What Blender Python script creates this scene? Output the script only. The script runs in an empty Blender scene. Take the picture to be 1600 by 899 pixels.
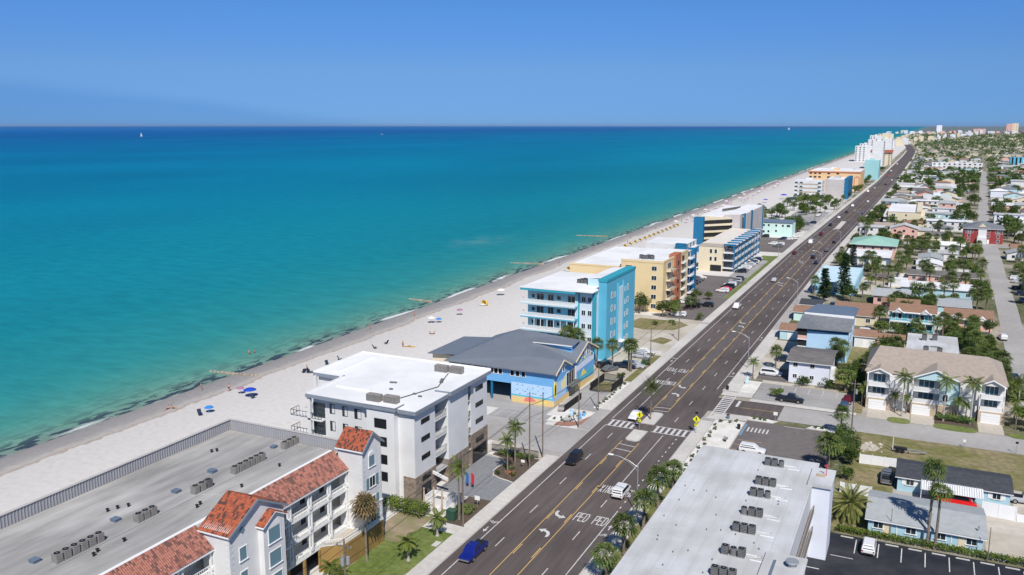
import bpy, bmesh, math, random
from mathutils import Vector, Matrix
R = math.radians
rnd = random.Random(11)
scene = bpy.context.scene
COL = scene.collection

# ------------------------------------------------------------------ camera, sky, sun, exposure
cam_d = bpy.data.cameras.new('camera'); cam = bpy.data.objects.new('camera', cam_d); COL.objects.link(cam)
cam_d.sensor_width = 36; cam_d.lens = 1345/1600*36; cam_d.clip_start = 1; cam_d.clip_end = 120000
cam.location = (47.5, 0, 60); cam.rotation_euler = (R(90-10.67), 0, R(25.6))
scene.camera = cam
SUN_DIR = Vector((0.515, -0.857, 0)).normalized(); SUN_EL = 48
world = bpy.data.worlds.new('World'); scene.world = world; world.use_nodes = True
wn = world.node_tree; wn.nodes.clear()
w_out = wn.nodes.new('ShaderNodeOutputWorld'); w_bg = wn.nodes.new('ShaderNodeBackground')
sky = wn.nodes.new('ShaderNodeTexSky'); sky.sky_type = 'NISHITA'; sky.sun_disc = False
sky.sun_elevation = R(SUN_EL); sky.sun_rotation = math.atan2(SUN_DIR.x, SUN_DIR.y)
sky.altitude = 10000; sky.air_density = 2.0; sky.dust_density = 0.0; sky.ozone_density = 10
w_bg.inputs['Strength'].default_value = 0.09
# low layer of sea haze along the whole horizon, deepening to a bank of thin cloud over the open gulf
def wnode(t, **k):
    n = wn.nodes.new(t)
    for a, v in k.items(): setattr(n, a, v)
    return n
tc = wnode('ShaderNodeTexCoord'); nrm = wnode('ShaderNodeVectorMath', operation='NORMALIZE'); wn.links.new(tc.outputs['Generated'], nrm.inputs[0])
sep = wnode('ShaderNodeSeparateXYZ'); wn.links.new(nrm.outputs[0], sep.inputs[0])
lay = wnode('ShaderNodeValToRGB'); e = lay.color_ramp.elements
e[0].position, e[0].color = .5, (.34,.45,.62,1); e[1].position, e[1].color = .62, (.76,1,1,1)
q_ = e.new(.53); q_.color = (.80,.74,.68,1); q_ = e.new(.56); q_.color = (.82,.90,.88,1)
mh = wnode('ShaderNodeMath', operation='MULTIPLY_ADD'); mh.inputs[1].default_value = .5; mh.inputs[2].default_value = .5
wn.links.new(sep.outputs[2], mh.inputs[0]); wn.links.new(mh.outputs[0], lay.inputs[0])
ml = wnode('ShaderNodeMix', data_type='RGBA', blend_type='MULTIPLY'); ml.inputs['Factor'].default_value = 1
wn.links.new(sky.outputs[0], ml.inputs[6]); wn.links.new(lay.outputs[0], ml.inputs[7])
nz = wnode('ShaderNodeTexNoise'); nz.inputs['Scale'].default_value = 3.0; nz.inputs['Detail'].default_value = 5
mp = wnode('ShaderNodeMapping'); mp.inputs['Scale'].default_value = (1, 1, 7); wn.links.new(nrm.outputs[0], mp.inputs[0]); wn.links.new(mp.outputs[0], nz.inputs['Vector'])
dt = wnode('ShaderNodeVectorMath', operation='DOT_PRODUCT'); dt.inputs[1].default_value = (-.90, .43, 0); wn.links.new(nrm.outputs[0], dt.inputs[0])
top = wnode('ShaderNodeMapRange'); top.inputs['From Min'].default_value = .84; top.inputs['From Max'].default_value = .99; top.inputs['To Min'].default_value = -.02; top.inputs['To Max'].default_value = .032; wn.links.new(dt.outputs['Value'], top.inputs[0])
wob = wnode('ShaderNodeMath', operation='MULTIPLY_ADD'); wob.inputs[1].default_value = .03; wn.links.new(nz.outputs['Fac'], wob.inputs[0]); wn.links.new(top.outputs[0], wob.inputs[2])
df = wnode('ShaderNodeMath', operation='SUBTRACT'); wn.links.new(wob.outputs[0], df.inputs[0]); wn.links.new(sep.outputs[2], df.inputs[1])
fd = wnode('ShaderNodeMapRange', interpolation_type='SMOOTHSTEP'); fd.inputs['From Min'].default_value = -.006; fd.inputs['From Max'].default_value = .014; fd.inputs['To Max'].default_value = .30; wn.links.new(df.outputs[0], fd.inputs[0])
mxs = wnode('ShaderNodeMix', data_type='RGBA', blend_type='MULTIPLY'); wn.links.new(fd.outputs[0], mxs.inputs['Factor']); wn.links.new(ml.outputs[2], mxs.inputs[6]); mxs.inputs[7].default_value = (.25,.55,.78,1)
wn.links.new(mxs.outputs[2], w_bg.inputs['Color']); wn.links.new(w_bg.outputs[0], w_out.inputs[0])
sun_d = bpy.data.lights.new('sun', 'SUN'); sun = bpy.data.objects.new('sun', sun_d); COL.objects.link(sun)
sun_d.energy = 3.9; sun_d.angle = R(0.5); sun_d.color = (1, 0.955, 0.89)
sd = Vector((SUN_DIR.x*math.cos(R(SUN_EL)), SUN_DIR.y*math.cos(R(SUN_EL)), math.sin(R(SUN_EL))))
sun.rotation_euler = sd.to_track_quat('Z', 'Y').to_euler()
vs = scene.view_settings; vs.view_transform = 'Standard'; vs.look = 'None'; vs.exposure = 0.4; vs.gamma = 1; vs.use_curve_mapping = False

# ------------------------------------------------------------------ materials
def lin(r, g=None, b=None):
    if g is None: r, g, b = r
    f = lambda c: (c/255/12.92 if c/255 <= .04045 else ((c/255+.055)/1.055)**2.4)
    return (f(r), f(g), f(b), 1)
def newmat(name):
    m = bpy.data.materials.new(name); m.use_nodes = True
    nt = m.node_tree; return m, nt, nt.nodes['Principled BSDF']
def mat(name, col, rough=.75, var=.12, scale=.6, spec=.3, metal=0, col2=None, scale2=.05, bump=0, bscale=8, stretch=None, objvar=0, detail=4):
    """procedural paint: base colour, broken up by a fine and a broad noise in place coordinates"""
    m, nt, b = newmat(name); c = lin(col) if max(col[:3]) > 1 else (*col[:3], 1)
    N = nt.nodes.new; L = nt.links.new
    geo = N('ShaderNodeNewGeometry'); src = geo.outputs['Position']
    if stretch:
        mpn = N('ShaderNodeMapping'); mpn.inputs['Scale'].default_value = stretch; L(src, mpn.inputs[0]); src = mpn.outputs[0]
    n1 = N('ShaderNodeTexNoise'); n1.inputs['Scale'].default_value = scale; n1.inputs['Detail'].default_value = detail; L(src, n1.inputs['Vector'])
    mr = N('ShaderNodeMapRange'); mr.inputs['From Min'].default_value = .3; mr.inputs['From Max'].default_value = .7
    mr.inputs['To Min'].default_value = 1-var; mr.inputs['To Max'].default_value = 1+var; L(n1.outputs['Fac'], mr.inputs[0])
    base = N('ShaderNodeRGB'); base.outputs[0].default_value = c; bo = base.outputs[0]
    if col2 is not None:
        n2 = N('ShaderNodeTexNoise'); n2.inputs['Scale'].default_value = scale2; n2.inputs['Detail'].default_value = 5; L(geo.outputs['Position'], n2.inputs['Vector'])
        cr = N('ShaderNodeValToRGB'); cr.color_ramp.elements[0].position = .42; cr.color_ramp.elements[1].position = .6; L(n2.outputs['Fac'], cr.inputs[0])
        mx = N('ShaderNodeMix'); mx.data_type = 'RGBA'; L(cr.outputs[0], mx.inputs['Factor']); L(bo, mx.inputs[6])
        mx.inputs[7].default_value = lin(col2) if max(col2[:3]) > 1 else (*col2[:3], 1); bo = mx.outputs[2]
    f = mr.outputs[0]
    if objvar:
        oi = N('ShaderNodeObjectInfo'); m2 = N('ShaderNodeMapRange'); m2.inputs['To Min'].default_value = 1-objvar; m2.inputs['To Max'].default_value = 1+objvar
        L(oi.outputs['Random'], m2.inputs[0]); mm = N('ShaderNodeMath'); mm.operation = 'MULTIPLY'; L(f, mm.inputs[0]); L(m2.outputs[0], mm.inputs[1]); f = mm.outputs[0]
    vm = N('ShaderNodeVectorMath'); vm.operation = 'SCALE'; L(bo, vm.inputs[0]); L(f, vm.inputs['Scale']); L(vm.outputs[0], b.inputs['Base Color'])
    b.inputs['Roughness'].default_value = rough; b.inputs['Specular IOR Level'].default_value = spec; b.inputs['Metallic'].default_value = metal
    if bump:
        nb = N('ShaderNodeTexNoise'); nb.inputs['Scale'].default_value = bscale; nb.inputs['Detail'].default_value = 3; L(src, nb.inputs['Vector'])
        bp = N('ShaderNodeBump'); bp.inputs['Strength'].default_value = bump; bp.inputs['Distance'].default_value = .1; L(nb.outputs['Fac'], bp.inputs['Height']); L(bp.outputs[0], b.inputs['Normal'])
    return m
def glass(name, col, rough=.08, spec=.6):
    m, nt, b = newmat(name); b.inputs['Base Color'].default_value = lin(col); b.inputs['Roughness'].default_value = rough; b.inputs['Specular IOR Level'].default_value = spec
    return m
def leafmat(name, c1, c2, scale=.8, objvar=.25):
    m, nt, b = newmat(name); N = nt.nodes.new; L = nt.links.new
    geo = N('ShaderNodeNewGeometry'); n1 = N('ShaderNodeTexNoise'); n1.inputs['Scale'].default_value = scale; n1.inputs['Detail'].default_value = 3; L(geo.outputs['Position'], n1.inputs['Vector'])
    cr = N('ShaderNodeValToRGB'); cr.color_ramp.elements[0].position = .35; cr.color_ramp.elements[1].position = .65
    cr.color_ramp.elements[0].color = (*c1, 1); cr.color_ramp.elements[1].color = (*c2, 1); L(n1.outputs['Fac'], cr.inputs[0])
    oi = N('ShaderNodeObjectInfo'); m2 = N('ShaderNodeMapRange'); m2.inputs['To Min'].default_value = 1-objvar; m2.inputs['To Max'].default_value = 1+objvar; L(oi.outputs['Random'], m2.inputs[0])
    vm = N('ShaderNodeVectorMath'); vm.operation = 'SCALE'; L(cr.outputs[0], vm.inputs[0]); L(m2.outputs[0], vm.inputs['Scale']); L(vm.outputs[0], b.inputs['Base Color'])
    b.inputs['Roughness'].default_value = .7; b.inputs['Specular IOR Level'].default_value = .08
    tr = N('ShaderNodeBsdfTranslucent'); L(vm.outputs[0], tr.inputs[0]); ms = N('ShaderNodeMixShader'); ms.inputs[0].default_value = .3
    out = nt.nodes['Material Output']; L(b.outputs[0], ms.inputs[1]); L(tr.outputs[0], ms.inputs[2]); L(ms.outputs[0], out.inputs[0])
    return m
class MM: pass
M = MM()
M.white = mat('white_stucco', (.68, .67, .665), .8, .05, .35, col2=(.62, .615, .61), scale2=.15)
M.white2 = mat('white_paint', (.67, .67, .67), .7, .05, .25, col2=(.63, .63, .63), scale2=.18)
M.trim = mat('white_trim', (.76, .76, .75), .55, .03, 1)
M.greytrim = mat('grey_fascia', (.22, .25, .29), .6, .06, 1)
M.cream = mat('cream_stucco', (.66, .58, .42), .85, .05, .3)
M.yellow = mat('yellow_stucco', (.68, .53, .30), .85, .05, .3)
M.peach = mat('orange_stucco', (.70, .47, .26), .85, .05, .3)
M.terra = mat('terracotta_stucco', (.42, .15, .08), .85, .06, .4)
M.ochre = mat('ochre_stucco', (.30, .19, .065), .85, .12, .6)
M.turq = mat('turquoise_paint', (.10, .40, .55), .7, .05, .25)
M.turq2 = mat('deep_turquoise_paint', (.035, .31, .40), .7, .05, .3)
M.aqua = mat('pale_aqua_paint', (.44, .62, .67), .7, .05, .3)
M.blue = mat('sky_blue_paint', (.15, .38, .68), .7, .05, .3)
M.dblue = mat('strong_blue_paint', (.012, .14, .28), .7, .06, .3)
M.pblue = mat('pale_blue_paint', (.42, .62, .80), .7, .04, .3)
M.lav = mat('pale_lavender_paint', (.66, .69, .77), .75, .04, .3)
M.mint = mat('pale_mint_paint', (.55, .74, .68), .75, .05, .3)
M.aqua2 = mat('powder_blue_siding', (.36, .55, .63), .75, .06, .5)
M.pink = mat('pink_stucco', (.66, .40, .34), .8, .06, .3)
M.red = mat('red_siding', (.30, .045, .045), .7, .08, .5)
M.greyw = mat('warm_grey_stucco', (.47, .44, .43), .85, .06, .2)
M.stone = mat('brown_stone_cladding', (.24, .19, .15), .85, .35, 1.6, bump=.5, bscale=4)
M.roofgrey = mat('grey_gravel_roof', (.30, .293, .283), .9, .2, .5, col2=(.385, .375, .36), scale2=.07, stretch=(1.4, .22, 1), bump=.15, bscale=3)
M.roofwhite = mat('white_membrane_roof', (.54, .55, .565), .75, .08, .5, col2=(.455, .455, .45), scale2=.13, stretch=(1.8, .25, 1), detail=7)
M.roofbright = mat('bright_white_roof', (.77, .77, .775), .7, .03, .4, col2=(.69, .69, .69), scale2=.09)
M.shingle = mat('grey_shingle', (.15, .165, .185), .9, .16, 1.2, col2=(.19, .2, .215), scale2=.12)
M.shingled = mat('dark_shingle', (.055, .06, .07), .9, .2, 1.5)
M.shinglew = mat('weathered_shingle', (.15, .14, .135), .9, .3, .9, stretch=(.4, 2, 1))
M.shinglel = mat('pale_grey_shingle', (.34, .36, .37), .9, .08, 1)
M.shinglet = mat('tan_shingle', (.35, .295, .25), .9, .1, 1.1)
M.shingleb = mat('brown_shingle', (.27, .16, .11), .9, .14, 1.1)
M.metalgrey = mat('grey_standing_seam', (.155, .175, .205), .5, .05, .3, spec=.4)
M.metalblue = mat('blue_grey_seam', (.13, .17, .23), .55, .05, .3)
M.greenroof = mat('pale_green_roof', (.28, .48, .40), .7, .06, .4)
M.redroof = mat('red_clay_roof', (.33, .10, .06), .85, .2, .6)
M.ribbed = mat('ribbed_grey_panel', (.29, .29, .31), .7, .08, .4)
M.ac = mat('air_conditioner_grey', (.15, .15, .15), .6, .15, 2)
M.acl = mat('air_conditioner_beige', (.26, .24, .22), .6, .12, 2)
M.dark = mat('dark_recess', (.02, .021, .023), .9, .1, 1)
M.black = mat('black_metal', (.018, .018, .02), .5, .1, 1)
M.metal = mat('galvanised_steel', (.40, .41, .42), .45, .08, 2, metal=.4)
M.wood = mat('weathered_pole_wood', (.17, .14, .115), .9, .2, 2)
M.trunk = mat('palm_trunk', (.21, .175, .14), .95, .25, 3)
M.trunkl = mat('pale_palm_trunk', (.36, .34, .31), .9, .15, 3)
M.bark = mat('tree_bark', (.13, .10, .075), .95, .3, 3)
M.gl = glass('window_glass', (38, 50, 58)); M.glb = glass('blue_window_glass', (48, 86, 104), .12); M.gls = glass('shuttered_window', (104, 134, 146), .35, .3)
M.gld = glass('dark_window_glass', (26, 30, 34)); M.lamp = glass('headlamp_lens', (225, 228, 230), .15); M.tail = glass('tail_lamp_lens', (150, 14, 16), .2)
M.tyre = mat('tyre_rubber', (.015, .015, .016), .85, .1, 3); M.rim = mat('wheel_rim', (.35, .35, .36), .4, .05, 3, metal=.5)
M.asphalt = mat('road_asphalt', (.114, .094, .089), .92, .16, .9, col2=(.088, .072, .069), scale2=.035, stretch=(1.3, .12, 1), bump=.1, bscale=20)
M.lot = mat('grey_brown_asphalt', (.14, .123, .12), .92, .12, .8, col2=(.155, .138, .132), scale2=.09)
M.lotl = mat('pale_worn_asphalt', (.29, .28, .275), .92, .09, .7, col2=(.35, .34, .33), scale2=.07, stretch=(.3, 1.2, 1))
M.lotd = mat('fresh_black_asphalt', (.018, .021, .030), .85, .2, .7, col2=(.035, .036, .042), scale2=.12)
M.street = mat('pale_side_street', (.33, .315, .30), .92, .07, .8, col2=(.38, .365, .35), scale2=.05)
M.conc = mat('concrete_walk', (.50, .475, .445), .88, .08, 1.2, col2=(.56, .535, .50), scale2=.08)
M.concd = mat('dark_concrete', (.34, .32, .31), .88, .09, 1.2, col2=(.40, .38, .36), scale2=.1)
M.kerb = mat('kerb_concrete', (.44, .42, .40), .88, .08, 1.5)
M.paver = mat('grey_pavers', (.205, .21, .225), .88, .10, 1.4)
M.paverb = mat('beige_pavers', (.47, .42, .36), .88, .10, 1.4)
M.brick = mat('red_tactile_paving', (.33, .17, .13), .88, .12, 1.4)
M.gravel = mat('white_gravel', (.70, .68, .64), .95, .1, 2.2, col2=(.60, .57, .52), scale2=.3)
M.mulch = mat('brown_mulch', (.10, .075, .055), .95, .3, 3)
M.lawn = mat('green_lawn', (.115, .155, .035), .95, .25, 1.2, col2=(.16, .19, .06), scale2=.14)
M.drylawn = mat('dry_lawn', (.16, .155, .055), .95, .25, .9, col2=(.24, .20, .11), scale2=.12)
M.sandg = mat('sandy_ground', (.50, .46, .40), .95, .10, .8, col2=(.40, .36, .29), scale2=.1)
M.paint = mat('white_road_paint', (.55, .54, .53), .8, .3, 3.5)
M.ypaint = mat('yellow_road_paint', (.58, .38, .13), .7, .15, 2.5)
M.bpaint = mat('blue_kerb_paint', (.16, .28, .42), .7, .1, 2)
M.sign = mat('fluorescent_yellow_sign', (.75, .72, .02), .5, .03, 2)
M.fence = mat('white_vinyl_fence', (.74, .74, .75), .5, .03, 1)
M.rust = mat('rusty_orange', (.45, .13, .06), .8, .2, 2)
M.rope = mat('tan_stone', (.45, .36, .26), .9, .2, .8)
M.seagrass = mat('dune_scrub', (.10, .13, .035), .95, .2, 1)
M.sabal = leafmat('sabal_leaf', (.055, .105, .028), (.19, .225, .07), 1.2)
M.coco = leafmat('coconut_leaf', (0.072, 0.123, 0.026), (0.189, 0.217, 0.051))
M.date = leafmat('date_palm_leaf', (.15, .19, .05), (.36, .35, .13), 1.2)
M.deadleaf = leafmat('dry_palm_leaf', (.22, .15, .07), (.33, .25, .13))
M.leaf = leafmat('broad_leaf', (.045, .095, .026), (.14, .19, .05), .7)
M.leaf2 = leafmat('light_leaf', (0.102, 0.160, 0.036), (0.189, 0.232, 0.072), .5)
M.leaf3 = leafmat('hedge_leaf', (0.087, 0.145, 0.029), (0.189, 0.246, 0.043), .9)
M.pine = leafmat('pine_needle', (0.017, 0.046, 0.020), (0.043, 0.080, 0.029), .7)
# clay tiles: every tile its own fired shade
def tilemat(name, a, b_, c):
    m, nt, b = newmat(name); N = nt.nodes.new; L = nt.links.new
    at = N('ShaderNodeAttribute'); at.attribute_name = 'shade'
    cr = N('ShaderNodeValToRGB'); cr.color_ramp.interpolation = 'CONSTANT'
    e = cr.color_ramp.elements; e[0].position = 0; e[0].color = (*a, 1); e[1].position = .5; e[1].color = (*b_, 1); q = e.new(.8); q.color = (*c, 1)
    L(at.outputs['Fac'], cr.inputs[0]); L(cr.outputs[0], b.inputs['Base Color']); b.inputs['Roughness'].default_value = .8
    return m
M.tile = tilemat('orange_clay_tile', (.35, .09, .04), (.25, .065, .034), (.08, .036, .028))
M.tiled = tilemat('brown_red_clay_tile', (.32, .13, .095), (.22, .085, .065), (.115, .055, .045))

# ------------------------------------------------------------------ mesh helpers
class MB:
    def __init__(s): s.v = []; s.f = []; s.sh = None
    def add(s, vs, fs):
        n = len(s.v); s.v += [tuple(p) for p in vs]; s.f += [tuple(i+n for i in f) for f in fs]; return s
    def box(s, x0, x1, y0, y1, z0, z1):
        if x1 < x0: x0, x1 = x1, x0
        if y1 < y0: y0, y1 = y1, y0
        if z1 < z0: z0, z1 = z1, z0
        return s.add([(x0,y0,z0),(x1,y0,z0),(x1,y1,z0),(x0,y1,z0),(x0,y0,z1),(x1,y0,z1),(x1,y1,z1),(x0,y1,z1)],
            [(0,3,2,1),(4,5,6,7),(0,1,5,4),(1,2,6,5),(2,3,7,6),(3,0,4,7)])
    def quad(s, *p): return s.add(p, [tuple(range(len(p)))])
    def prism(s, pts, z0, z1):
        n = len(pts); vs = [(p[0],p[1],z0) for p in pts]+[(p[0],p[1],z1) for p in pts]
        return s.add(vs, [tuple(range(n))[::-1], tuple(range(n, 2*n))]+[(i,(i+1)%n,n+(i+1)%n,n+i) for i in range(n)])
    def extrx(s, pts, x0, x1):      # polygon in (y,z) pushed along x
        n = len(pts); vs = [(x0,p[0],p[1]) for p in pts]+[(x1,p[0],p[1]) for p in pts]
        return s.add(vs, [tuple(range(n))[::-1], tuple(range(n, 2*n))]+[(i,(i+1)%n,n+(i+1)%n,n+i) for i in range(n)])
    def extry(s, pts, y0, y1):      # polygon in (x,z) pushed along y
        n = len(pts); vs = [(p[0],y0,p[1]) for p in pts]+[(p[0],y1,p[1]) for p in pts]
        return s.add(vs, [tuple(range(n)), tuple(range(n, 2*n))[::-1]]+[(i,n+i,n+(i+1)%n,(i+1)%n) for i in range(n)])
    def slab(s, p, t=.15):          # sloped polygon with thickness t downwards
        n = len(p); vs = [tuple(q) for q in p]+[(q[0],q[1],q[2]-t) for q in p]
        return s.add(vs, [tuple(range(n)), tuple(range(n, 2*n))[::-1]]+[(i,n+i,n+(i+1)%n,(i+1)%n) for i in range(n)])
    def tube(s, p0, p1, r0, r1=None, n=8, cap=True):
        r1 = r0 if r1 is None else r1; p0 = Vector(p0); p1 = Vector(p1); d = (p1-p0).normalized()
        a = d.orthogonal().normalized(); b = d.cross(a); k = len(s.v)
        for p, r in ((p0, r0), (p1, r1)):
            for i in range(n):
                t = 2*math.pi*i/n; s.v.append(tuple(p+(a*math.cos(t)+b*math.sin(t))*r))
        s.f += [(k+i, k+(i+1)%n, k+n+(i+1)%n, k+n+i) for i in range(n)]
        if cap: s.f += [tuple(range(k, k+n))[::-1], tuple(range(k+n, k+2*n))]
        return s
    def path(s, pts, r, n=6):
        for i in range(len(pts)-1):
            ra = r[i] if isinstance(r, (list, tuple)) else r; rb = r[i+1] if isinstance(r, (list, tuple)) else r
            s.tube(pts[i], pts[i+1], ra, rb, n, True)
        return s
    def loft(s, rings, caps=True):
        n = len(rings[0]); k = len(s.v)
        for r in rings: s.v += [tuple(p) for p in r]
        for j in range(len(rings)-1):
            for i in range(n): s.f.append((k+j*n+i, k+j*n+(i+1)%n, k+(j+1)*n+(i+1)%n, k+(j+1)*n+i))
        if caps: s.f += [tuple(range(k, k+n))[::-1], tuple(range(k+(len(rings)-1)*n, k+len(rings)*n))]
        return s
    def disc(s, c, r, n=16, z=0):
        return s.quad(*[(c[0]+r*math.cos(2*math.pi*i/n), c[1]+r*math.sin(2*math.pi*i/n), c[2]) for i in range(n)])
    def mesh(s, name, off=(0,0,0), smooth=False):
        me = bpy.data.meshes.new(name); o = off
        me.from_pydata([(p[0]-o[0], p[1]-o[1], p[2]-o[2]) for p in s.v], [], s.f)
        if s.sh is not None:
            a = me.attributes.new('shade', 'FLOAT', 'FACE'); a.data.foreach_set('value', s.sh)
        if smooth: me.polygons.foreach_set('use_smooth', [True]*len(me.polygons))
        me.update(); return me
    def build(s, name, m, parent=None, smooth=False):
        off = Vector((0,0,0)); p = parent
        while p is not None: off = off+p.location; p = p.parent
        me = s.mesh(name, off, smooth); me.materials.append(m)
        return link(name, me, parent)
def link(name, me, parent=None, loc=(0,0,0), rz=0):
    o = bpy.data.objects.new(name, me); COL.objects.link(o); o.parent = parent; o.location = loc; o.rotation_euler = (0,0,rz); return o
def tag(o, label=None, cat=None, group=None, kind=None):
    if label: o['label'] = label
    if cat: o['category'] = cat
    if group: o['group'] = group
    if kind: o['kind'] = kind
    return o
def thing(name, label, cat, loc=(0,0,0), rz=0, group=None):
    o = bpy.data.objects.new(name, None); COL.objects.link(o); o.location = loc; o.rotation_euler = (0,0,rz); o.empty_display_size = .5
    return tag(o, label, cat, group)
def struct(name, mb, m, smooth=False): return tag(mb.build(name, m, None, smooth), kind='structure')
KIDS = {}
def copy_tree(o, parent=None):
    c = o.copy(); COL.objects.link(c); c.parent = parent
    for ch in KIDS_OF(o): copy_tree(ch, c)
    return c
def KIDS_OF(o):
    k = KIDS.get(o.name)
    if k is None: k = KIDS[o.name] = list(o.children)
    return k
def place(proto, used, loc, rz=0, label=None, group=None, sc=1, cat=None):
    """first call uses the prototype itself, later calls copy it with its parts"""
    if proto.name in used: o = copy_tree(proto)
    else: KIDS_OF(proto); [KIDS_OF(c) for c in proto.children]; used.add(proto.name); o = proto
    o.location = loc; o.rotation_euler = (0,0,rz); o.scale = (sc,sc,sc) if not isinstance(sc, tuple) else sc
    if label: o['label'] = label
    if group: o['group'] = group
    elif 'group' in o: del o['group']
    if cat: o['category'] = cat
    return o
USED = set()
FACE = {'-y': 0, '+x': R(90), '+y': R(180), '-x': R(-90)}
WC = {}
def window(parent, face, x, y, z, w, h, pane=None, frame=None, mull=1, far=False, name='window', sill=False):
    """one window set in a wall: a frame standing proud with its pane behind it"""
    off = Vector((0,0,0)); p = parent
    while p is not None: off = off+p.location; p = p.parent
    pane = pane or M.gl; frame = frame or M.trim
    if far:
        k = ('far', round(w,2), round(h,2), pane.name)
        if k not in WC: WC[k] = MB().box(-w/2, w/2, -.06, .05, -h/2, h/2).mesh('window'); WC[k].materials.append(pane)
        return link(name, WC[k], parent, (x-off.x, y-off.y, z-off.z), FACE[face])
    k = (round(w,2), round(h,2), mull, frame.name, sill)
    if k not in WC:
        t = min(.1, w*.12); b = MB(); b.box(-w/2-t, w/2+t, -.07, .04, h/2, h/2+t); b.box(-w/2-t-(.08 if sill else 0), w/2+t+(.08 if sill else 0), -.07-(.08 if sill else 0), .04, -h/2-t, -h/2)
        b.box(-w/2-t, -w/2, -.07, .04, -h/2, h/2); b.box(w/2, w/2+t, -.07, .04, -h/2, h/2)
        for i in range(1, mull): xx = -w/2+w*i/mull; b.box(xx-.03, xx+.03, -.055, .03, -h/2, h/2)
        WC[k] = b.mesh('window_frame'); WC[k].materials.append(frame)
    kp = ('p', round(w,2), round(h,2), pane.name)
    if kp not in WC: WC[kp] = MB().box(-w/2, w/2, -.025, .03, -h/2, h/2).mesh('pane'); WC[kp].materials.append(pane)
    o = link(name, WC[k], parent, (x-off.x, y-off.y, z-off.z), FACE[face]); link('pane', WC[kp], o); return o
def railing(parent, p0, p1, z, h=1.05, m=None, gap=.35, name='railing', solid=None):
    m = m or M.trim; b = MB(); p0 = Vector((*p0, z)); p1 = Vector((*p1, z)); L = (p1-p0).length; n = max(1, int(L/gap)); up = Vector((0,0,h))
    d = (p1-p0)/L; nn = Vector((-d.y, d.x, 0))*.03
    def bar(a, c, lo, hi):
        q = [a-nn, c-nn, c+nn, a+nn]; b.add([tuple(v+Vector((0,0,lo))) for v in q]+[tuple(v+Vector((0,0,hi))) for v in q], [(0,3,2,1),(4,5,6,7),(0,1,5,4),(1,2,6,5),(2,3,7,6),(3,0,4,7)])
    bar(p0, p1, h-.07, h); bar(p0, p1, .08, .14)
    if solid: bar(p0, p1, .14, h-.07)
    else:
        for i in range(n+1): c = p0+(p1-p0)*i/n; bar(c-d*.016, c+d*.016, .14, h-.07)
    return b.build(name, m, parent)
def tiles(parent, A, B, C, D, m, col=.26, row=.36, name='roof_tiles'):
    """barrel clay tiles between eave A-B and ridge D-C, joined: too small to pick apart singly"""
    A, B, C, D = map(Vector, (A, B, C, D)); nc = max(2, int((B-A).length/col)); nr = max(2, int((D-A).length/row)); b = MB(); sh = []
    nrm = (B-A).cross(D-A).normalized(); 
    if nrm.z < 0: nrm = -nrm
    P = lambda u, t: (A.lerp(B, u)).lerp(D.lerp(C, u), t)
    for j in range(nr):
        t0, t1 = j/nr, min(1, (j+1.06)/nr)
        for i in range(nc):
            u0, u1 = i/nc, (i+1)/nc; um = (u0+u1)/2; k = len(b.v)
            lo = .075; hi = .02
            b.v += [tuple(P(u0,t0)+nrm*.01), tuple(P(um,t0)+nrm*(lo+.06)), tuple(P(u1,t0)+nrm*.01), tuple(P(u0,t1)+nrm*.0), tuple(P(um,t1)+nrm*(hi+.06)), tuple(P(u1,t1)+nrm*.0)]
            b.f += [(k,k+1,k+4,k+3),(k+1,k+2,k+5,k+4),(k,k+2,k+1)]; q = rnd.random(); sh += [q,q,q]
    b.sh = sh; o = b.build(name, m, parent); o['kind'] = 'stuff'; return o
# ------------------------------------------------------------------ setting: land, sea, streets
RC = [(-300,0),(420,0),(548,1.9),(702,4.0),(1010,8.3),(1372,8.8),(1823,10.5),(2285,8.7),(2800,-8),(3500,-40),(4500,-75)]
def rcx(y):
    for (a, xa), (b, xb) in zip(RC, RC[1:]):
        if y <= b: return xa+(xb-xa)*(y-a)/(b-a)
    return RC[-1][1]
def sheet(name, pts, z, m): return struct(name, MB().quad(*[(p[0],p[1],z) for p in pts]), m)
def rect(name, x0, x1, y0, y1, z, m): return sheet(name, [(x0,y0),(x1,y0),(x1,y1),(x0,y1)], z, m)
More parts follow.
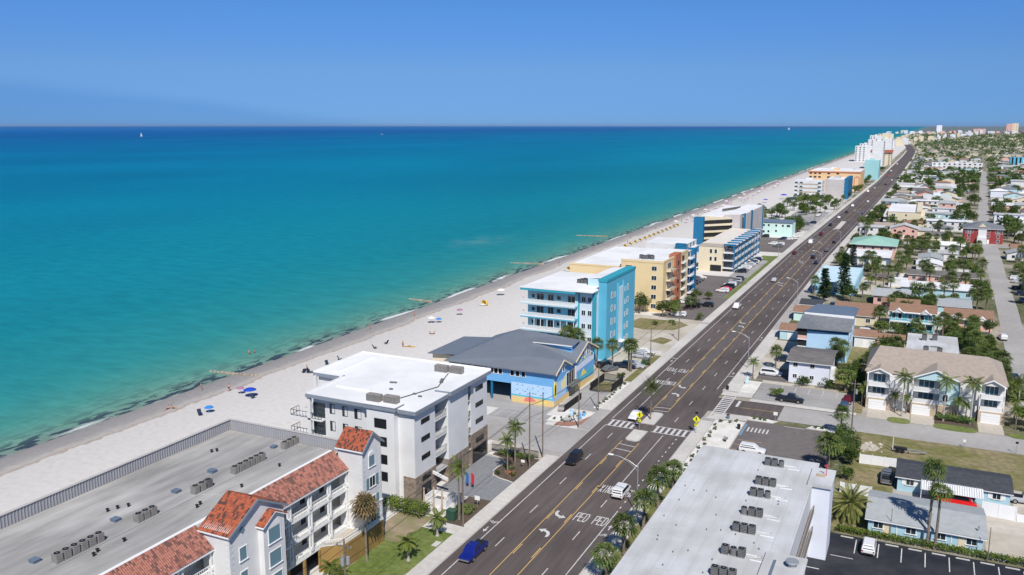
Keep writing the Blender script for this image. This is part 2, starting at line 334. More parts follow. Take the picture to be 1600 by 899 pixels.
# land: dry sand, wet sand at the waterline, weedy sandy soil inland
def landmat():
    m, nt, b = newmat('land'); N = nt.nodes.new; L = nt.links.new
    geo = N('ShaderNodeNewGeometry'); sx = N('ShaderNodeSeparateXYZ'); L(geo.outputs['Position'], sx.inputs[0])
    def noise(scale, detail=4, st=None):
        n = N('ShaderNodeTexNoise'); n.inputs['Scale'].default_value = scale; n.inputs['Detail'].default_value = detail; src = geo.outputs['Position']
        if st: mpn = N('ShaderNodeMapping'); mpn.inputs['Scale'].default_value = st; L(src, mpn.inputs[0]); src = mpn.outputs[0]
        L(src, n.inputs['Vector']); return n.outputs['Fac']
    def ramp(f, pts, interp='LINEAR'):
        r = N('ShaderNodeValToRGB'); r.color_ramp.interpolation = interp; e = r.color_ramp.elements
        e[0].position, e[0].color = pts[0][0], (*pts[0][1], 1); e[1].position, e[1].color = pts[-1][0], (*pts[-1][1], 1)
        for p, c in pts[1:-1]: q = e.new(p); q.color = (*c, 1)
        L(f, r.inputs[0]); return r.outputs[0]
    def mix(f, a, c):
        x = N('ShaderNodeMix'); x.data_type = 'RGBA'; L(f, x.inputs['Factor']); L(a, x.inputs[6]); L(c, x.inputs[7]); return x.outputs[2]
    def math_(op, a, c):
        x = N('ShaderNodeMath'); x.operation = op
        for i, q in enumerate((a, c)):
            if isinstance(q, (int, float)): x.inputs[i].default_value = q
            else: L(q, x.inputs[i])
        return x.outputs[0]
    wob = math_('MULTIPLY', math_('SUBTRACT', noise(.05, 3), .5), 6)
    fine = math_('MULTIPLY', math_('SUBTRACT', noise(.6, 4), .5), 2.5)
    xx = math_('ADD', math_('ADD', sx.outputs[0], wob), fine)
    t = N('ShaderNodeMapRange'); t.inputs['From Min'].default_value = -112; t.inputs['From Max'].default_value = -72; L(xx, t.inputs[0])
    shore = ramp(t.outputs[0], [(0,(.30,.30,.28)),(.22,(.24,.23,.225)),(.36,(.30,.285,.275)),(.42,(.42,.39,.36)),(.445,(.34,.29,.25)),(.46,(.53,.505,.48)),(1,(.60,.575,.55))])
    ln = ramp(noise(.8, 9), [(.3,(.92,.915,.91)),(.5,(1.0,1.0,1.0)),(.7,(1.04,1.04,1.04))])
    s2 = N('ShaderNodeMix'); s2.data_type = 'RGBA'; s2.blend_type = 'MULTIPLY'; s2.inputs['Factor'].default_value = 1; L(shore, s2.inputs[6]); L(ln, s2.inputs[7])
    inl = ramp(noise(.045, 6), [(.36,(.08,.095,.035)),(.47,(.16,.15,.085)),(.56,(.33,.295,.24)),(.7,(.43,.40,.355))])
    inl2 = mix(ramp(noise(.9, 4), [(.45,(0,0,0)),(.7,(.6,.6,.6))]), inl, ramp(noise(.2,3), [(.3,(.12,.13,.05)),(.7,(.36,.33,.29))]))
    side = N('ShaderNodeMapRange'); side.inputs['From Min'].default_value = -13; side.inputs['From Max'].default_value = -8; L(sx.outputs[0], side.inputs[0])
    c = mix(side.outputs[0], s2.outputs[2], inl2); L(c, b.inputs['Base Color']); b.inputs['Roughness'].default_value = .95; b.inputs['Specular IOR Level'].default_value = .15
    nb = N('ShaderNodeBump'); nb.inputs['Strength'].default_value = .25; nb.inputs['Distance'].default_value = .15; L(noise(1.1, 5), nb.inputs['Height']); L(nb.outputs[0], b.inputs['Normal'])
    return m
g = MB(); prof = [(-320,-5),(-130,-1.6),(-107,-.62),(-102,-.42),(-95,-.12),(-85,0),(1600,0)]
for i in range(len(prof)-1):
    (xa, za), (xb, zb) = prof[i], prof[i+1]; g.quad((xa,-400,za),(xb,-400,zb),(xb,8600,zb),(xa,8600,za))
struct('ground', g, landmat())
SBX, SBY = -164.0, 402.0
def seamat():
    m, nt, b = newmat('sea_water'); N = nt.nodes.new; L = nt.links.new; nt.nodes.remove(b)
    geo = N('ShaderNodeNewGeometry'); sx = N('ShaderNodeSeparateXYZ'); L(geo.outputs['Position'], sx.inputs[0])
    def noise(scale, detail, st=(1,1,1)):
        mpn = N('ShaderNodeMapping'); mpn.inputs['Scale'].default_value = st; L(geo.outputs['Position'], mpn.inputs[0])
        n = N('ShaderNodeTexNoise'); n.inputs['Scale'].default_value = scale; n.inputs['Detail'].default_value = detail; L(mpn.outputs[0], n.inputs['Vector']); return n.outputs['Fac']
    def mt(op, a, c=0):
        x = N('ShaderNodeMath'); x.operation = op
        for i, q in enumerate((a, c)):
            if isinstance(q, (int, float)): x.inputs[i].default_value = q
            else: L(q, x.inputs[i])
        return x.outputs[0]
    def ramp(f, pts):
        r = N('ShaderNodeValToRGB'); e = r.color_ramp.elements
        e[0].position, e[0].color = pts[0][0], (*pts[0][1], 1); e[1].position, e[1].color = pts[-1][0], (*pts[-1][1], 1)
        for p, c in pts[1:-1]: q = e.new(p); q.color = (*c, 1)
        L(f, r.inputs[0]); return r.outputs[0]
    d = mt('SUBTRACT', -101.5, sx.outputs[0])                       # metres off the waterline: the depth of the bottom
    d = mt('ADD', d, mt('MULTIPLY', mt('SUBTRACT', noise(.03, 3), .5), 9))
    # farther up the coast the colour deepens sooner: grazing view put into the colour
    k = N('ShaderNodeMapRange'); k.inputs['From Min'].default_value = 100; k.inputs['From Max'].default_value = 700; k.inputs['To Min'].default_value = 1; k.inputs['To Max'].default_value = 1.7; L(sx.outputs[1], k.inputs[0])
    dd = mt('MULTIPLY', mt('MAXIMUM', d, .05), k.outputs[0])
    lg = mt('DIVIDE', mt('LOGARITHM', mt('ADD', dd, 1), 10), 4.2)    # log scale 0..1 up to about 16 km
    col = ramp(lg, [(0,(.19,.22,.19)),(.13,(.17,.25,.21)),(.22,(.12,.275,.22)),(.30,(.062,.255,.225)),(.38,(.024,.22,.23)),(.48,(.008,.19,.24)),(.58,(.004,.175,.255)),(.70,(.001,.16,.275)),(.80,(.0,.138,.285)),(.87,(.0,.112,.28)),(.93,(.0,.085,.27)),(1,(.0,.105,.33))])
    big = ramp(noise(.006, 4, (.5,.25,1)), [(.35,(.86,.87,.9)),(.65,(1.1,1.09,1.06))])
    def mult(a, c, f=1.0):
        x = N('ShaderNodeMix'); x.data_type = 'RGBA'; x.blend_type = 'MULTIPLY'; x.inputs['Factor'].default_value = f; L(a, x.inputs[6]); L(c, x.inputs[7]); return x.outputs[2]
    col = mult(col, big)
    col = mult(col, ramp(noise(.16, 5, (.6,1.3,1)), [(.3,(.90,.91,.92)),(.7,(1.10,1.09,1.08))]))  # these two noises put ripple glint and shade into the colour
    col = mult(col, ramp(noise(.55, 6, (.35,1.6,1)), [(.3,(.93,.94,.95)),(.7,(1.07,1.06,1.05))]))
    # pale sandbar showing through off the second groyne
    vd = N('ShaderNodeVectorMath'); vd.operation = 'DISTANCE'; vs_ = N('ShaderNodeMapping'); vs_.inputs['Scale'].default_value = (1,.55,0); L(geo.outputs['Position'], vs_.inputs[0]); L(vs_.outputs[0], vd.inputs[0]); vd.inputs[1].default_value = (SBX, SBY*.55, 0)
    sb = mt('MULTIPLY', ramp(mt('DIVIDE', vd.outputs['Value'], 20), [(.1,(.45,.45,.45)),(.9,(0,0,0))]), ramp(noise(.12, 4, (1,.6,1)), [(.36,(0,0,0)),(.72,(1,1,1))]))
    mxb = N('ShaderNodeMix'); mxb.data_type = 'RGBA'; L(sb, mxb.inputs['Factor']); L(col, mxb.inputs[6]); mxb.inputs[7].default_value = (.16,.30,.32,1); col = mxb.outputs[2]
    # drifting weed close in
    wd = mt('MULTIPLY', ramp(noise(.55, 9, (1.2,.42,1)), [(.49,(0,0,0)),(.535,(1,1,1))]), ramp(mt('DIVIDE', d, 40), [(0,(.75,.75,.75)),(.02,(1,1,1)),(.11,(.9,.9,.9)),(.17,(.35,.35,.35)),(.32,(.14,.14,.14)),(.7,(0,0,0))]))
    mxw = N('ShaderNodeMix'); mxw.data_type = 'RGBA'; L(wd, mxw.inputs['Factor']); L(col, mxw.inputs[6]); mxw.inputs[7].default_value = (.035,.055,.075,1); col = mxw.outputs[2]
    # foam of the small breaker
    fm = mt('MULTIPLY', ramp(noise(.07, 6, (1,.4,1)), [(.475,(0,0,0)),(.53,(1,1,1))]), ramp(mt('DIVIDE', d, 10), [(.0,(0,0,0)),(.1,(.2,.2,.2)),(.2,(1,1,1)),(.3,(.35,.35,.35)),(.36,(0,0,0))]))
    mxf = N('ShaderNodeMix'); mxf.data_type = 'RGBA'; L(fm, mxf.inputs['Factor']); L(col, mxf.inputs[6]); mxf.inputs[7].default_value = (.75,.77,.76,1); col = mxf.outputs[2]
    df = N('ShaderNodeBsdfDiffuse'); L(col, df.inputs[0]); gl = N('ShaderNodeBsdfGlossy'); gl.inputs['Roughness'].default_value = .28
    bp = N('ShaderNodeBump'); bp.inputs['Strength'].default_value = .5; bp.inputs['Distance'].default_value = .5; L(noise(.22, 5, (.55,1.2,1)), bp.inputs['Height']); L(bp.outputs[0], gl.inputs['Normal']); L(bp.outputs[0], df.inputs['Normal'])
    ms = N('ShaderNodeMixShader'); ms.inputs[0].default_value = .045; L(df.outputs[0], ms.inputs[1]); L(gl.outputs[0], ms.inputs[2]); L(ms.outputs[0], nt.nodes['Material Output'].inputs[0])
    return m
struct('sea', MB().quad((-59000,-2400,-.45),(59000,-2400,-.45),(59000,59000,-.45),(-59000,59000,-.45)), seamat())

def strip(name, off0, off1, y0, y1, z, m, h=0):
    ys = sorted({y0, y1, *[a for a, _ in RC if y0 < a < y1]}); b = MB()
    for a, c in zip(ys, ys[1:]):
        p = [(rcx(a)+off0,a),(rcx(a)+off1,a),(rcx(c)+off1,c),(rcx(c)+off0,c)]
        if h: b.prism(p, z, z+h)
        else: b.quad(*[(q[0],q[1],z) for q in p])
    return struct(name, b, m)
strip('road', -9.2, 9.2, -250, 4500, .03, M.asphalt)
strip('turn_lane_surface', -1.5, 1.5, 176, 560, .033, mat('worn_turn_lane', (.112,.098,.095), .92, .1, .9, stretch=(1.2,.15,1)))
strip('bike_lane_surface', 7.75, 9.2, 30, 172, .033, mat('bike_lane_asphalt', (.098,.083,.082), .92, .1, .9))
# pavements with kerbs; slabs near the camera are laid one by one
slab_me = {}
def pavement(name, x0, x1, y0, y1, kerbs=''):
    rt = struct(name, MB().box(x0, x1, y0, y1, -.05, .105), M.concd)
    if 'r' in kerbs: MB().box(x1-.02, x1+.17, y0, y1, -.05, .125).build('kerb', M.kerb, rt)
    if 'l' in kerbs: MB().box(x0-.17, x0+.02, y0, y1, -.05, .125).build('kerb', M.kerb, rt)
    return rt
def slabs(rt, x0, x1, y0, y1, n=1, L=1.83, name='paving_slab', m=None, z=.107):
    w = (x1-x0)/n; k = (name, round(w,2), round(L,2))
    if k not in slab_me: slab_me[k] = MB().box(0, w-.025, 0, L-.025, 0, .02).mesh(name); slab_me[k].materials.append(m or M.conc)
    y = y0
    while y+L <= y1+.01:
        for i in range(n): link(name, slab_me[k], rt, (x0+i*w, y, z+rnd.uniform(-.003,.003)))
        y += L
pl = pavement('pavement_seaward', -12.0, -9.37, -60, 141, 'r'); slabs(pl, -12, -9.4, 84, 140.5)
pl2 = pavement('pavement_seaward', -12.0, -9.37, 154.5, 260, 'r'); slabs(pl2, -12, -9.4, 168, 258)
strip('pavement_seaward', -12, -9.37, 260, 2285, -.03, M.conc, .14); strip('kerb_line', -9.37, -9.2, 260, 2285, -.03, M.kerb, .16)
pr = pavement('pavement_inland', 9.37, 11.9, -60, 172, 'l'); slabs(pr, 9.4, 11.9, 95, 171)
pr2 = pavement('pavement_inland', 9.37, 12.6, 192, 330, 'l'); slabs(pr2, 9.4, 12.6, 193, 260)
strip('pavement_inland', 9.37, 12.2, 330, 2285, -.03, M.conc, .14); strip('kerb_line', 9.2, 9.37, 330, 2285, -.03, M.kerb, .16)
# street corners
sheet('street_corner', [(9.37,189),(9.37,193),(16,193),(16,189.5),(13.5,189.2),(11.2,189)], .10, M.conc)
sheet('street_corner', [(9.37,171),(11.9,171),(14,172.6),(18,173.5),(18,176.8),(13.4,176.2),(11.2,174.6),(9.6,172)], .10, M.conc)
sheet('street_corner', [(-9.4,169),(-9.6,163),(-11,158),(-14,155),(-17,154.3),(-17,156.5),(-13.2,158.6),(-12,163),(-12,169)], .098, M.brick)
sheet('street_corner', [(-9.4,137),(-9.8,140.6),(-13,141.3),(-18,141.5),(-18,140),(-12,139)], .10, M.concd)
# side streets
rect('side_street', 9.2, 23.5, 177, 187, .026, M.asphalt); rect('side_street', 23.4, 240, 177, 186.9, .024, M.street)
rect('side_street', -70, -9.2, 141.4, 154.2, .024, M.street)
sheet('back_street', [(69.6,187),(76,187),(76,260),(78.2,326),(79.2,382),(81.6,459),(86,640),(94.4,816),(118,1300),(111,1300),(88,816),(79.5,640),(74.6,459),(73.1,382),(72,326),(70.3,260)], .022, M.street)
sheet('side_street', [(9.2,484),(150,492),(150,500),(9.2,492)], .02, M.lotl); sheet('side_street', [(9.5,640),(160,650),(160,657),(9.5,648)], .02, M.street)
for yy in (800, 960, 1130, 1320, 1540, 1780): sheet('side_street', [(rcx(yy)+9,yy),(60+yy*.1,yy+8),(60+yy*.1,yy+15),(rcx(yy)+9,yy+8)], .02, M.street)
for yy in (880, 1230, 1650): 
    sheet('far_street', [(118+yy*.02,yy),(125+yy*.02,yy),(140+yy*.03,yy+320),(133+yy*.03,yy+320)], .02, M.street)
# lots, lawns, beds on the seaward side
rect('lawn', -20.3, -12.1, 40, 104, .03, M.lawn); sheet('concrete_path', [(-17.5,106.0),(-12.05,105.0),(-12.05,106.6),(-17.5,107.2)], .055, M.conc)
rect('bare_soil', -23.5, -17.5, 98, 107.5, .036, mat('bare_soil', (.30,.24,.165), .95, .2, 1, col2=(.17,.17,.07), scale2=.25)); rect('concrete_pad', -17.2, -14.8, 104.2, 106.4, .06, M.conc); rect('concrete_pad', -13.2, -12.3, 99.4, 101, .05, M.conc)
rect('planting_bed', -16.2, -12.05, 106.7, 116.6, .06, M.mulch)
dv = rect('paved_forecourt', -22.5, -12.02, 116.5, 134.6, .05, M.concd)
slabs(dv, -22.3, -12.1, 116.6, 134.5, 6, .9, 'paver', M.paver, .035)
bed = sheet('planting_bed', [(-12.05,124.6),(-13.2,125),(-15,125.4),(-16.6,126.2),(-17.4,128),(-17.4,129.6),(-16.9,132),(-18.5,133.6),(-21,134.4),(-21,136),(-12.05,136)], .12, M.mulch)
eb = [(-12.05,124.6),(-13.2,125),(-15,125.4),(-16.6,126.2),(-17.4,128),(-17.4,129.6),(-16.9,132),(-18.5,133.6),(-21,134.4)]
b = MB()
for p, q in zip(eb, eb[1:]): b.tube((*p,.1), (*q,.1), .11, n=6)
b.build('bed_kerb', M.conc, bed)
rect('sandy_strip', -24, -12, 136, 141.4, .03, M.sandg)
rect('parking_bay', -32, -18.9, 154.25, 159.4, .05, M.lotl); rect('garage_apron', -60, -21, 159.4, 166, .028, M.lotl)
sheet('gravel_garden', [(-19.5,156),(-15,156),(-12.3,159.5),(-12.05,165.5),(-17.6,165.5),(-19.5,161.5)], .07, M.gravel)
rect('concrete_forecourt', -20.8, -12.02, 165.5, 189, .04, M.lotl); rect('gravel_verge', -13.6, -12.01, 168, 189, .065, M.gravel)
rect('hotel_forecourt', -25, -12.02, 189, 216, .036, M.sandg); rect('planted_verge', -14, -12.01, 190, 216, .045, M.seagrass if False else M.drylawn)
rect('vacant_lot', -34, -12.02, 216.6, 262, .03, M.sandg)
sheet('weed_patch', [(-33,246),(-25,243),(-17,246),(-14.5,254),(-18,258),(-31,258)], .045, M.drylawn); sheet('weed_patch', [(-20,230),(-15,228),(-14,234),(-18,236)], .045, M.drylawn)
rect('car_park', -26.4, -12.02, 262, 300, .036, M.lot); rect('car_park', -33, -14, 300, 346, .034, M.lot)
rect('lawn', -13.9, -12.03, 300, 412, .05, M.lawn); rect('lawn', -19, -13.95, 396, 411, .05, M.lawn)
rect('car_park', -21.5, -14, 346, 396, .034, M.lotl); rect('car_park', -32, -12.05, 424, 480, .034, M.lot)
rect('car_park', -34, -12.1, 520, 640, .034, M.lotl)
# inland side
rect('verge', 11.95, 19.3, 60, 139, .05, M.drylawn); rect('gravel_verge', 11.95, 14.2, 139, 172, .06, M.gravel)
rect('gravel_garden', 14.2, 18, 156, 173, .05, M.gravel); rect('weed_patch', 14.3, 17.2, 153.2, 156, .055, M.drylawn)
rect('car_park', 18, 35.2, 128.7, 174.3, .04, M.lot)
sheet('gravel_verge', [(18,174.3),(23,174.3),(24,176),(22,176.6),(18,176.6)], .075, M.gravel); sheet('gravel_verge', [(29.5,174.3),(36,174),(36,176.2),(30.5,176.2)], .075, M.gravel)
rect('pavement_inland', 16, 38, 187, 188.9, .09, M.conc)
rect('car_park', 16.2, 37.2, 189, 202.6, .04, M.lotl); rect('gravel_verge', 16, 33, 202.6, 205, .06, M.sandg); rect('gravel_garden', 11.5, 16.1, 193, 203, .11, M.gravel)
sheet('concrete_forecourt', [(12.6,205),(21.3,205),(21.3,247),(12.6,247)], .04, M.sandg); rect('car_park', 14.2, 21.2, 205.2, 217, .05, M.lot)
rect('backyard', 31, 39, 189, 262, .035, M.drylawn)
rect('grass_lot', 38.6, 110, 158.5, 176.8, .035, M.drylawn); sheet('gravel_patch', [(40.2,167.2),(41.6,166.6),(43,167.4),(43.6,169),(42.6,170.8),(41.2,171.6),(40.4,170)], .045, M.sandg)
rect('lawn', 38.2, 46.5, 145.2, 158.4, .045, M.drylawn); rect('lawn', 37.9, 43.2, 129.6, 144.8, .045, M.drylawn)
rect('sandy_yard', 59.4, 64.5, 129.9, 145, .045, M.sandg); rect('sandy_yard', 64.2, 80, 120, 158, .04, M.sandg); rect('driveway', 46.5, 64, 142, 150, .042, M.concd)
rect('car_park', 35.6, 120, 40, 129.0, .03, M.lotd)
for a in ((40,44.1),(48.4,52.5),(60.8,65.0)): rect('driveway', a[0], a[1]+.3, 186.95, 194, .045, M.paverb)
rect('front_garden', 44.4, 48.2, 187, 193.6, .04, M.paverb); rect('front_garden', 52.9, 60.5, 187, 193.6, .04, M.mulch)
def blob(name, cx, cy, rx, ry, z, m): return sheet(name, [(cx+rx*math.copysign(abs(math.cos(t))**.6, math.cos(t)), cy+ry*math.copysign(abs(math.sin(t))**.8, math.sin(t))) for t in [i*math.pi/10 for i in range(20)]], z, m)
blob('lawn', 46.2, 187.6, 2.2, 1.9, .06, M.lawn); blob('lawn', 56.6, 187.4, 4.0, 1.9, .06, M.lawn); blob('lawn', 68, 187.6, 2.0, 1.6, .06, M.lawn)
rect('yard', 43, 69, 262, 272, .04, M.drylawn); rect('vacant_lot', 27, 41.5, 330, 372, .03, M.sandg); sheet('weed_patch', [(28,362),(40,360),(41,371),(29,371)], .04, M.drylawn)
rect('car_park', 13, 40, 372, 380, .04, M.lot)
# kerb stones and the dark side-road edge
for x0, x1, y0, y1 in ((18,23.2,174.3,174.5),(29.5,35.2,174.1,174.3),(17.8,18,156,174.3),(35.2,35.4,141,174)):
    struct('kerb_line', MB().box(x0, x1, y0, y1, 0, .16), M.kerb)

# ------------------------------------------------------------------ painted markings
wm = MB(); ym = MB(); Z0 = .038
def bar(b, x0, x1, y0, y1, z=Z0): b.quad((x0,y0,z),(x1,y0,z),(x1,y1,z),(x0,y1,z))
def lineR(b, off, w, y0, y1):
    ys = sorted({y0, y1, *[a for a, _ in RC if y0 < a < y1]})
    for a, c in zip(ys, ys[1:]): b.quad((rcx(a)+off-w/2,a,Z0),(rcx(a)+off+w/2,a,Z0),(rcx(c)+off+w/2,c,Z0),(rcx(c)+off-w/2,c,Z0))
def xdash(b, off, y0, y1, per=12.19, ln=3.05, w=.15, ph=0):
    y = y0+ph
    while y < y1: lineR(b, off, w, y, min(y+ln, y1)); y += per
for s in (-1, 1):
    lineR(ym, s*1.72, .13, -60, 152); lineR(ym, s*1.72, .13, 172.5, 535); lineR(ym, s*1.72, .13, 585, 1400)
    xdash(ym, s*1.45, -60, 144, ln=3.2, w=.15, ph=4); xdash(ym, s*1.45, 180, 535, ln=3.2, w=.15)
xdash(wm, -4.7, -60, 157, ph=4.85); xdash(wm, -4.7, 200.5, 900); lineR(wm, -4.7, .13, 165, 197)
xdash(wm, 4.7, -60, 126, ph=11.43); lineR(wm, 4.7, .15, 131, 158); xdash(wm, 4.7, 166.7, 900)
lineR(wm, -7.6, .15, -60, 159); lineR(wm, -7.6, .15, 163.5, 1200); lineR(wm, 7.6, .15, -60, 122); lineR(wm, 7.6, .15, 193, 1200)
xdash(wm, 7.6, 123, 158, 2.4, .7, .2)
bar(wm, 9.0, 9.2, 192, 194.5)
# pedestrian crossings: two rails and the bars between
for x0, x1 in ((-7.6,-1.8),(1.9,9.0)):
    bar(wm, x0, x1, 159.0, 159.25); bar(wm, x0, x1, 162.6, 162.85); n = int((x1-x0)/1.15)
    for i in range(n): bar(wm, x0+.35+i*1.15, x0+.9+i*1.15, 159.25, 162.6, Z0+.001)
bar(wm, 10.2, 10.45, 172.8, 190.6); bar(wm, 12.55, 12.8, 174.4, 189.2)
for i in range(11): bar(wm, 10.45, 12.55, 175+i*1.3, 175.6+i*1.3)
bar(wm, 13.9, 14.5, 182.2, 186.4)
lineR(ym, 0, 0, 0, .001) if False else None
ym.quad((15,181.9,Z0),(15,182.05,Z0),(23.3,182.05,Z0),(23.3,181.9,Z0))
for y0 in (147.0,149.6): wm.quad((-1.6,y0+.5,Z0),(1.6,y0,Z0),(1.6,y0+.25,Z0),(-1.6,y0+.75,Z0))
for y0 in (172.3,174.6): wm.quad((-1.6,y0-.4,Z0),(1.6,y0,Z0),(1.6,y0+.25,Z0),(-1.6,y0-.15,Z0))
def arrow(cx, cy, sx, sy):          # left-turn arrow, built from its stem, bend and head
    pts = [(.42,-1.25),(.80,-1.15),(.78,-.35),(.5,.25),(.0,.55),(-.25,.6),(-.2,.95),(-1.1,.42),(-.45,-.2),(-.4,.15),(.0,.05),(.3,-.25),(.42,-.7)]
    wm.quad(*[(cx+p[0]*sx*1.15, cy+p[1]*sy*1.15, Z0) for p in (pts if sx*sy > 0 else pts[::-1])])
for cy in (113.5, 188): arrow(.1, cy-3.0, 1, 1); arrow(-.2, cy+3.2, -1, -1)
for cy in (262, 338, 398, 470): arrow(.35, cy-2.5, 1, 1); arrow(-.35, cy+2.5, -1, -1)
GLY = dict(P=[[(0,0),(0,1),(1,1),(1,.48),(0,.48)]], E=[[(1,0),(0,0),(0,1),(1,1)],[(0,.5),(.8,.5)]], D=[[(0,0),(0,1),(.65,1),(1,.78),(1,.22),(.65,0),(0,0)]], X=[[(0,0),(1,1)],[(0,1),(1,0)]], I=[[(.5,0),(.5,1)]], N=[[(0,0),(0,1),(1,0),(1,1)]], G=[[(1,.8),(1,1),(0,1),(0,0),(1,0),(1,.45),(.55,.45)]])
def text(s, x, y, w, h, rot=0):     # stencilled letters from straight strokes
    n = len(s); cw = w/n; c, sn = math.cos(rot), math.sin(rot); zz = 0
    for k, ch in enumerate(s):
        ox = -w/2+k*cw+cw*.14; gw = cw*.66
        for st in GLY[ch]:
            for p, q in zip(st, st[1:]):
                ax, ay, bx_, by_ = ox+p[0]*gw, (p[1]-.5)*h, ox+q[0]*gw, (q[1]-.5)*h; L_ = math.hypot(bx_-ax, by_-ay); dx, dy = (bx_-ax)/L_, (by_-ay)/L_; tx, ty = .075, .13
                ax -= dx*tx; bx_ += dx*tx; ay -= dy*ty; by_ += dy*ty; zz += .0004
                wm.quad(*[(x+px*c-py*sn, y+px*sn+py*c, Z0+zz) for px, py in ((ax+dy*tx,ay-dx*ty),(bx_+dy*tx,by_-dx*ty),(bx_-dy*tx,by_+dx*ty),(ax-dy*tx,ay+dx*ty))])
for cx in (3.3, 6.35): text('PED', cx, 117.5, 2.2, 2.7)
text('XING', 3.3, 129.2, 2.4, 2.7); text('XING', 6.25, 129.2, 2.4, 2.7)
for cx in (-3.3, -6.2): text('PED', cx, 204.5, 2.2, 2.7, math.pi); text('XING', cx, 192.9, 2.4, 2.7, math.pi)
# bicycle lane symbol and arrow
def ring(cx, cy, r):
    n = 12
    for i in range(n):
        a, c = 2*math.pi*i/n, 2*math.pi*(i+1)/n
        wm.quad((cx+r*math.cos(a),cy+r*math.sin(a),Z0),(cx+r*math.cos(c),cy+r*math.sin(c),Z0),(cx+(r-.09)*math.cos(c),cy+(r-.09)*math.sin(c),Z0),(cx+(r-.09)*math.cos(a),cy+(r-.09)*math.sin(a),Z0))
def bike(cx, cy, s=1):
    ring(cx-.4, cy-.3*s, .3); ring(cx+.4, cy-.3*s, .3)
    for p, q in (((-.4,-.3),(-.1,.25)),((-.1,.25),(.3,.25)),((.3,.25),(.4,-.3)),((-.1,.25),(.05,-.3)),((.05,-.3),(.3,.25)),((.05,-.3),(-.4,-.3))):
        dx, dy = q[0]-p[0], q[1]-p[1]; L_ = math.hypot(dx, dy); nx, ny = -dy/L_*.05, dx/L_*.05
        wm.quad((cx+p[0]+nx,cy+(p[1]+ny)*s,Z0),(cx+q[0]+nx,cy+(q[1]+ny)*s,Z0),(cx+q[0]-nx,cy+(q[1]-ny)*s,Z0),(cx+p[0]-nx,cy+(p[1]-ny)*s,Z0))
    wm.quad((cx-.08,cy+1.6*s,Z0),(cx+.08,cy+1.6*s,Z0),(cx+.08,cy+2.6*s,Z0),(cx-.08,cy+2.6*s,Z0)); wm.quad((cx-.38,cy+2.6*s,Z0),(cx+.38,cy+2.6*s,Z0),(cx,cy+3.4*s,Z0))
bike(8.4, 113.5); bike(-8.4, 110, -1); bike(8.4, 205); bike(8.4, 245); bike(-8.4, 215, -1)
# parking stalls
for i in range(9): x = 42.4+3.05*i; bar(wm, x-.07, x+.07, 123.5, 128.0)
for i in range(8): x = 40.2+3.05*i; struct('wheel_stop', MB().box(x, x+1.75, 128.15, 128.35, .03, .14), M.conc)
for x in (39.4,): bar(wm, x, x+3, 121.6, 121.75)
bar(wm, 35.8, 38.4, 116.6, 116.8)
for i in range(6): bar(wm, 28.5, 34.8, 146+i*4.2, 146.1+i*4.2)
for i in range(8): ym.quad((18.3,146+i*2.7,.045),(23,146+i*2.7,.045),(23,146.12+i*2.7,.045),(18.3,146.12+i*2.7,.045)) if i < 7 else None
for i in range(7): bar(wm, 19+i*.75, 19.3+i*.75, 167.6, 170.2, .046) if i < 6 else None
bar(wm, 25.5, 29.3, 173.6, 173.8, .046)
bp = MB(); bar(bp, 18.15, 18.5, 164.8, 171.8, .047); struct('parking_marking', bp, M.bpaint)
for i in range(5): bar(wm, -30.6+i*2.9, -30.5+i*2.9, 154.4, 159, .053)
for i in range(6): bar(wm, 17.2, 20.5, 190.4+i*2.0, 190.5+i*2.0, .045) if i < 5 else None
bar(wm, 26, 32.5, 189.2, 189.35, .045)
for i in range(5): bar(wm, 21+i*3, 21.12+i*3, 197.8, 202.2, .045)
for i in range(9): bar(wm, -32.5, -28, 303+i*4.2, 303.12+i*4.2, .04); bar(wm, -18.6, -14.4, 303+i*4.2, 303.12+i*4.2, .04)
for i in range(12): bar(wm, -31+i*1.6, -30.9+i*1.6, 470, 476, .04)
struct('road_marking', wm, M.paint); struct('road_marking', ym, M.ypaint)
# islands in the turn lane, with the crossing cut through
def island(y0, y1, tip):
    pts = [(-1.45,y0+.9),(-1.1,y0+.2),(-.5,y0),(.5,y0),(1.1,y0+.2),(1.45,y0+.9),(1.45,y1),(-1.45,y1)] if tip < 0 else [(-1.45,y0),(1.45,y0),(1.45,y1-.9),(1.1,y1-.2),(.5,y1),(-.5,y1),(-1.1,y1-.2),(-1.45,y1-.9)]
    o = struct('traffic_island', MB().prism(pts, 0, .15), M.kerb); MB().prism([(p[0]*.88, (y0+y1)/2+(p[1]-(y0+y1)/2)*.93) for p in pts], .15, .165).build('island_paving', M.conc, o); return o
island(152.4, 158.8, -1); island(163.0, 170.8, 1)
x = rcx(560); struct('traffic_island', MB().prism([(x-1.5,538),(x+1.5,538),(x+1.6,582),(x-1.4,582)], 0, .15), M.conc)
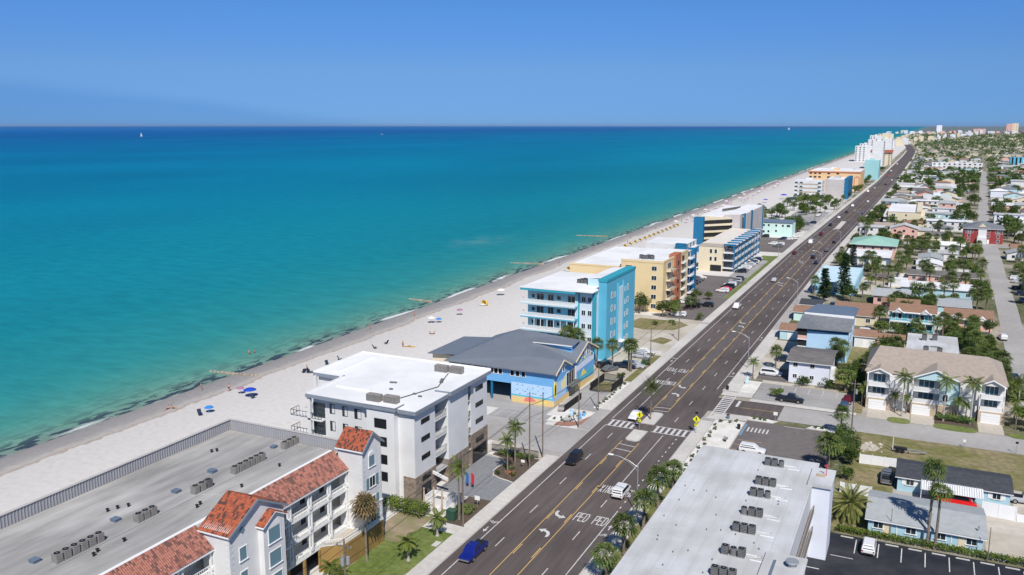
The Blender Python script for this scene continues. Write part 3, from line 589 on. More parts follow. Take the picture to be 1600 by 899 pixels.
# ------------------------------------------------------------------ buildings on the seaward side
def ac_proto(name, m, w=.85, h=.95, round_=False):
    t = thing(name, 'x', 'air conditioner'); b = MB()
    if round_: b.tube((0,0,.12), (0,0,.12+h), w/2, n=14)
    else:
        c = .06; q = w/2
        b.prism([(-q+c,-q),(q-c,-q),(q,-q+c),(q,q-c),(q-c,q),(-q+c,q),(-q,q-c),(-q,-q+c)], .12, .12+h)
    cab = b.build('cabinet', m, t); g_ = MB()
    for k in range(5): zz = .2+k*(h-.16)/4; g_.box(-w/2-.006, w/2+.006, -w/2-.006, w/2+.006, zz, zz+.045)
    if not round_: g_.build('louvre_band', M.ac if m is not M.ac else M.dark, cab)
    f = MB().tube((0,0,.12+h), (0,0,.17+h), w*.4, n=14).build('fan_guard', M.black, t)
    MB().tube((0,0,.17+h), (0,0,.185+h), w*.12, n=8).build('fan_hub', M.ac, f)
    l = MB()
    l.box(-w*.48, w*.48, -w*.55, w*.55, 0, .12)
    l.build('rack', M.metal, t); return t
AC1 = ac_proto('air_conditioner', M.acl); AC2 = ac_proto('air_conditioner', M.ac); AC3 = ac_proto('air_conditioner', M.ac, .8, .85, True)
def quoins(parent, x, y, z0, z1, m, dx, dy):
    b = MB(); z = z0; k = 0
    while z < z1-.3:
        w = .55 if k % 2 else .32; w2 = .32 if k % 2 else .55
        b.box(x-.03 if dx > 0 else x+.03, x-dx*w, y-dy*.03 if False else y+.035*dy, y-dy*w2, z+.02, z+.33) if False else b.box(min(x+.035*dx, x-dx*w), max(x+.035*dx, x-dx*w), min(y+.035*dy, y-dy*w2), max(y+.035*dy, y-dy*w2), z+.02, z+.33)
        z += .36; k += 1
    return b.build('quoins', m, parent)
# ---- condominium with grey gravel roof and clay-tiled street front
B1 = thing('condominium', 'white stucco condominium with grey gravel roof and orange clay tiled gables', 'building', (-33,80,0))
MB().box(-46, -25.4, 20, 94.9, 0, 14.0).build('wall', mat('cream_white_stucco', (.66,.60,.49), .8, .04, .35), B1)
rf = MB().box(-45.7, -25.7, 20.3, 94.6, 14.0, 14.15).build('flat_roof', M.roofgrey, B1)
b = MB(); b.box(-46.05, -45.75, 20, 95, 13.9, 15.75); b.box(-45.75, -24.3, 94.7, 95, 13.9, 15.75); par = b.build('parapet', M.ribbed, B1)
b = MB(); y = 20.5
while y < 94.6: b.box(-45.75, -45.67, y, y+.1, 14.16, 15.7); y += .42
x = -45.4
while x < -24.4: b.box(x, x+.13, 94.61, 94.7, 14.16, 15.7); x += .42
tag(b.build('panel_rib', mat('parapet_rib', (.35,.35,.37), .6, .05, 1), par), kind='stuff')
MB().box(-46.1, -45.6, 19.9, 95.05, 15.75, 15.81).box(-45.6, -24.3, 94.6, 95.05, 15.75, 15.81).build('coping', M.kerb, par)
MB().box(-25.85, -25.25, 20, 93.2, 14.0, 14.75).build('roof_kerb', M.trim, B1)
def tile_bay(y0, y1):
    tiles(B1, (-22.6,y0,12.45), (-22.6,y1,12.45), (-25.25,y1,14.8), (-25.25,y0,14.8), M.tiled)
    MB().slab([(-22.6,y0,12.37),(-22.6,y1,12.37),(-25.25,y1,14.72),(-25.25,y0,14.72)], .2).build('eave_board', M.trim, B1)
    for i, z in enumerate((3.6, 6.55, 9.5)):
        MB().box(-25.4, -22.9, y0, y1, z-.25, z).build('balcony_slab', M.trim, B1)
        n = max(1, round((y1-y0)/4.4)); L = (y1-y0)/n
        for k in range(n):
            ya, yb = y0+k*L, y0+(k+1)*L
            railing(B1, (-22.98, ya+.4), (-22.98, yb-.4), z, 1.0, M.trim, .3)
            MB().box(-23.15, -22.9, yb-.36, yb-.14, z, z+2.7).build('pillar', M.trim, B1); MB().box(-23.15, -22.9, ya+.14, ya+.36, z, z+2.7).build('pillar', M.trim, B1)
            window(B1, '+x', -25.38, ya+L*.32, z+1.1, 1.1, 2.1, M.gld, name='door'); window(B1, '+x', -25.38, ya+L*.7, z+1.3, 1.3, 1.2, M.gld)
            MB().tube((-22.8,yb,z+.55), (-22.88,yb,z+.55), .34, n=14).build('rosette', M.trim, B1)
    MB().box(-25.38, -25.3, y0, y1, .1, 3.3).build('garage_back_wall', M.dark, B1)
    for k in range(int((y1-y0)/3.2)+1): MB().box(-23.1, -22.8, y0+k*3.2, y0+k*3.2+.35, 0, 3.35).build('garage_pillar', M.ochre, B1)
tile_bay(76.7, 93.2); tile_bay(44, 67.5)
def gable_tower(y0, y1, ze, zp, x0=-24.4, x1=-20.3, small=None):
    ym_ = (y0+y1)/2
    tw = MB().extrx([(y0,3.4),(y1,3.4),(y1,ze),(ym_,zp-.12),(y0,ze)], x0, x1).build('tower_wall', M.white, B1)
    MB().box(x0, x1, y0, y1, 0, 3.4).build('tower_base', M.ochre, B1)
    for s, ye in ((-1,y0),(1,y1)):
        zz = ze-.25; yo = ye+s*.38
        A, B_, C_, D_ = ((x0-.3,yo,zz),(x1+.35,yo,zz),(x1+.35,ym_,zp),(x0-.3,ym_,zp))
        tiles(B1, A, B_, C_, D_, M.tile); MB().slab([(p_[0],p_[1],p_[2]-.07) for p_ in ((A,B_,C_,D_) if s < 0 else (B_,A,D_,C_))], .16).build('eave_board', M.trim, B1)
        # raking fascia
        MB().slab([(x1+.36,yo,zz-.02),(x1+.46,yo,zz-.02),(x1+.46,ym_,zp-.02),(x1+.36,ym_,zp-.02)], .3).build('fascia', M.greytrim, B1)
    for z in (3.5, 6.6): MB().box(x0, x1+.12, y0-.1, y1+.1, z-.1, z+.12).build('string_course', M.trim, tw)
    quoins(tw, x1, y0, 3.6, ze-.3, M.white2, 1, -1); quoins(tw, x1, y1, 3.6, ze-.9, M.white2, 1, 1)
    return tw
t1 = gable_tower(93.2, 97.7, 15.75, 17.7); t2 = gable_tower(67.5, 76.7, 14.75, 17.25)
# small gable bay on the wide tower
sb = MB().extrx([(72.2,3.4),(75.9,3.4),(75.9,13.9),(74.05,14.9),(72.2,13.9)], -20.3, -19.5).build('gable_bay', M.white, B1)
for s, ye in ((-1,72.2),(1,75.9)):
    A, B_, C_, D_ = ((-21.2,ye+s*.35,13.75),(-19.1,ye+s*.35,13.75),(-19.1,74.05,15.05),(-21.2,74.05,15.05)); tiles(B1, A, B_, C_, D_, M.tile); MB().slab([(p_[0],p_[1],p_[2]-.07) for p_ in ((A,B_,C_,D_) if s < 0 else (B_,A,D_,C_))], .14).build('eave_board', M.trim, B1)
for z in (12.0, 9.0, 6.0): window(sb, '+x', -19.5, 74.05, z, 2.0, 1.9, M.gls, sill=True)
for z in (11.4, 8.4, 5.4):
    window(t2, '+x', -20.3, 69.6, z, 1.1, 1.6, M.gls, sill=True)
for z in (11.9, 9.0, 6.0): window(t2, '+x', -20.3, 76.25, z, .5, 1.5, M.gls)
MB().extrx([(69.6,13.9),(70.0,14.3),(69.6,14.7),(69.2,14.3)], -20.3, -20.2).build('diamond_vent', M.gls, t2)
MB().extrx([(74.05+1.1*math.cos(math.pi*i/12),13.08+.7*math.sin(math.pi*i/12)) for i in range(13)], -19.5, -19.42).build('arch_moulding', M.trim, sb)
window(t1, '+x', -20.3, 95.45, 13.3, 1.4, 1.6, M.gls, sill=True)
MB().extrx([(95.45+.8*math.cos(math.pi*i/12),14.2+.6*math.sin(math.pi*i/12)) for i in range(13)], -20.3, -20.22).build('arch_moulding', M.trim, t1)
for z in (10.2, 7.2, 4.9):
    window(t1, '+x', -20.3, 95.45, z, 1.3, 1.5, M.gld, mull=2, sill=True)
    for s in (-1,1): MB().box(-20.3, -20.22, 95.45+s*1.15-.3, 95.45+s*1.15+.3, z-.8, z+.8).build('shutter', M.gls, t1)
# ochre terrace in front of the bay
MB().prism([(-22.9,86.5),(-20.4,88.6),(-20.2,97.8),(-20.45,97.8),(-20.7,88.8),(-22.9,86.9)], 0, 3.5).build('terrace_wall', M.ochre, B1)
MB().prism([(-22.85,86.9),(-20.65,88.7),(-20.5,93.1),(-22.85,93.1)], 3.3, 3.52).build('terrace_floor', M.paverb, B1)
railing(B1, (-20.5,88.8), (-20.4,93.1), 3.52, 1.0, M.trim, .2); railing(B1, (-22.8,86.8), (-20.6,88.7), 3.52, 1.0, M.trim, .2)
rows = [('nearest the far corner of the grey gravel roof', 92.0, 3, 1.05), ('in the row of six midway along the grey gravel roof', 82.0, 6, 1.03), ('on the grey roof behind the wide tiled gable', 75.0, 3, 1.1), ('in the trio second from the bottom left, grey roof', 66.2, 3, 1.0), ('in the lowest row of the grey roof, bottom left', 55.6, 6, 1.03)]
for txt, y0, n, st in rows:
    for i in range(n): place(AC2 if (n == 3 and i == 2 and y0 == 75.0) else AC1, USED, (-32.9, y0+i*st, 14.15), 0, 'beige air conditioner '+txt, 'roof units '+txt)
for x, y, w, h in ((-36,81,1.0,.35),(-35.4,74.2,.9,.3),(-35.6,65.2,.9,.3),(-35.2,54.6,.9,.3),(-34.6,91.6,.7,.3)):
    o = MB().box(x-w/2, x+w/2, y-.4, y+.4, 14.15, 14.15+h).box(x-w/2-.06, x+w/2+.06, y-.46, y+.46, 14.15+h, 14.2+h).build('roof_hatch', M.metalblue, rf)
for x, y in ((-38.5,66.5),(-38.1,67.6),(-37.4,68.6),(-41,87),(-41.4,86.4),(-29.6,72),(-29.9,72.8),(-29.2,86.5),(-30.4,62),(-31.0,59),(-30.6,58.2),(-36.2,50.3),(-29.0,79)):
    MB().tube((x,y,14.15), (x,y,14.5), .14, .12, 8).tube((x,y,14.5), (x,y,14.56), .22, n=8).build('roof_vent', M.black, rf)
b = MB()
for (xa, ya), (xb, yb) in (((-32.1,54),(-32.1,96)),((-31.5,60),(-29.5,62)),((-32,75),(-29.8,76)),((-32,66),(-30.2,68))): b.tube((xa,ya,14.19), (xb,min(yb,94),14.19), .04, n=5)
b.build('roof_pipes', M.metal, rf)

# ---- white condominium with stone base
B2 = thing('condominium', 'white five storey condominium with flat white roof and brown stone base by the forecourt', 'building', (-34,122,0))
b = MB(); b.prism([(-43,111.2),(-22.3,110),(-22.3,116.4),(-24.6,116.4),(-24.6,120.2),(-22.0,120.2),(-22.0,127.2),(-24.6,127.2),(-24.6,128.8),(-22.3,128.8),(-22.3,135),(-49.5,135),(-49.5,121),(-43,121)], 0, 15.4)
wl = b.build('wall', M.white2, B2)
rf = MB().prism([(-43.4,109.7),(-21.7,109.4),(-21.7,120.3),(-21.5,120.3),(-21.5,121),(-21.7,127.4),(-21.7,135.6),(-50.4,136),(-50.2,120.4),(-43.4,120.4)], 15.93, 16.0).build('flat_roof', M.roofbright, B2)
MB().prism([(-43.44,109.66),(-21.66,109.36),(-21.66,135.64),(-50.44,136.04),(-50.24,120.36),(-43.44,120.36)], 15.3, 15.92).build('fascia', M.greytrim, B2)
b = MB()
for x0, x1, y0, y1 in ((-43.4,-43.1,109.7,120.4),(-50.3,-50,120.5,135.9),(-50,-21.8,135.5,135.8),(-44,-43,119.8,120.4)): b.box(x0, x1, y0, y1, 16.0, 16.22)
b.build('roof_edge', M.roofbright, rf)
MB().prism([(-24.2,119.8),(-21.2,119.9),(-21.2,127.8),(-24.2,127.8)], 16.30, 16.38).build('roof_lip', M.roofbright, rf)
MB().prism([(-24.25,119.7),(-21.15,119.8),(-21.15,127.9),(-24.25,127.9)], 15.6, 16.30).build('lip_fascia', M.greytrim, rf)
MB().box(-30.6, -25.4, 109.0, 111.5, 0, 15.6).build('stair_bay', M.white2, B2); MB().box(-31, -25, 108.7, 111.3, 15.6, 16.3).build('bay_cap', M.greytrim, B2); MB().box(-31.1, -24.9, 108.6, 111.4, 16.3, 16.4).build('bay_roof', M.roofbright, B2)
MB().box(-41, -34, 115, 116.2, 16.001, 16.25).build('roof_step', M.roofbright, rf); MB().box(-47, -46.2, 122, 134, 16.001, 16.3).build('roof_step', M.roofbright, rf)
for q_ in ((-24.5,-22.22,109.92,116.45,0,4.6),(-24.5,-21.92,120.15,127.25,0,4.2),(-24.5,-22.22,128.75,135.06,0,5.6)): MB().box(*q_).build('stone_base', M.stone, B2)
for k, z in enumerate((13.6, 10.6, 7.5, 4.0)):
    window(B2, '+x', -22.3 if k < 3 else -22.2, 113.3, z-.2, 2.4, .6, M.gld, M.black); window(B2, '+x', -22.3 if z > 5.6 else -22.2, 131.9, z, 2.6, .6, M.gld, M.black)
    zf = (12.3, 9.2, 6.1, 3.2)[k]
    MB().box(-24.6, -22.25, 116.45, 120.15, zf-.3, zf-.05).build('balcony_slab', M.white2, B2); railing(B2, (-22.3,116.5), (-22.3,120.1), zf-.05, 1.05, M.metal, .25)
    window(B2, '+x', -24.6, 118.3, zf+1.2, 3.2, 2.3, M.gld, M.black, 3)
    MB().box(-24.6, -22.35, 127.25, 128.75, zf-.3, zf-.05).build('balcony_slab', M.white2, B2); railing(B2, (-22.4,127.3), (-22.4,128.7), zf-.05, 1.05, M.black, .25); window(B2, '+x', -24.58, 128.0, zf+1.2, 1.2, 2.2, M.gld, M.black)
for k, z in enumerate((13.3, 10.3, 7.3, 4.4)): window(B2, '-y', -28.0, 109.0, z, 2.1, 1.35, M.gld, M.black, 2)
for x in (-33.5, -36.2, -38.9):
    for z in (13.5, 10.5, 7.4): window(B2, '-y', x, 110.0+(-22.3-x)*0.058+.03, z, .9 if x < -34 else 1.2, 1.5, M.gl, M.black)
for zf in (11.6, 8.6, 5.6):
    MB().box(-47.0, -40.4, 109.9, 112.2, zf-.3, zf).build('balcony_slab', M.white2, B2); railing(B2, (-46.9,109.95), (-40.5,109.95), zf, 1.05, M.black, .6); railing(B2, (-46.95,110), (-46.95,112.2), zf, 1.05, M.black, .6)
    MB().box(-42.9, -40.5, 110.95, 111.15, zf, zf+2.5).build('balcony_door', M.gl, B2)
    MB().box(-50.2, -43, 119.8, 121, zf-.3, zf).build('balcony_slab', M.white2, B2); railing(B2, (-50.1,119.9), (-43.1,119.9), zf, 1.05, M.black, .6)
MB().box(-43.3, -42.7, 109.9, 110.4, 0, 15.4).build('corner_column', M.white2, B2); MB().box(-49.9, -49.4, 120.0, 120.5, 0, 15.4).build('corner_column', M.white2, B2)
window(B2, '+x', -22.2, 113.2, 1.5, 2.6, 2.2, M.gld, M.black); window(B2, '+x', -22.2, 131.8, 1.4, 5.0, 2.4, M.gld, M.black, name='garage_opening')
window(B2, '+x', -24.55, 118.3, 1.5, 1.8, 2.5, M.gld, M.black, name='door'); window(B2, '+x', -21.9, 124.0, 1.35, 1.2, 2.3, M.gld, M.black, name='door')
MB().slab([(-24.4,115.2,4.6),(-19.4,115.2,3.1),(-19.4,115.5,3.1),(-24.4,115.5,4.6)], .5).build('stair_canopy', M.white2, B2)
for i, (x, y) in enumerate(((-29.9,110.3),(-26.9,110.7),(-29.2,130.6),(-26.3,130.9))):
    t = thing('rooftop_unit', ['left louvred grey plant box at the near edge of the bright white roof', 'right louvred grey plant box at the near edge of the bright white roof', 'left louvred grey plant box at the far side of the bright white roof', 'right louvred grey plant box at the far side of the bright white roof'][i], 'rooftop unit', (x,y,16.3 if i < 2 else 16.0))
    zb = t.location.z; MB().box(x-1.25, x+1.25, y-.55, y+.55, zb+.15, zb+1.25).build('cabinet', M.acl, t); lv = MB()
    for k in range(11): lv.box(x-1.2+k*.225, x-1.08+k*.225, y-.59, y-.55, zb+.2, zb+1.2)
    lv.build('louvre', M.ac, t); MB().box(x-1.2, x+1.2, y-.5, y+.5, zb, zb+.15).build('plinth', M.metal, t)
b = MB(); b.tube((-28.2,111.6,16.1), (-25,122,16.1), .07, n=6); b.tube((-25,122,16.1), (-27.5,130,16.1), .07, n=6); b.build('roof_pipes', M.black, rf)
for x, y in ((-33,121),(-33.6,120.8),(-26.5,117),(-25,116.2),(-31.5,117.5),(-25.8,124.5),(-26.2,125.4),(-26.5,126.2)): MB().box(x-.3, x+.3, y-.2, y+.2, 16.02, 16.22).build('roof_vent', M.ac, rf)

# ---- beach shop: blue, painted with beach scenes, grey seamed hip roof
B3 = thing('beach_shop', 'blue shop painted with beach murals under a grey seamed hip roof', 'building', (-34,176,0))
b = MB(); b.box(-47, -21.2, 164.4, 189, 4.2, 7.9); b.box(-31.5, -21.2, 164.4, 189, 0, 4.2); b.box(-47, -31.5, 176, 189, 0, 4.2); wl = b.build('wall', M.blue, B3)
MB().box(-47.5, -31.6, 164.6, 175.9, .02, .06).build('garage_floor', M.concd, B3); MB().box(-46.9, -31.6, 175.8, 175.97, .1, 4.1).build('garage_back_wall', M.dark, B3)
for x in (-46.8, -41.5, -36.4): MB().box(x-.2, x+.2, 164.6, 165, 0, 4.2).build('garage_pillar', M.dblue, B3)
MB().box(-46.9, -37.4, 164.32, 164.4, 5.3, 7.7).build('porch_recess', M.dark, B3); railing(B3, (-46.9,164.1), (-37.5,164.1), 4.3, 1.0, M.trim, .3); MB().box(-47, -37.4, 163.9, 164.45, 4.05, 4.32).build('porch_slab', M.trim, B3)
for x in (-46.9,-44,-41,-38): MB().box(x-.1, x+.1, 163.95, 164.15, 4.3, 7.7).build('porch_post', M.trim, B3)
E_ = 7.75; P1 = (-37.5,181.5,12.2)
b = MB(); sw, se, ne, nw = (-47.9,163.5,E_), (-20.4,163.5,E_), (-20.4,189.9,E_), (-47.9,189.9,E_)
g1p, g2p = (-20.3,168.0,9.9), (-20.3,182.6,10.7); v1 = (-20.4,172.6,7.75); g0 = (-20.4,163.5,E_); g2a = (-20.4,175.2,7.75)
Rr = (-28.5,168.2,9.7)
b.slab([sw, se, Rr, P1], .22); b.slab([se, g1p, Rr], .2); b.slab([g1p, v1, (-30.5,176.5,10.4), Rr], .2); b.slab([P1, Rr, (-30.5,176.5,10.4)], .2)
b.slab([P1, (-30.5,176.5,10.4), v1, g2a, g2p], .22); b.slab([P1, g2p, ne, nw], .2); b.slab([sw, P1, nw], .2)
rf = b.build('roof', M.metalgrey, B3)
sm = MB()
for i in range(26):
    t = (i+.5)/26; x = sw[0]+(se[0]-sw[0])*t; top = Vector(P1) if x < P1[0] else None
    # seams run straight up the near slope
    ye = 163.5; sl = (12.2-E_)/(181.5-163.5)
    if x < P1[0]: yt = 163.5+(x-sw[0])/(P1[0]-sw[0])*18
    else: k = (x-P1[0])/(Rr[0]-P1[0]); yt = (181.5+(168.2-181.5)*k) if k < 1 else 163.5+(168.2-163.5)*max(0,(se[0]-x)/(se[0]-Rr[0]))
    if yt-ye > .6: sm.slab([(x-.03,ye+.05,E_+.03),(x+.03,ye+.05,E_+.03),(x+.03,yt-.3,E_+sl*(yt-ye)+.0),(x-.03,yt-.3,E_+sl*(yt-ye)+.0)], .05)
tag(sm.build('roof_seam', M.metalblue, rf), kind='stuff')
MB().extrx([(164.4,7.7),(172.2,7.7),(168.0,9.7)], -21.4, -21.15).build('gable_wall', M.aqua, B3); MB().extrx([(175.6,7.7),(189.4,7.7),(182.6,10.5)], -21.4, -21.15).build('gable_wall', M.white2, B3)
for a, c in (((163.4,7.75),(168,9.98)),((168,9.98),(172.8,7.75)),((175,7.75),(182.6,10.78)),((182.6,10.78),(190,7.75))):
    MB().slab([(-20.42,a[0],a[1]),(-20.28,a[0],a[1]),(-20.28,c[0],c[1]),(-20.42,c[0],c[1])], .32).build('fascia', M.cream, B3)
# long shed dormer with a blue clerestory
MB().prism([(-33,176.8),(-22.3,177.4),(-22.3,180.2),(-33,180.2)], 9.0, 10.9).build('dormer', M.blue, B3); MB().slab([(-33.4,176.4,11.0),(-21.7,176.9,11.0),(-21.7,181,11.25),(-33.4,181,11.3)], .18).build('dormer_roof', M.metalgrey, B3)
MB().box(-33.2, -22, 176.5, 176.75, 10.6, 10.8).build('dormer_fascia', M.trim, B3)
# lower wing to seaward
MB().box(-56, -47.2, 172, 188, 0, 6.4).build('wing_wall', M.cream, B3); MB().slab([(-56.8,171,6.6),(-46.8,171,7.4),(-40.5,181,9.2),(-46.8,189,7.4),(-56.8,189,6.6)], .2).build('wing_roof', M.metalgrey, B3)
for i, x in enumerate((-36.3,-35.2,-34.1,-31.2,-29.9,-28.5)): window(B3, '-y', x, 164.4, 6.6, .85, 1.15, M.gld, M.trim)
for y in (166.6,169.4): window(B3, '+x', -21.15, y, 7.6, .8, 1.5, M.gld, M.trim)
for y in (178.6,181.4,184.4,187.0): window(B3, '+x', -21.15, y, 8.0, .9, 1.6, M.gld, M.trim)
window(B3, '+x', -21.2, 174.2, 4.4, 5.6, 3.0, M.gld, M.trim, 4, name='shop_window')
# mural: sky, sea, sand and a sun, painted on flush panels
def panel(face, pts, m, name='mural_panel', d=.02):
    b = MB(); b.extry(pts, 164.4-d, 164.4) if face == '-y' else b.extrx(pts, -21.2, -21.2+d); return b.build(name, m, wl)
mskin = lambda n, c: mat(n, c, .8, .06, .5)
m_sky, m_sea, m_sand, m_coral, m_sun, m_blk = mskin('mural_sky', (.42,.60,.82)), mskin('mural_sea', (.10,.45,.58)), mskin('mural_sand', (.70,.52,.24)), mskin('mural_coral', (.72,.20,.17)), mskin('mural_sun', (.82,.68,.10)), mskin('mural_dark', (.03,.05,.08))
panel('-y', [(-31.4,1.9),(-21.7,1.9),(-21.7,4.6),(-31.4,4.6)], m_sky); panel('-y', [(-31.4,1.5),(-21.7,1.5),(-21.7,1.9),(-31.4,1.9)], m_sea)
panel('-y', [(-31.4,.05),(-21.25,.05),(-21.25,1.5),(-27,1.5),(-31.4,1.5)], m_sand)
panel('-y', [(-28.4,.6),(-27.6,.5),(-26.2,.6),(-25.4,.9),(-26.2,1.5),(-27.2,1.7),(-28.1,1.3)], m_coral, d=.03); panel('-y', [(-25.2,.5),(-23.6,.5),(-22.4,.8),(-23.6,1.2)], mskin('mural_yellow', (.80,.62,.18)), d=.03)
for i in range(13):
    x = -30.8+i*.62; z = 2.5+.5*math.sin(i*2.3)+.012*i
    panel('-y', [(x,z),(x+.42,z+.14),(x+.5,z+.3),(x+.3,z+.22),(x+.05,z+.12)], m_blk if i % 3 else m_sea, d=.03)
    if i % 2: panel('-y', [(x,z+1.1),(x+.25,z+1.2),(x+.45,z+1.55),(x+.2,z+1.35)], m_blk, d=.03)
panel('+x', [(164.5,.05),(188.9,.05),(188.9,1.2),(180,1.6),(164.5,1.2)], m_sand); panel('+x', [(164.5,1.3),(171.2,1.3),(171.2,5.2),(164.5,5.2)], m_sky)
panel('+x', [(168.2,4.4),(171,5.8),(171,3.0),(168.6,3.0)], mskin('mural_boat', (.80,.72,.35)), d=.03); panel('+x', [(177.4,1.6),(188.7,1.6),(188.7,3.6),(177.4,3.2)], m_sea, d=.03)
panel('+x', [(177.4,4.6),(188.7,5.0),(188.7,6.6),(177.4,5.8)], mskin('mural_cloud', (.66,.70,.80)), d=.03); panel('+x', [(180,2.8),(182,4.3),(184,2.8)], m_sun, d=.035)
for i in range(7): panel('+x', [(178+i*1.5,6.2+.2*(i%2)),(179.1+i*1.5,6.3),(179.1+i*1.5,7.2),(178+i*1.5,7.1)], [m_sky,m_sand,m_sea,m_sun][i%4], d=.03)
sn = MB(); n = 22; sn.v = []; sn.quad(*[(-21.02,164.5+.62*math.cos(2*math.pi*i/n)+.35,3.9+1.9*math.sin(2*math.pi*i/n)) for i in range(n)]); b = MB(); b.extrx([(164.85+.8*math.cos(2*math.pi*i/n),3.9+2.0*math.sin(2*math.pi*i/n)) for i in range(n)], -21.2, -21.08); b.build('sun_sign', m_sun, wl)
b = MB(); b.extrx([(164.85+.4*math.cos(2*math.pi*i/n),3.9+1.2*math.sin(2*math.pi*i/n)) for i in range(n)], -21.08, -21.05); b.build('sign_face', m_blk, wl)
MB().box(-20.9, -20.75, 175.6, 176.4, 3.4, 6.6).build('blade_sign', M.trim, B3); MB().box(-21.2, -19.6, 171.4, 177.2, 2.9, 3.05).build('awning', M.ac, B3)
MB().box(-21.2, -21.1, 173.0, 176.6, .1, 2.6).build('shop_door', M.gld, B3)

# ---- turquoise hotel
B4 = thing('beach_hotel', 'turquoise and white five storey hotel with balconies and a tall turquoise street front', 'building', (-35,212,0))
MB().box(-45.2, -31, 203.2, 226, 0, 18.0).build('rear_wall', M.aqua, B4); MB().box(-31, -26.2, 203.6, 228, 0, 18.0).build('white_wall', mat('pale_blue_white', (.60,.68,.74), .75, .03, .3), B4)
MB().box(-26.2, -24.0, 205.4, 229, 0, 20.6).build('street_front', M.turq, B4); MB().box(-26.35, -23.85, 205.25, 229.15, 20.6, 21.3).build('front_band', M.turq2, B4)
MB().box(-30.9, -26.3, 210, 229, 18, 20.4).build('stair_head', M.aqua, B4); MB().slab([(-31,210,20.5),(-26.4,210,20.9),(-26.4,229,20.9),(-31,229,20.5)], .12).build('stair_head_roof', M.roofbright, B4)
rf = MB().box(-46.2, -26.2, 201.0, 228, 18.3, 18.45).build('flat_roof', M.roofbright, B4)
MB().prism([(-46.4,200.8),(-31,200.8),(-31,203.3),(-26.1,203.3),(-26.1,204.6),(-46.4,204.6)], 17.7, 18.3).box(-46.4, -46, 204.6, 228.2, 17.7, 18.3).build('roof_band', M.turq2, B4)
MB().box(-46.4, -31, 200.75, 201.05, 18.3, 18.7).box(-31, -26.2, 203.25, 203.55, 18.3, 18.7).build('parapet', M.trim, rf)
MB().box(-27.2, -26.1, 203.45, 203.65, 0, 17.7).box(-31.3, -30.7, 203.4, 203.65, 0, 17.7).build('turquoise_pilaster', M.turq2, B4)
for i, z in enumerate((14.4, 10.9, 7.4, 3.9)):
    MB().box(-46.4, -31, 200.9, 203.25, z-.45, z).build('balcony_slab', M.turq if i % 2 else M.aqua, B4); MB().box(-46.4, -31, 200.88, 200.95, z-.12, z+.12).build('slab_edge', M.trim, B4)
    railing(B4, (-46.3,200.98), (-31.1,200.98), z, 1.05, M.trim, .07); railing(B4, (-46.35,201), (-46.35,203.2), z, 1.05, M.trim, .3)
    for x, w in ((-43.6,.9),(-41.6,2.0),(-38.6,1.6),(-36.3,1.1),(-32.8,2.0)): window(B4, '-y', x, 203.2, z+1.25 if w > 1.2 else z+1.5, w, 2.0 if w > 1.2 else 1.0, M.gl, M.trim, 2 if w > 1.2 else 1)
    for x in (-29.6,-27.9): window(B4, '-y', x, 203.6, z+1.6, 1.0, 1.25, M.gl if (i+x) % 2 else M.glb, M.trim, 2)
    if i == 2:
        for k in range(9): MB().box(-46.2+k*1.85, -46.05+k*1.85, 201, 201.1, z, z+3).build('lanai_post', M.trim, B4)
for i in range(5):
    z = 16.6-i*3.5
    for y in (209.5, 222.6): window(B4, '+x', -24.0, y, z, 1.1, 1.4, M.gl, M.trim, 2)
    for y in (212.0, 220.4): window(B4, '+x', -24.0, y, z-.2, .6, 1.2, M.glb, M.trim)
MB().box(-24.0, -23.8, 214.0, 217.8, 1.2, 17.8).build('front_panel', mat('pale_panel', (.50,.66,.72), .7, .05, .4), B4)
for y in (213.6, 218.0): MB().box(-24, -23.6, y, y+.25, 0, 19.2).build('front_fin', M.turq, B4)
MB().box(-24.0, -22.6, 214.6, 217.4, 2.9, 3.1).build('door_canopy', M.trim, B4); MB().box(-24, -23.9, 215, 217, .05, 2.4).build('door', M.gld, B4)
k = 0
for y in (212.5, 213.6, 214.7):
    for x in (-34.4,-33.4,-32.4,-31.4,-30.4): place(AC2, USED, (x+(y-212.5)*.4, y, 18.45), 0, 'grey air conditioner in the cluster on the white roof of the turquoise hotel', 'air conditioners on the turquoise hotel')
# ---- yellow hotel
B5 = thing('beach_hotel', 'yellow five storey hotel with terracotta stair tower and white balconies', 'building', (-34,295,0))
MB().box(-41, -26.8, 268, 300, 0, 16.2).build('wall', M.yellow, B5); MB().box(-60, -41, 270, 318, 0, 13.5).build('wing_wall', M.yellow, B5)
rf = MB().box(-40.8, -27, 268.3, 300, 16.2, 16.3).build('flat_roof', M.roofbright, B5); MB().box(-59.8, -41, 270.3, 318, 13.5, 13.6).build('wing_roof', M.roofbright, B5)
b = MB(); b.box(-41.1, -26.7, 267.9, 268.3, 16.2, 16.9); b.box(-27.1, -26.7, 268.3, 300, 16.2, 16.9); b.box(-60.1,-41,269.9,270.3,13.5,14); b.build('parapet', M.yellow, B5)
MB().box(-28.6, -26.2, 281, 288, 0, 17.4).build('stair_tower', M.terra, B5); MB().box(-36, -27.6, 300, 307, 0, 15.4).build('far_wall', M.white2, B5); MB().box(-36, -27.4, 300, 307.2, 15.4, 15.6).build('far_roof', M.roofbright, B5)
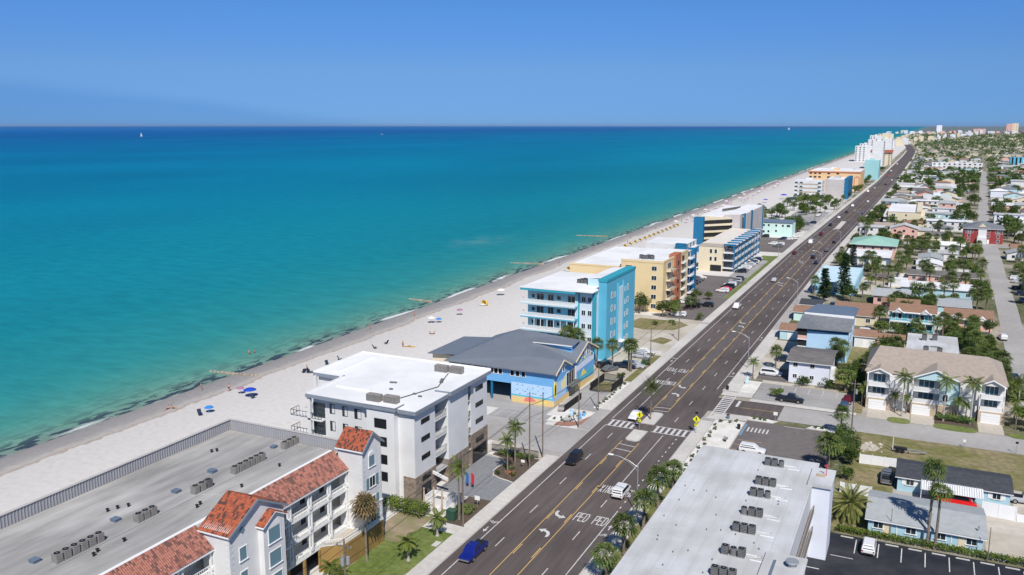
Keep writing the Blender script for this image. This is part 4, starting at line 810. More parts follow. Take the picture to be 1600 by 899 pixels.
for i in range(5):
    z = 14.6-i*3.1
    window(B5, '-y', -38.4, 268, z, 2.0, .7, M.gld, M.yellow); window(B5, '-y', -29.8, 268, z-.2, 1.6, 1.4, M.gl, M.trim, 2)
    MB().box(-26.8, -25.2, 271.5, 279, z-1.6, z-1.4).build('balcony_slab', M.cream, B5); railing(B5, (-25.3,271.6), (-25.3,278.9), z-1.4, 1.0, M.ac, .6)
    window(B5, '+x', -26.8, 275, z, 4.5, 2.0, M.gld, M.trim, 3); window(B5, '+x', -26.2, 284.5, z-.4, 2.4, 1.6, M.gld, M.terra)
    MB().box(-31.5, -26.4, 307.3, 311, 0, 15.9).build('blue_fin', M.dblue, B5) if i == 0 else None
    for y in (293, 303.6): MB().box(-27.6, -25.8, y-2.6, y+2.6, z-1.6, z-1.4).build('balcony_slab', M.white2, B5); railing(B5, (-25.9,y-2.5), (-25.9,y+2.5), z-1.4, 1.0, M.trim, .6); window(B5, '+x', -26.8 if y < 300 else -27.6, y, z, 3, 1.9, M.gld, M.trim, far=True)
for x, y in ((-35.2,274),(-34.2,274.4),(-33.0,275.6),(-34.0,275.8),(-32.4,274.6),(-36.4,275)): place(AC2, USED, (x,y,16.3), 0, 'grey air conditioner in the cluster on the yellow hotel roof', 'air conditioners on the yellow hotel', 1.25)
MB().box(-41.6, -40.9, 268.5, 273, 0, 15).build('side_stair', M.ac, B5)
for k in range(5): MB().slab([(-44,266.6,14-k*3),(-41.2,266.6,12.4-k*3),(-41.2,268,12.4-k*3),(-44,268,14-k*3)], .25).build('stair_flight', M.rust, B5)
# ---- blue and cream motel court
B6 = thing('motel', 'cream motel with long blue framed balconies stepping along the road', 'building', (-29,392,0))
MB().box(-36.5, -26.6, 357, 422, 0, 10.6).build('wall', M.cream, B6); MB().box(-36.6, -25.4, 364, 422.2, 10.6, 10.85).build('flat_roof', mat('cream_roof', (.68,.63,.56), .8, .05, .3), B6)
MB().box(-36.6, -26.5, 356.8, 364, 10.4, 10.7).build('trellis_deck', M.greyw, B6)
for i in range(10): MB().box(-35.8+i*.95, -35.5+i*.95, 357, 363, 10.9, 11.15).build('trellis_beam', M.cream, B6)
for x in (-31.4,-29.4):
    for z in (8.4, 5.2): window(B6, '-y', x, 357, z, .95, 1.7, M.gl, M.trim)
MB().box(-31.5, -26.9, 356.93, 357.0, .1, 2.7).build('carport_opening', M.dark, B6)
for i in range(9):
    y = 359+i*7.4
    MB().box(-22.6, -21.95, y-.25, y+.25, 0, 10.85).build('blue_fin', M.dblue, B6); MB().box(-26.6, -21.7, y-.3, y+1.6, 10.86, 11.3).build('blue_cap', M.dblue, B6); MB().box(-25.4, -21.8, y+2.4, y+7.1, 10.7, 10.9).build('white_canopy', M.white2, B6)
for z in (8.0, 4.8, 1.6):
    MB().box(-26.6, -22.1, 357.5, 418.5, z-.35, z-.05).build('balcony_slab', M.white2, B6)
    for i in range(8):
        y = 359+i*7.4; MB().box(-22.25, -22.05, y+.36, y+7.0, z-.3, z+.85).build('balcony_front', M.white2, B6)
        window(B6, '+x', -26.6, y+3.7, z+1.2, 5.2, 2.0, M.gld, M.trim, 3)
# ---- blue ended grey hotel behind the motel
B7 = thing('beach_hotel', 'grey and cream hotel with stepped balconies and blue end fin behind the cream motel', 'building', (-42,440,0))
MB().prism([(-49.5,408),(-44,414),(-35,424),(-32,430),(-32,480),(-52,484),(-52,425)], 0, 16.0).build('wall', M.cream, B7); MB().prism([(-40,421.5),(-32.6,423),(-32.2,431),(-31,431),(-31,481),(-40,482)], 0, 17.4).build('grey_front', M.greyw, B7)
MB().prism([(-51.8,425),(-40,422),(-40,482),(-51.8,483.5)], 16.0, 16.3).build('flat_roof', M.roofbright, B7); MB().prism([(-39.8,422),(-32.8,424),(-31.2,432),(-31.2,481),(-39.8,481.6)], 17.4, 17.55).build('upper_roof', M.roofbright, B7)
MB().prism([(-50.6,404),(-46.5,406),(-46.5,409),(-50.6,408)], 0, 17.2).build('blue_end', M.dblue, B7)
for y, y2 in ((426,428),(443,446.5),(476,478)): MB().box(-31.4, -30.7, y, y2, 0, 17.8).build('blue_fin', M.dblue, B7)
for i in range(5):
    z = 14.2-i*3.1
    MB().prism([(-47.5,408),(-43,412.5),(-36.5,419.5),(-35.8,422.5),(-44,416.5)], z-1.7, z-.7).build('balcony_front', M.cream, B7)
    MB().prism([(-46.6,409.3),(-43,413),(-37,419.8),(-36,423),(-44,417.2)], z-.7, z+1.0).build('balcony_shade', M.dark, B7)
for x, y in [(-46+.6*k, 448+2.2*k) for k in range(9)]: place(AC2, USED, (x,y,16.3), 0, 'grey air conditioner in the diagonal row on the grey and cream hotel roof', 'air conditioners on the grey and cream hotel', 1.2)
window(B7, '-y', -36.6, 422.2, 14.5, 1.2, 1.5, M.gld, M.trim)
B5b = thing('hotel_wing', 'narrow hotel wing with strong blue end wall beside the car park', 'building', (-42,345,0))
MB().box(-54, -37.4, 338, 356, 0, 13).build('wall', M.white2, B5b); MB().box(-41, -37, 335.5, 338, 0, 13.6).build('blue_end', M.dblue, B5b); MB().box(-54, -37.3, 338, 356.2, 13, 13.2).build('flat_roof', M.roofbright, B5b)
MB().tube((-36.98,336.8,2.4), (-36.9,336.8,2.4), .7, n=14).build('round_sign', M.white2, B5b)
for i in range(4):
    MB().box(-37.4, -36, 339, 355, 11-i*3.1-.2, 11-i*3.1).build('balcony_slab', M.white2, B5b)
    for y in (341,346,351): window(B5b, '+x', -37.4, y, 12-i*3.1, 2.4, 1.6, M.glb, M.trim, far=True)
# ---- mint two storey block
B8 = thing('motel', 'pale mint two storey block with blue grey roof beside the hotel car park', 'building', (-24,492,0))
MB().box(-33, -16.6, 487, 500, 0, 7.6).build('wall', M.mint, B8); MB().slab([(-33.4,486.6,7.7),(-16.2,486.6,7.7),(-16.2,493.5,8.8),(-33.4,493.5,8.8)], .2).slab([(-33.4,493.5,8.8),(-16.2,493.5,8.8),(-16.2,500.4,7.7),(-33.4,500.4,7.7)], .2).build('roof', M.metalblue, B8)
for x, z in ((-31.6,6),(-29,6),(-25,6),(-21.5,6),(-18.6,6),(-31.5,2.4),(-25,3),(-29,2.6)): window(B8, '-y', x, 487, z, 1.0 if x < -19 else 1.8, 1.2, M.gl, M.trim)
# ---- far hotels up the beach
def hotel(label, x0, x1, y0, y1, h, m, rows, wx, roof=None, fins=(), bands=None, name='beach_hotel', wcol=None, px=True):
    t = thing(name, label, 'building', ((x0+x1)/2, (y0+y1)/2, 0)); MB().box(x0, x1, y0, y1, 0, h).build('wall', m, t)
    r = MB().box(x0+.2, x1-.2, y0+.2, y1-.2, h, h+.15).build('flat_roof', roof or M.roofbright, t)
    p = MB(); p.box(x0, x1, y0, y0+.25, h, h+.7); p.box(x1-.25, x1, y0+.25, y1, h, h+.7); p.box(x0, x0+.25, y0+.25, y1, h, h+.7); p.build('parapet', m, t)
    fh = h/rows
    for i in range(rows):
        z = fh*(i+.55)
        for x in wx: window(t, '-y', x, y0, z, 2.4, fh*.45, wcol or M.gl, far=True)
        if bands: MB().box(x0+2.5, x1-2.5, y0-.1, y0, fh*i+.2, fh*i+fh*.36).build('spandrel', bands, t)
        if px:
            n = max(1, int((y1-y0)/6))
            for k in range(n): window(t, '+x', x1, y0+(k+.5)*(y1-y0)/n, z, 2.6, fh*.45, wcol or M.gl, far=True)
    b = MB(); b.box((x0+x1)/2-3, (x0+x1)/2+2, (y0+y1)/2-2, (y0+y1)/2+3, h, h+2.2); b.build('stair_head', m, t)
    return t
H1 = hotel('white five storey hotel with beige spandrels behind the beach palms', -49, -28, 733, 752, 15.8, M.white2, 5, (-47.8,-44,-30), bands=M.rope, wcol=M.glb)
hotel('grey hotel block with dark blue street end beyond the beige banded hotel', -28, -13.5, 757, 808, 15.5, M.greyw, 5, (), px=False); t = thing('hotel_wing', 'dark blue hotel end with white balconies facing the road', 'building', (-12,785,0))
MB().box(-13.4, -10.6, 760, 808, 0, 17).build('wall', M.dblue, t)
for i in range(5): MB().box(-15.6, -13.3, 757.5, 759.9, 1.2+i*3.1, 2.4+i*3.1).build('balcony_front', M.white2, t)
t = hotel('orange hotel with rust arches on the street end', -54, -8, 862, 915, 17.2, M.peach, 5, (-52,-48,-44,-36,-28), px=False)
for k in range(3):
    xc = -26+k*7.5; b = MB()
    for j in range(11):
        a0, a1 = math.pi*j/10, math.pi*(j+1)/10
    pts = [(xc-2.4,3),(xc-2.4,11)]+[(xc-2.4*math.cos(math.pi*j/8), 11+2.4*math.sin(math.pi*j/8)) for j in range(1,8)]+[(xc+2.4,11),(xc+2.4,3)]
    inn = [(xc+(p[0]-xc)*.78, p[1] if p[1] <= 11 else 11+(p[1]-11)*.78) for p in pts]
    for (p, q), (pi_, qi) in zip(zip(pts, pts[1:]), zip(inn, inn[1:])): b.extry([p, q, qi, pi_], 861.8, 862)
    b.build('arch', M.terra, t)
MB().box(-54.3, -7.7, 861.6, 862, 16.4, 17.4).build('rust_band', M.terra, t)
hotel('low white hotel roof between the orange hotel and the pale teal block', -58, -22, 930, 985, 15, M.white2, 4, (-55,-50,-40,-30)); hotel('pale teal block with plain end wall', -17, -2, 1052, 1082, 21, mat('pale_teal', (.30,.55,.56), .75, .04, .1), 6, (), px=False)
hotel('tall white tower with blank end wall near the road', -24, -10, 1308, 1350, 38, M.white2, 10, (), px=True); hotel('broad white beach hotel with grid of dark windows', -66, -34, 1580, 1630, 25, M.white2, 7, (-64,-58,-52,-38), px=False)
t = hotel('cream tower with red tiled roof near the road bend', -32, -4, 1440, 1480, 19, M.cream, 6, (-30,-24,-14,-7), M.redroof); MB().slab([(-34,1438,19.4),(-2,1438,19.4),(-2,1455,23),(-34,1455,23)], .3).build('tiled_roof', M.redroof, t)
hotel('white stepped beach tower beyond the broad white hotel', -58, -36, 1760, 1800, 33, M.white2, 9, (-58,-50,-42)); hotel('cream beach tower furthest up the near beach', -70, -44, 1980, 2020, 26, M.cream, 9, (-66,-56,-46)); hotel('white slab tower behind the tall blank tower', -34, -14, 1700, 1740, 36, M.white2, 11, (-40,-30))
# ------------------------------------------------------------------ buildings on the inland side
B9 = thing('motel', 'long white flat roofed motel with rows of air conditioners in the foreground', 'building', (28,100,0))
MB().box(19.3, 36.5, 20, 128.2, 0, 10.5).build('wall', M.white2, B9); rf = MB().box(19.2, 36.55, 20, 128.35, 10.5, 10.8).build('flat_roof', M.roofwhite, B9)
b = MB()
for x in [19.2+1.9*i for i in range(1,10)]: b.box(x-.02, x+.02, 20.2, 128.2, 10.8, 10.818)
for i in range(110): y = 60+rnd.uniform(0,67); x = 19.25+1.9*rnd.randrange(9); b.box(x+.02, x+1.85, y, y+.04, 10.8, 10.814)
tag(b.build('roof_seam', mat('seam_grey', (.40,.40,.42), .8, .1, 1), rf), kind='stuff')  # seams a darker grey than the membrane
MB().box(36.4, 38.9, 119.6, 125.2, 0, 10.7).build('tower_wall', M.lav, B9); MB().box(35.9, 39.1, 119.3, 125.6, 10.7, 11.15).build('tower_cap', M.roofwhite, B9)
MB().box(34.2, 38.5, 60, 96.6, 0, 10.9).build('end_block', M.white2, B9); MB().box(34.1, 38.7, 60, 96.8, 10.9, 11.2).build('end_block_roof', M.roofwhite, B9)
MB().box(36.3, 36.6, 119.55, 119.62, .1, 10.6).build('downpipe', M.white, B9)
for z in (10.45, 7.4, 4.3):
    MB().box(36.5, 37.0, 96.8, 119.5, z-.55, z-.35).build('gallery_slab', M.concd, B9) if z < 10 else None
    railing(B9, (36.98,96.9), (36.98,119.4), z-.35, 1.0, M.wood, .25) if z < 10 else None
MB().tube((37.3,94.2,11.2), (37.3,94.2,11.75), .45, n=14).tube((37.3,94.2,11.75), (37.3,94.2,11.95), .75, .7, 16).build('mushroom_vent', M.metal, B9); MB().box(35.2, 35.5, 60, 94.8, 11.2, 11.3).build('roof_joint', M.metalblue, B9)
MB().tube((38.0,123.0,11.15), (38.0,123.0,12.9), .05, n=6).box(37.7, 38.3, 122.95, 123.05, 12.6, 12.75).build('mast', mat('red_mast', (.5,.03,.05), .6, .05, 1), B9)
MB().box(36.7, 37.9, 122.2, 123.2, 11.15, 11.25).build('roof_hatch', M.rope, B9)
txts = ['at the far end of the long motel roof', 'second row from the far end of the long motel roof', 'third row from the far end of the long motel roof', 'fourth row from the far end of the long motel roof', 'fifth row from the far end of the long motel roof', 'sixth row from the far end of the long motel roof', 'nearest row on the long motel roof']
for i, y in enumerate((124.4,116.8,112.6,106.3,101.2,94.8,89.4)):
    for k in range(3):
        place(AC3 if (k == (2 if i in (0,2) else 1 if i == 5 else 0 if i == 3 else 9)) else AC2, USED, (29.7+k*.95, y, 10.8), 0, 'grey air conditioner, '+txts[i], 'units '+txts[i])
    b = MB(); b.box(29.0, 33.2, y+.75, y+.95, 10.81, 10.84); b.box(32.6, 34.2, y-.4+.2*i % .5, y-.2+.2*i % .5, 10.81, 10.86); b.build('roof_patch', M.roofbright, rf)
    b = MB(); b.tube((32.2,y,10.9), (33.8,y+.6,10.9), .05, n=5); b.tube((33.8,y+.6,10.8), (33.8,y+.6,11.1), .06, n=5); b.build('roof_pipes', M.metal, rf)
for k in range(26): x, y = rnd.uniform(20.5,34), rnd.uniform(84,126); MB().tube((x,y,10.8), (x,y,11.0), .08, n=6).build('roof_vent', M.ac, rf)

def house(label, x0, x1, y0, y1, h, wall, roofm, roof='gx', pitch=.35, ov=.45, cat='house', name='house', wins=True, far=False, trim=None, door=True, side='+x', wh=1.15, parent=None, z0=0):
    """walls, pitched or flat roof, windows and a door on the faces one can see"""
    t = thing(name, label, cat, ((x0+x1)/2, (y0+y1)/2, 0)); trim = trim or M.trim
    w = MB().box(x0, x1, y0, y1, z0, h); xm, ym_ = (x0+x1)/2, (y0+y1)/2; a, c, e, f = x0-ov, x1+ov, y0-ov, y1+ov; r = MB(); T = .18
    if roof == 'gx':      # ridge along x
        zr = h+(y1-y0)/2*pitch; ze = h-ov*pitch; w.extrx([(y0,h),(y1,h),(ym_,zr-.02)], x0, x1)
        r.slab([(a,e,ze+T),(c,e,ze+T),(c,ym_,zr+T),(a,ym_,zr+T)], T); r.slab([(a,ym_,zr+T),(c,ym_,zr+T),(c,f,ze+T),(a,f,ze+T)], T)
    elif roof == 'gy':
        zr = h+(x1-x0)/2*pitch; ze = h-ov*pitch; w.extry([(x0,h),(x1,h),(xm,zr-.02)], y0, y1)
        r.slab([(a,e,ze+T),(xm,e,zr+T),(xm,f,zr+T),(a,f,ze+T)], T); r.slab([(xm,e,zr+T),(c,e,ze+T),(c,f,ze+T),(xm,f,zr+T)], T)
    elif roof == 'hip':
        if x1-x0 >= y1-y0: k = (y1-y0)/2; zr = h+k*pitch; p, q = (x0+k,ym_,zr), (x1-k,ym_,zr)
        else: k = (x1-x0)/2; zr = h+k*pitch; p, q = (xm,y0+k,zr), (xm,y1-k,zr)
        A, B_, C_, D_ = (a,e,h), (c,e,h), (c,f,h), (a,f,h)
        if x1-x0 >= y1-y0: fs = [[A,B_,q,p],[B_,C_,q],[C_,D_,p,q],[D_,A,p]]
        else: fs = [[A,B_,p],[B_,C_,q,p],[C_,D_,q],[D_,A,p,q]]
        for s in fs: r.slab(s, .15)
    else:
        r.box(a, c, e, f, h, h+.22)
    wo = w.build('wall', wall, t); ro = r.build('roof', roofm, t)
    if roof != 'flat' and not far: MB().box(a, c, e-.02, e+.05, (h-ov*pitch if roof == 'gx' else h)-.12, (h-ov*pitch if roof == 'gx' else h)+.02).build('gutter', trim, ro)
    if wins:
        st = max(1, round((h-z0)/3)); n = max(1, int((x1-x0)/3.6))
        for s in range(st):
            zz = z0+(s+.55)*(h-z0)/st
            for i in range(n):
                xx = x0+(i+.5)*(x1-x0)/n
                if door and s == 0 and i == n//2: MB().box(xx-.5, xx+.5, y0-.05, y0, z0+.05, z0+2.1).build('door', trim, t)
                else: window(t, '-y', xx, y0, zz, 1.2, wh, M.gl, trim, 2, far=far)
            n2 = max(1, int((y1-y0)/4.5))
            for i in range(n2): window(t, side, x1 if side == '+x' else x0, y0+(i+.5)*(y1-y0)/n2, zz, 1.1, wh, M.gl, trim, 2, far=far)
    return t
HA = house('powder blue cottage with pale grey roof behind the hedge of the black car park', 43.7, 58.8, 131.2, 141.4, 2.5, M.aqua2, M.shinglel, 'gx', .2, .5, wins=False)
for x in (45.1, 49.5, 53.4, 57.4): window(HA, '-y', x, 131.2, 1.55, 1.3, .9, M.gl, M.trim, 2, sill=True)
for x in (46.2, 56.2): MB().box(x-.5, x+.5, 131.15, 131.2, .05, 2.1).build('door', M.cream, HA)
for x in (47.6, 51.2, 54.8): MB().box(x-.06, x+.06, 131.12, 131.2, .05, 2.3).build('batten', M.trim, HA)
MB().tube((58.2,132.2,3.2), (58.2,132.2,3.7), .12, n=8).build('roof_vent', M.metal, HA); MB().box(51.4, 51.9, 131.9, 132.3, 2.9, 3.2).build('roof_vent', M.metal, HA)
HB = house('powder blue cottage with dark roof and white tin carport awning', 47.1, 63.5, 149.8, 157.6, 2.6, M.aqua2, M.shingled, 'gx', .22, .4, wins=False)
for x in (49.0, 61.6): window(HB, '-y', x, 149.8, 1.75, 1.1, .95, M.gl, M.trim, 2, sill=True); [MB().box(x+s*.95-.28, x+s*.95+.28, 149.74, 149.8, 1.25, 2.25).build('shutter', M.trim, HB) for s in (-1,1)]
MB().slab([(50.6,146.2,2.35),(59.6,146.2,2.35),(59.6,149.9,2.75),(50.6,149.9,2.75)], .06).build('carport_roof', M.roofbright, HB); rb = MB()
for i in range(26): x = 50.7+i*.345; rb.slab([(x,146.2,2.39),(x+.06,146.2,2.39),(x+.06,149.9,2.79),(x,149.9,2.79)], .04)
rb.build('awning_rib', M.metal, HB)
for x in (50.7, 59.5): MB().box(x-.05, x+.05, 146.3, 146.4, 0, 2.35).build('carport_post', M.trim, HB)
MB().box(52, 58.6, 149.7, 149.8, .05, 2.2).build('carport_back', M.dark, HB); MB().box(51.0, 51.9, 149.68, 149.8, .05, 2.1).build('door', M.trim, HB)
# townhouses
TH = thing('townhouses', 'beige shingled terrace of three townhouses with white garages and balconies', 'building', (52,203,0))
MB().box(39.3, 65.3, 196, 214, 0, 8.0).build('wall', M.white, TH)
r = MB(); r.slab([(38.7,195.0,8.0),(65.9,195.0,8.0),(62.5,206,11.0),(41.0,206,11.2)], .2); r.slab([(41.0,206,11.2),(62.5,206,11.0),(65.9,215,8.0),(38.7,215,8.0)], .2); r.slab([(38.7,195,8.0),(41.0,206,11.2),(38.7,215,8.0)], .2); r.slab([(65.9,195,8),(65.9,215,8),(62.5,206,11)], .2); r.build('roof', M.shinglet, TH)
def town(x0, x1, wm_, zp, wide):
    xm = (x0+x1)/2
    (MB().extry([(x0,7.5),(x1,7.5),(x1,8.0),(xm,zp-.15),(x0,8.0)], 194.4, 194.6).build('gable_wall', wm_, TH), MB().box(x0+(x1-x0)*.6, x1, 194.5, 196.2, 2.6, 7.5).build('bay_wall', wm_, TH)) if wide else MB().extry([(x0,7.7),(x1,7.7),(x1,8.0),(xm,zp-.15),(x0,8.0)], 194.4, 194.6).build('gable_wall', wm_, TH)
    MB().slab([(x0-.35,194.0,7.8),(xm,194.0,zp),(xm,201,zp),(x0-.35,198,7.8)], .18).slab([(xm,194.0,zp),(x1+.35,194.0,7.8),(x1+.35,198,7.8),(xm,201,zp)], .18).build('gable_roof', M.shinglet, TH)
    for p, q in (((x0-.35,7.8),(xm,zp)),((xm,zp),(x1+.35,7.8))): MB().slab([(p[0],193.9,p[1]+.03),(q[0],193.9,q[1]+.03),(q[0],194.02,q[1]+.03),(p[0],194.02,p[1]+.03)], .25).build('fascia', M.trim, TH)
    bx = x0+(x1-x0)*.6 if wide else x1
    for z in (2.75, 5.3):
        MB().box(x0, bx, 193.6, 196, z-.3, z).build('balcony_slab', M.trim, TH); MB().box(x0, bx, 193.6, 193.75, z, z+.75).build('balcony_front', M.white2, TH)
        window(TH, '-y', (x0+bx)/2, 195.98, z+1.1, (bx-x0)*.55, 1.9, M.glb, M.trim, 3, name='sliding_door')
        for x in (x0, bx): MB().box(x-.12, x+.12, 193.6, 193.9, z, z+2.5).build('balcony_post', M.trim, TH)
    MB().box(x0-.1, x1+.1 if wide else x1+.4, 193.5, 196.02, 0, 2.5).build('stone_base', M.rope, TH)
    gx = x0+1.9 if wide else xm; MB().box(gx-1.75, gx+1.75, 193.42, 193.5, .05, 2.15).build('garage_door', M.trim, TH)
    for k in range(3): MB().box(gx-1.75, gx+1.75, 193.40, 193.42, .55+k*.52, .58+k*.52).build('door_groove', M.greyw, TH)
town(39.5, 43.9, M.white, 9.0, False); town(48.3, 57.0, M.aqua, 9.9, True); town(60.9, 65.2, M.white, 9.1, False)
window(TH, '-y', 54.6, 194.5, 4.0, .9, 1.5, M.gld, M.trim); window(TH, '-y', 60.2, 196, 4.1, .9, 1.4, M.gld, M.trim); MB().box(65.2, 65.32, 200, 203, 4, 6).build('side_window', M.gl, TH)
MB().box(44, 48.2, 195.2, 196, 0, 7.6).build('link_wall', M.white, TH); MB().box(57.2, 60.6, 195.2, 196, 0, 7.6).build('link_wall', M.white, TH)
# lavender and blue blocks near the road
HL = house('pale lavender two storey house with weathered dark roof beside the small car park', 21.6, 30.6, 206.2, 219.5, 5.4, M.lav, M.shinglew, 'gx', .14, .7, wins=False)
for x in (23.0, 26.8): window(HL, '-y', x, 206.2, 4.5, .85, .9, M.gl, M.greyw, 2); window(HL, '-y', x, 206.2, 1.7, .85, .9, M.gld, M.trim, 2)
MB().box(30.6, 31.5, 210, 213, 0, 3.2).build('side_porch', M.white2, HL)
for x in (24.0, 26.0): window(HL, '-y', x, 206.15, .9, .7, .6, M.ac, M.ac, name='wall_unit')
HBL = thing('apartment_block', 'sky blue three storey block with blue grey shingle roof', 'building', (27,240,0))
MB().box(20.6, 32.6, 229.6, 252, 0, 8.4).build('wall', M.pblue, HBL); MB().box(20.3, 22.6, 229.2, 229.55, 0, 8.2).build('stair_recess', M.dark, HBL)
MB().slab([(20.0,228.4,8.5),(33.2,228.9,8.5),(33.2,240,9.7),(20.2,239.5,9.9)], .25).build('roof', M.shingle, HBL); MB().slab([(20.2,239.6,10.3),(33.2,240,10.1),(33.4,252,10.2),(31.5,254.4,10.0),(22.3,253.5,10.2)], .25).build('rear_roof', M.metalblue, HBL)
MB().box(20.5, 33.1, 239.5, 239.8, 9.2, 10.3).build('clerestory', M.trim, HBL); MB().box(22.8, 32.5, 229.4, 229.6, 7.55, 8.2).build('eave_band', M.dblue, HBL)
for z in (5.4, 2.6): MB().box(20.4, 22.6, 228.9, 229.3, z, z+.9).build('balcony_front', M.pink if z > 3 else M.trim, HBL); MB().box(20.3, 22.7, 228.8, 229.4, z-.2, z).build('balcony_slab', M.trim, HBL)
window(HBL, '-y', 31.2, 229.6, 1.3, 2.0, 2.0, M.dblue, M.pblue, name='garage_opening')
for y in (233, 238, 244):
    for z in (6.6, 3.6): window(HBL, '+x', 32.6, y, z, 1.2, 1.2, M.gl, M.trim, 2)
house('small aqua cottage with brown roof between the road and the sky blue block', 13.2, 18.3, 248.5, 256.5, 2.9, M.aqua, M.shingleb, 'gx', .25, .4); house('small mint cottage with brown roof nearest the road bend of palms', 13.3, 20.2, 275.5, 284, 2.9, M.mint, M.shingleb, 'gx', .25, .4)
house('little cottage with dark grey roof behind the mint cottage', 13.6, 20, 288, 297, 2.9, M.cream, M.shingled, 'gx', .2, .4); house('cream cottage with wide brown roof behind the sky blue block', 25, 36.8, 276, 295, 3.3, M.cream, M.shingleb, 'gx', .2, .5)
house('pink walled cottage with brown roof right of the sky blue block', 33, 38.3, 248.5, 257, 3.2, M.white, M.shingleb, 'gx', .2, .4); house('narrow brown roofed shed between the cottages and the palms', 38.6, 45.5, 249, 256, 2.8, M.pink, M.shingleb, 'gx', .2, .3)
# flat white roof with four fans
HF = house('white flat roofed building with roof fans behind the townhouses', 46.4, 57.8, 220, 247, 5.4, M.turq2, M.roofwhite, 'flat', wins=False, ov=.2, name='flat_building', cat='building')
for x, y in ((50.6,227),(53.6,226.5),(50.2,240),(52.6,241)): place(AC2, USED, (x,y,5.62), 0, 'grey air conditioner on the white flat roof behind the townhouses', 'air conditioners behind the townhouses', 1.4)
MB().box(51.6, 53.8, 233, 233.3, 5.62, 5.9).build('roof_pipes', M.ac, HF)
def twin(label, x0, x1, y0, y1, wall, h, deck):
    t = house(label, x0, x1, y0, y1, h, wall, M.shingleb, 'gx', .22, .5, wins=False, cat='building', name='apartment_house'); L = x1-x0
    for k in (.18, .78):
        xc = x0+L*k; MB().extry([(xc-1.5,h-.3),(xc+1.5,h-.3),(xc,h+.6)], y0-1.3, y0-.6).build('porch_gable', M.trim, t)
        MB().slab([(xc-1.7,y0-1.5,h-.35),(xc,y0-1.5,h+.65),(xc,y0+2,h+.65),(xc-1.7,y0+2,h-.35)], .12).slab([(xc,y0-1.5,h+.65),(xc+1.7,y0-1.5,h-.35),(xc+1.7,y0+2,h-.35),(xc,y0+2,h+.65)], .12).build('porch_roof', M.trim, t)
    MB().box(x0+L*.3, x0+L*.7, y0-1.3, y0+.3, h-.3, h-.15).build('porch_awning', M.trim, t)
    for k in (.08, .22, .45, .6, .72, .9): window(t, '-y', x0+L*k, y0, h-1.6, 1.0, 1.6, M.gld if k in (.22,.72) else M.glb, M.trim)
    if deck:
        MB().box(x0, x1, y0-1.6, y0, h-3.1, h-2.9).build('gallery_slab', M.trim, t); railing(t, (x0,y0-1.55), (x1,y0-1.55), h-2.9, 1.0, M.trim, .5)
        MB().slab([(x0+L*.3,y0-3.0,.4),(x0+L*.34,y0-3.0,.4),(x0+L*.46,y0-3.0,h-3),(x0+L*.42,y0-3.0,h-3)], .3).slab([(x0+L*.7,y0-3.0,.4),(x0+L*.66,y0-3.0,.4),(x0+L*.54,y0-3.0,h-3),(x0+L*.58,y0-3.0,h-3)], .3).build('outside_stair', M.trim, t)
        for k in range(6): MB().box(x0+k*L/5-.08, x0+k*L/5+.08, y0-1.6, y0-1.45, 0, h-3).build('gallery_post', M.trim, t)
        for k in (.1,.3,.7,.9): window(t, '-y', x0+L*k, y0, 1.4, 1.4, 1.5, M.glb, M.trim)
    return t
twin('teal two storey apartments with brown roof and white stair', 40.9, 52.9, 275, 286, M.turq2, 5.9, True); twin('pink walled apartments with brown roof and white porch gables', 55.9, 68.4, 285, 298, M.pink, 3.4, False)
MB_ = house('small white shed between the teal and pink apartments', 53.3, 55.6, 281, 292, 3.0, M.white2, M.roofbright, 'flat', .2, .1, cat='shed', name='shed', wins=False)
house('long white roofed teal motel with dark windows', 42.4, 65.5, 333, 346, 3.4, M.aqua2, M.roofbright, 'flat', ov=.6, cat='building', name='motel'); house('grey roofed single storey wing in front of the white roofed teal motel', 54, 63.4, 303.5, 318, 3.2, M.aqua, M.shinglel, 'gx', .12, .4)
house('low grey brown roofed house behind the white roofed motel', 44, 68, 366, 378, 3.0, M.pink, M.shinglew, 'gx', .16, .5); house('pale house with white tin roof among the palms', 46.5, 56, 392, 404, 3.2, M.white, M.roofbright, 'gy', .25, .4); house('pale grey roofed bungalow among the palms', 47, 56.5, 410, 424, 3.2, M.white, M.shinglel, 'gy', .2, .4)
house('white walled yard building beside the teal motel', 37.5, 44, 352, 357, 2.6, M.white2, M.roofbright, 'flat', .1, .1, cat='shed', name='shed', wins=False)
# pale blue shop with painted walls behind the pines
PS = house('pale blue flat roofed shop behind the two dark pines', 12.8, 27.4, 326, 368, 3.6, mat('painted_aqua', (.28,.56,.70), .7, .25, .5), mat('pale_blue_roof', (.50,.66,.74), .8, .06, .3), 'flat', ov=.1, cat='shop', name='shop', wins=False)
PSw = MB().box(12.7, 27.5, 326, 326.25, 3.8, 4.4).box(12.7, 12.95, 326.25, 368, 3.8, 4.4).box(27.2, 27.5, 326.25, 368, 3.8, 4.4).build('parapet', M.aqua, PS)
for i in range(6): window(PS, '-y', 14+i*2.3, 326, 1.7, 1.5, 1.9, M.glb, M.trim)
CB = house('cream three storey apartment block with white flat roof', 28, 46, 565, 622, 9.0, M.cream, M.roofbright, 'flat', ov=.2, cat='building', name='apartment_block', wins=False)
for z in (7.2,4.4,1.8):
    for x in (30.5,31.6): window(CB, '-y', x, 565, z, .9, 1.1, M.gl, M.trim)
    window(CB, '-y', 38, 565, z, .9, 1.1, M.gl, M.trim); MB().box(25.5, 28, 566, 610, z-1.5, z-.4).build('gallery_front', M.white2, CB); MB().box(46, 48.2, 568, 615, z-1.5, z-.5).build('gallery_front', M.cream, CB)
MB().box(43.5, 46.5, 564.5, 622.2, 9.2, 10.6).build('stair_head', M.cream, CB)
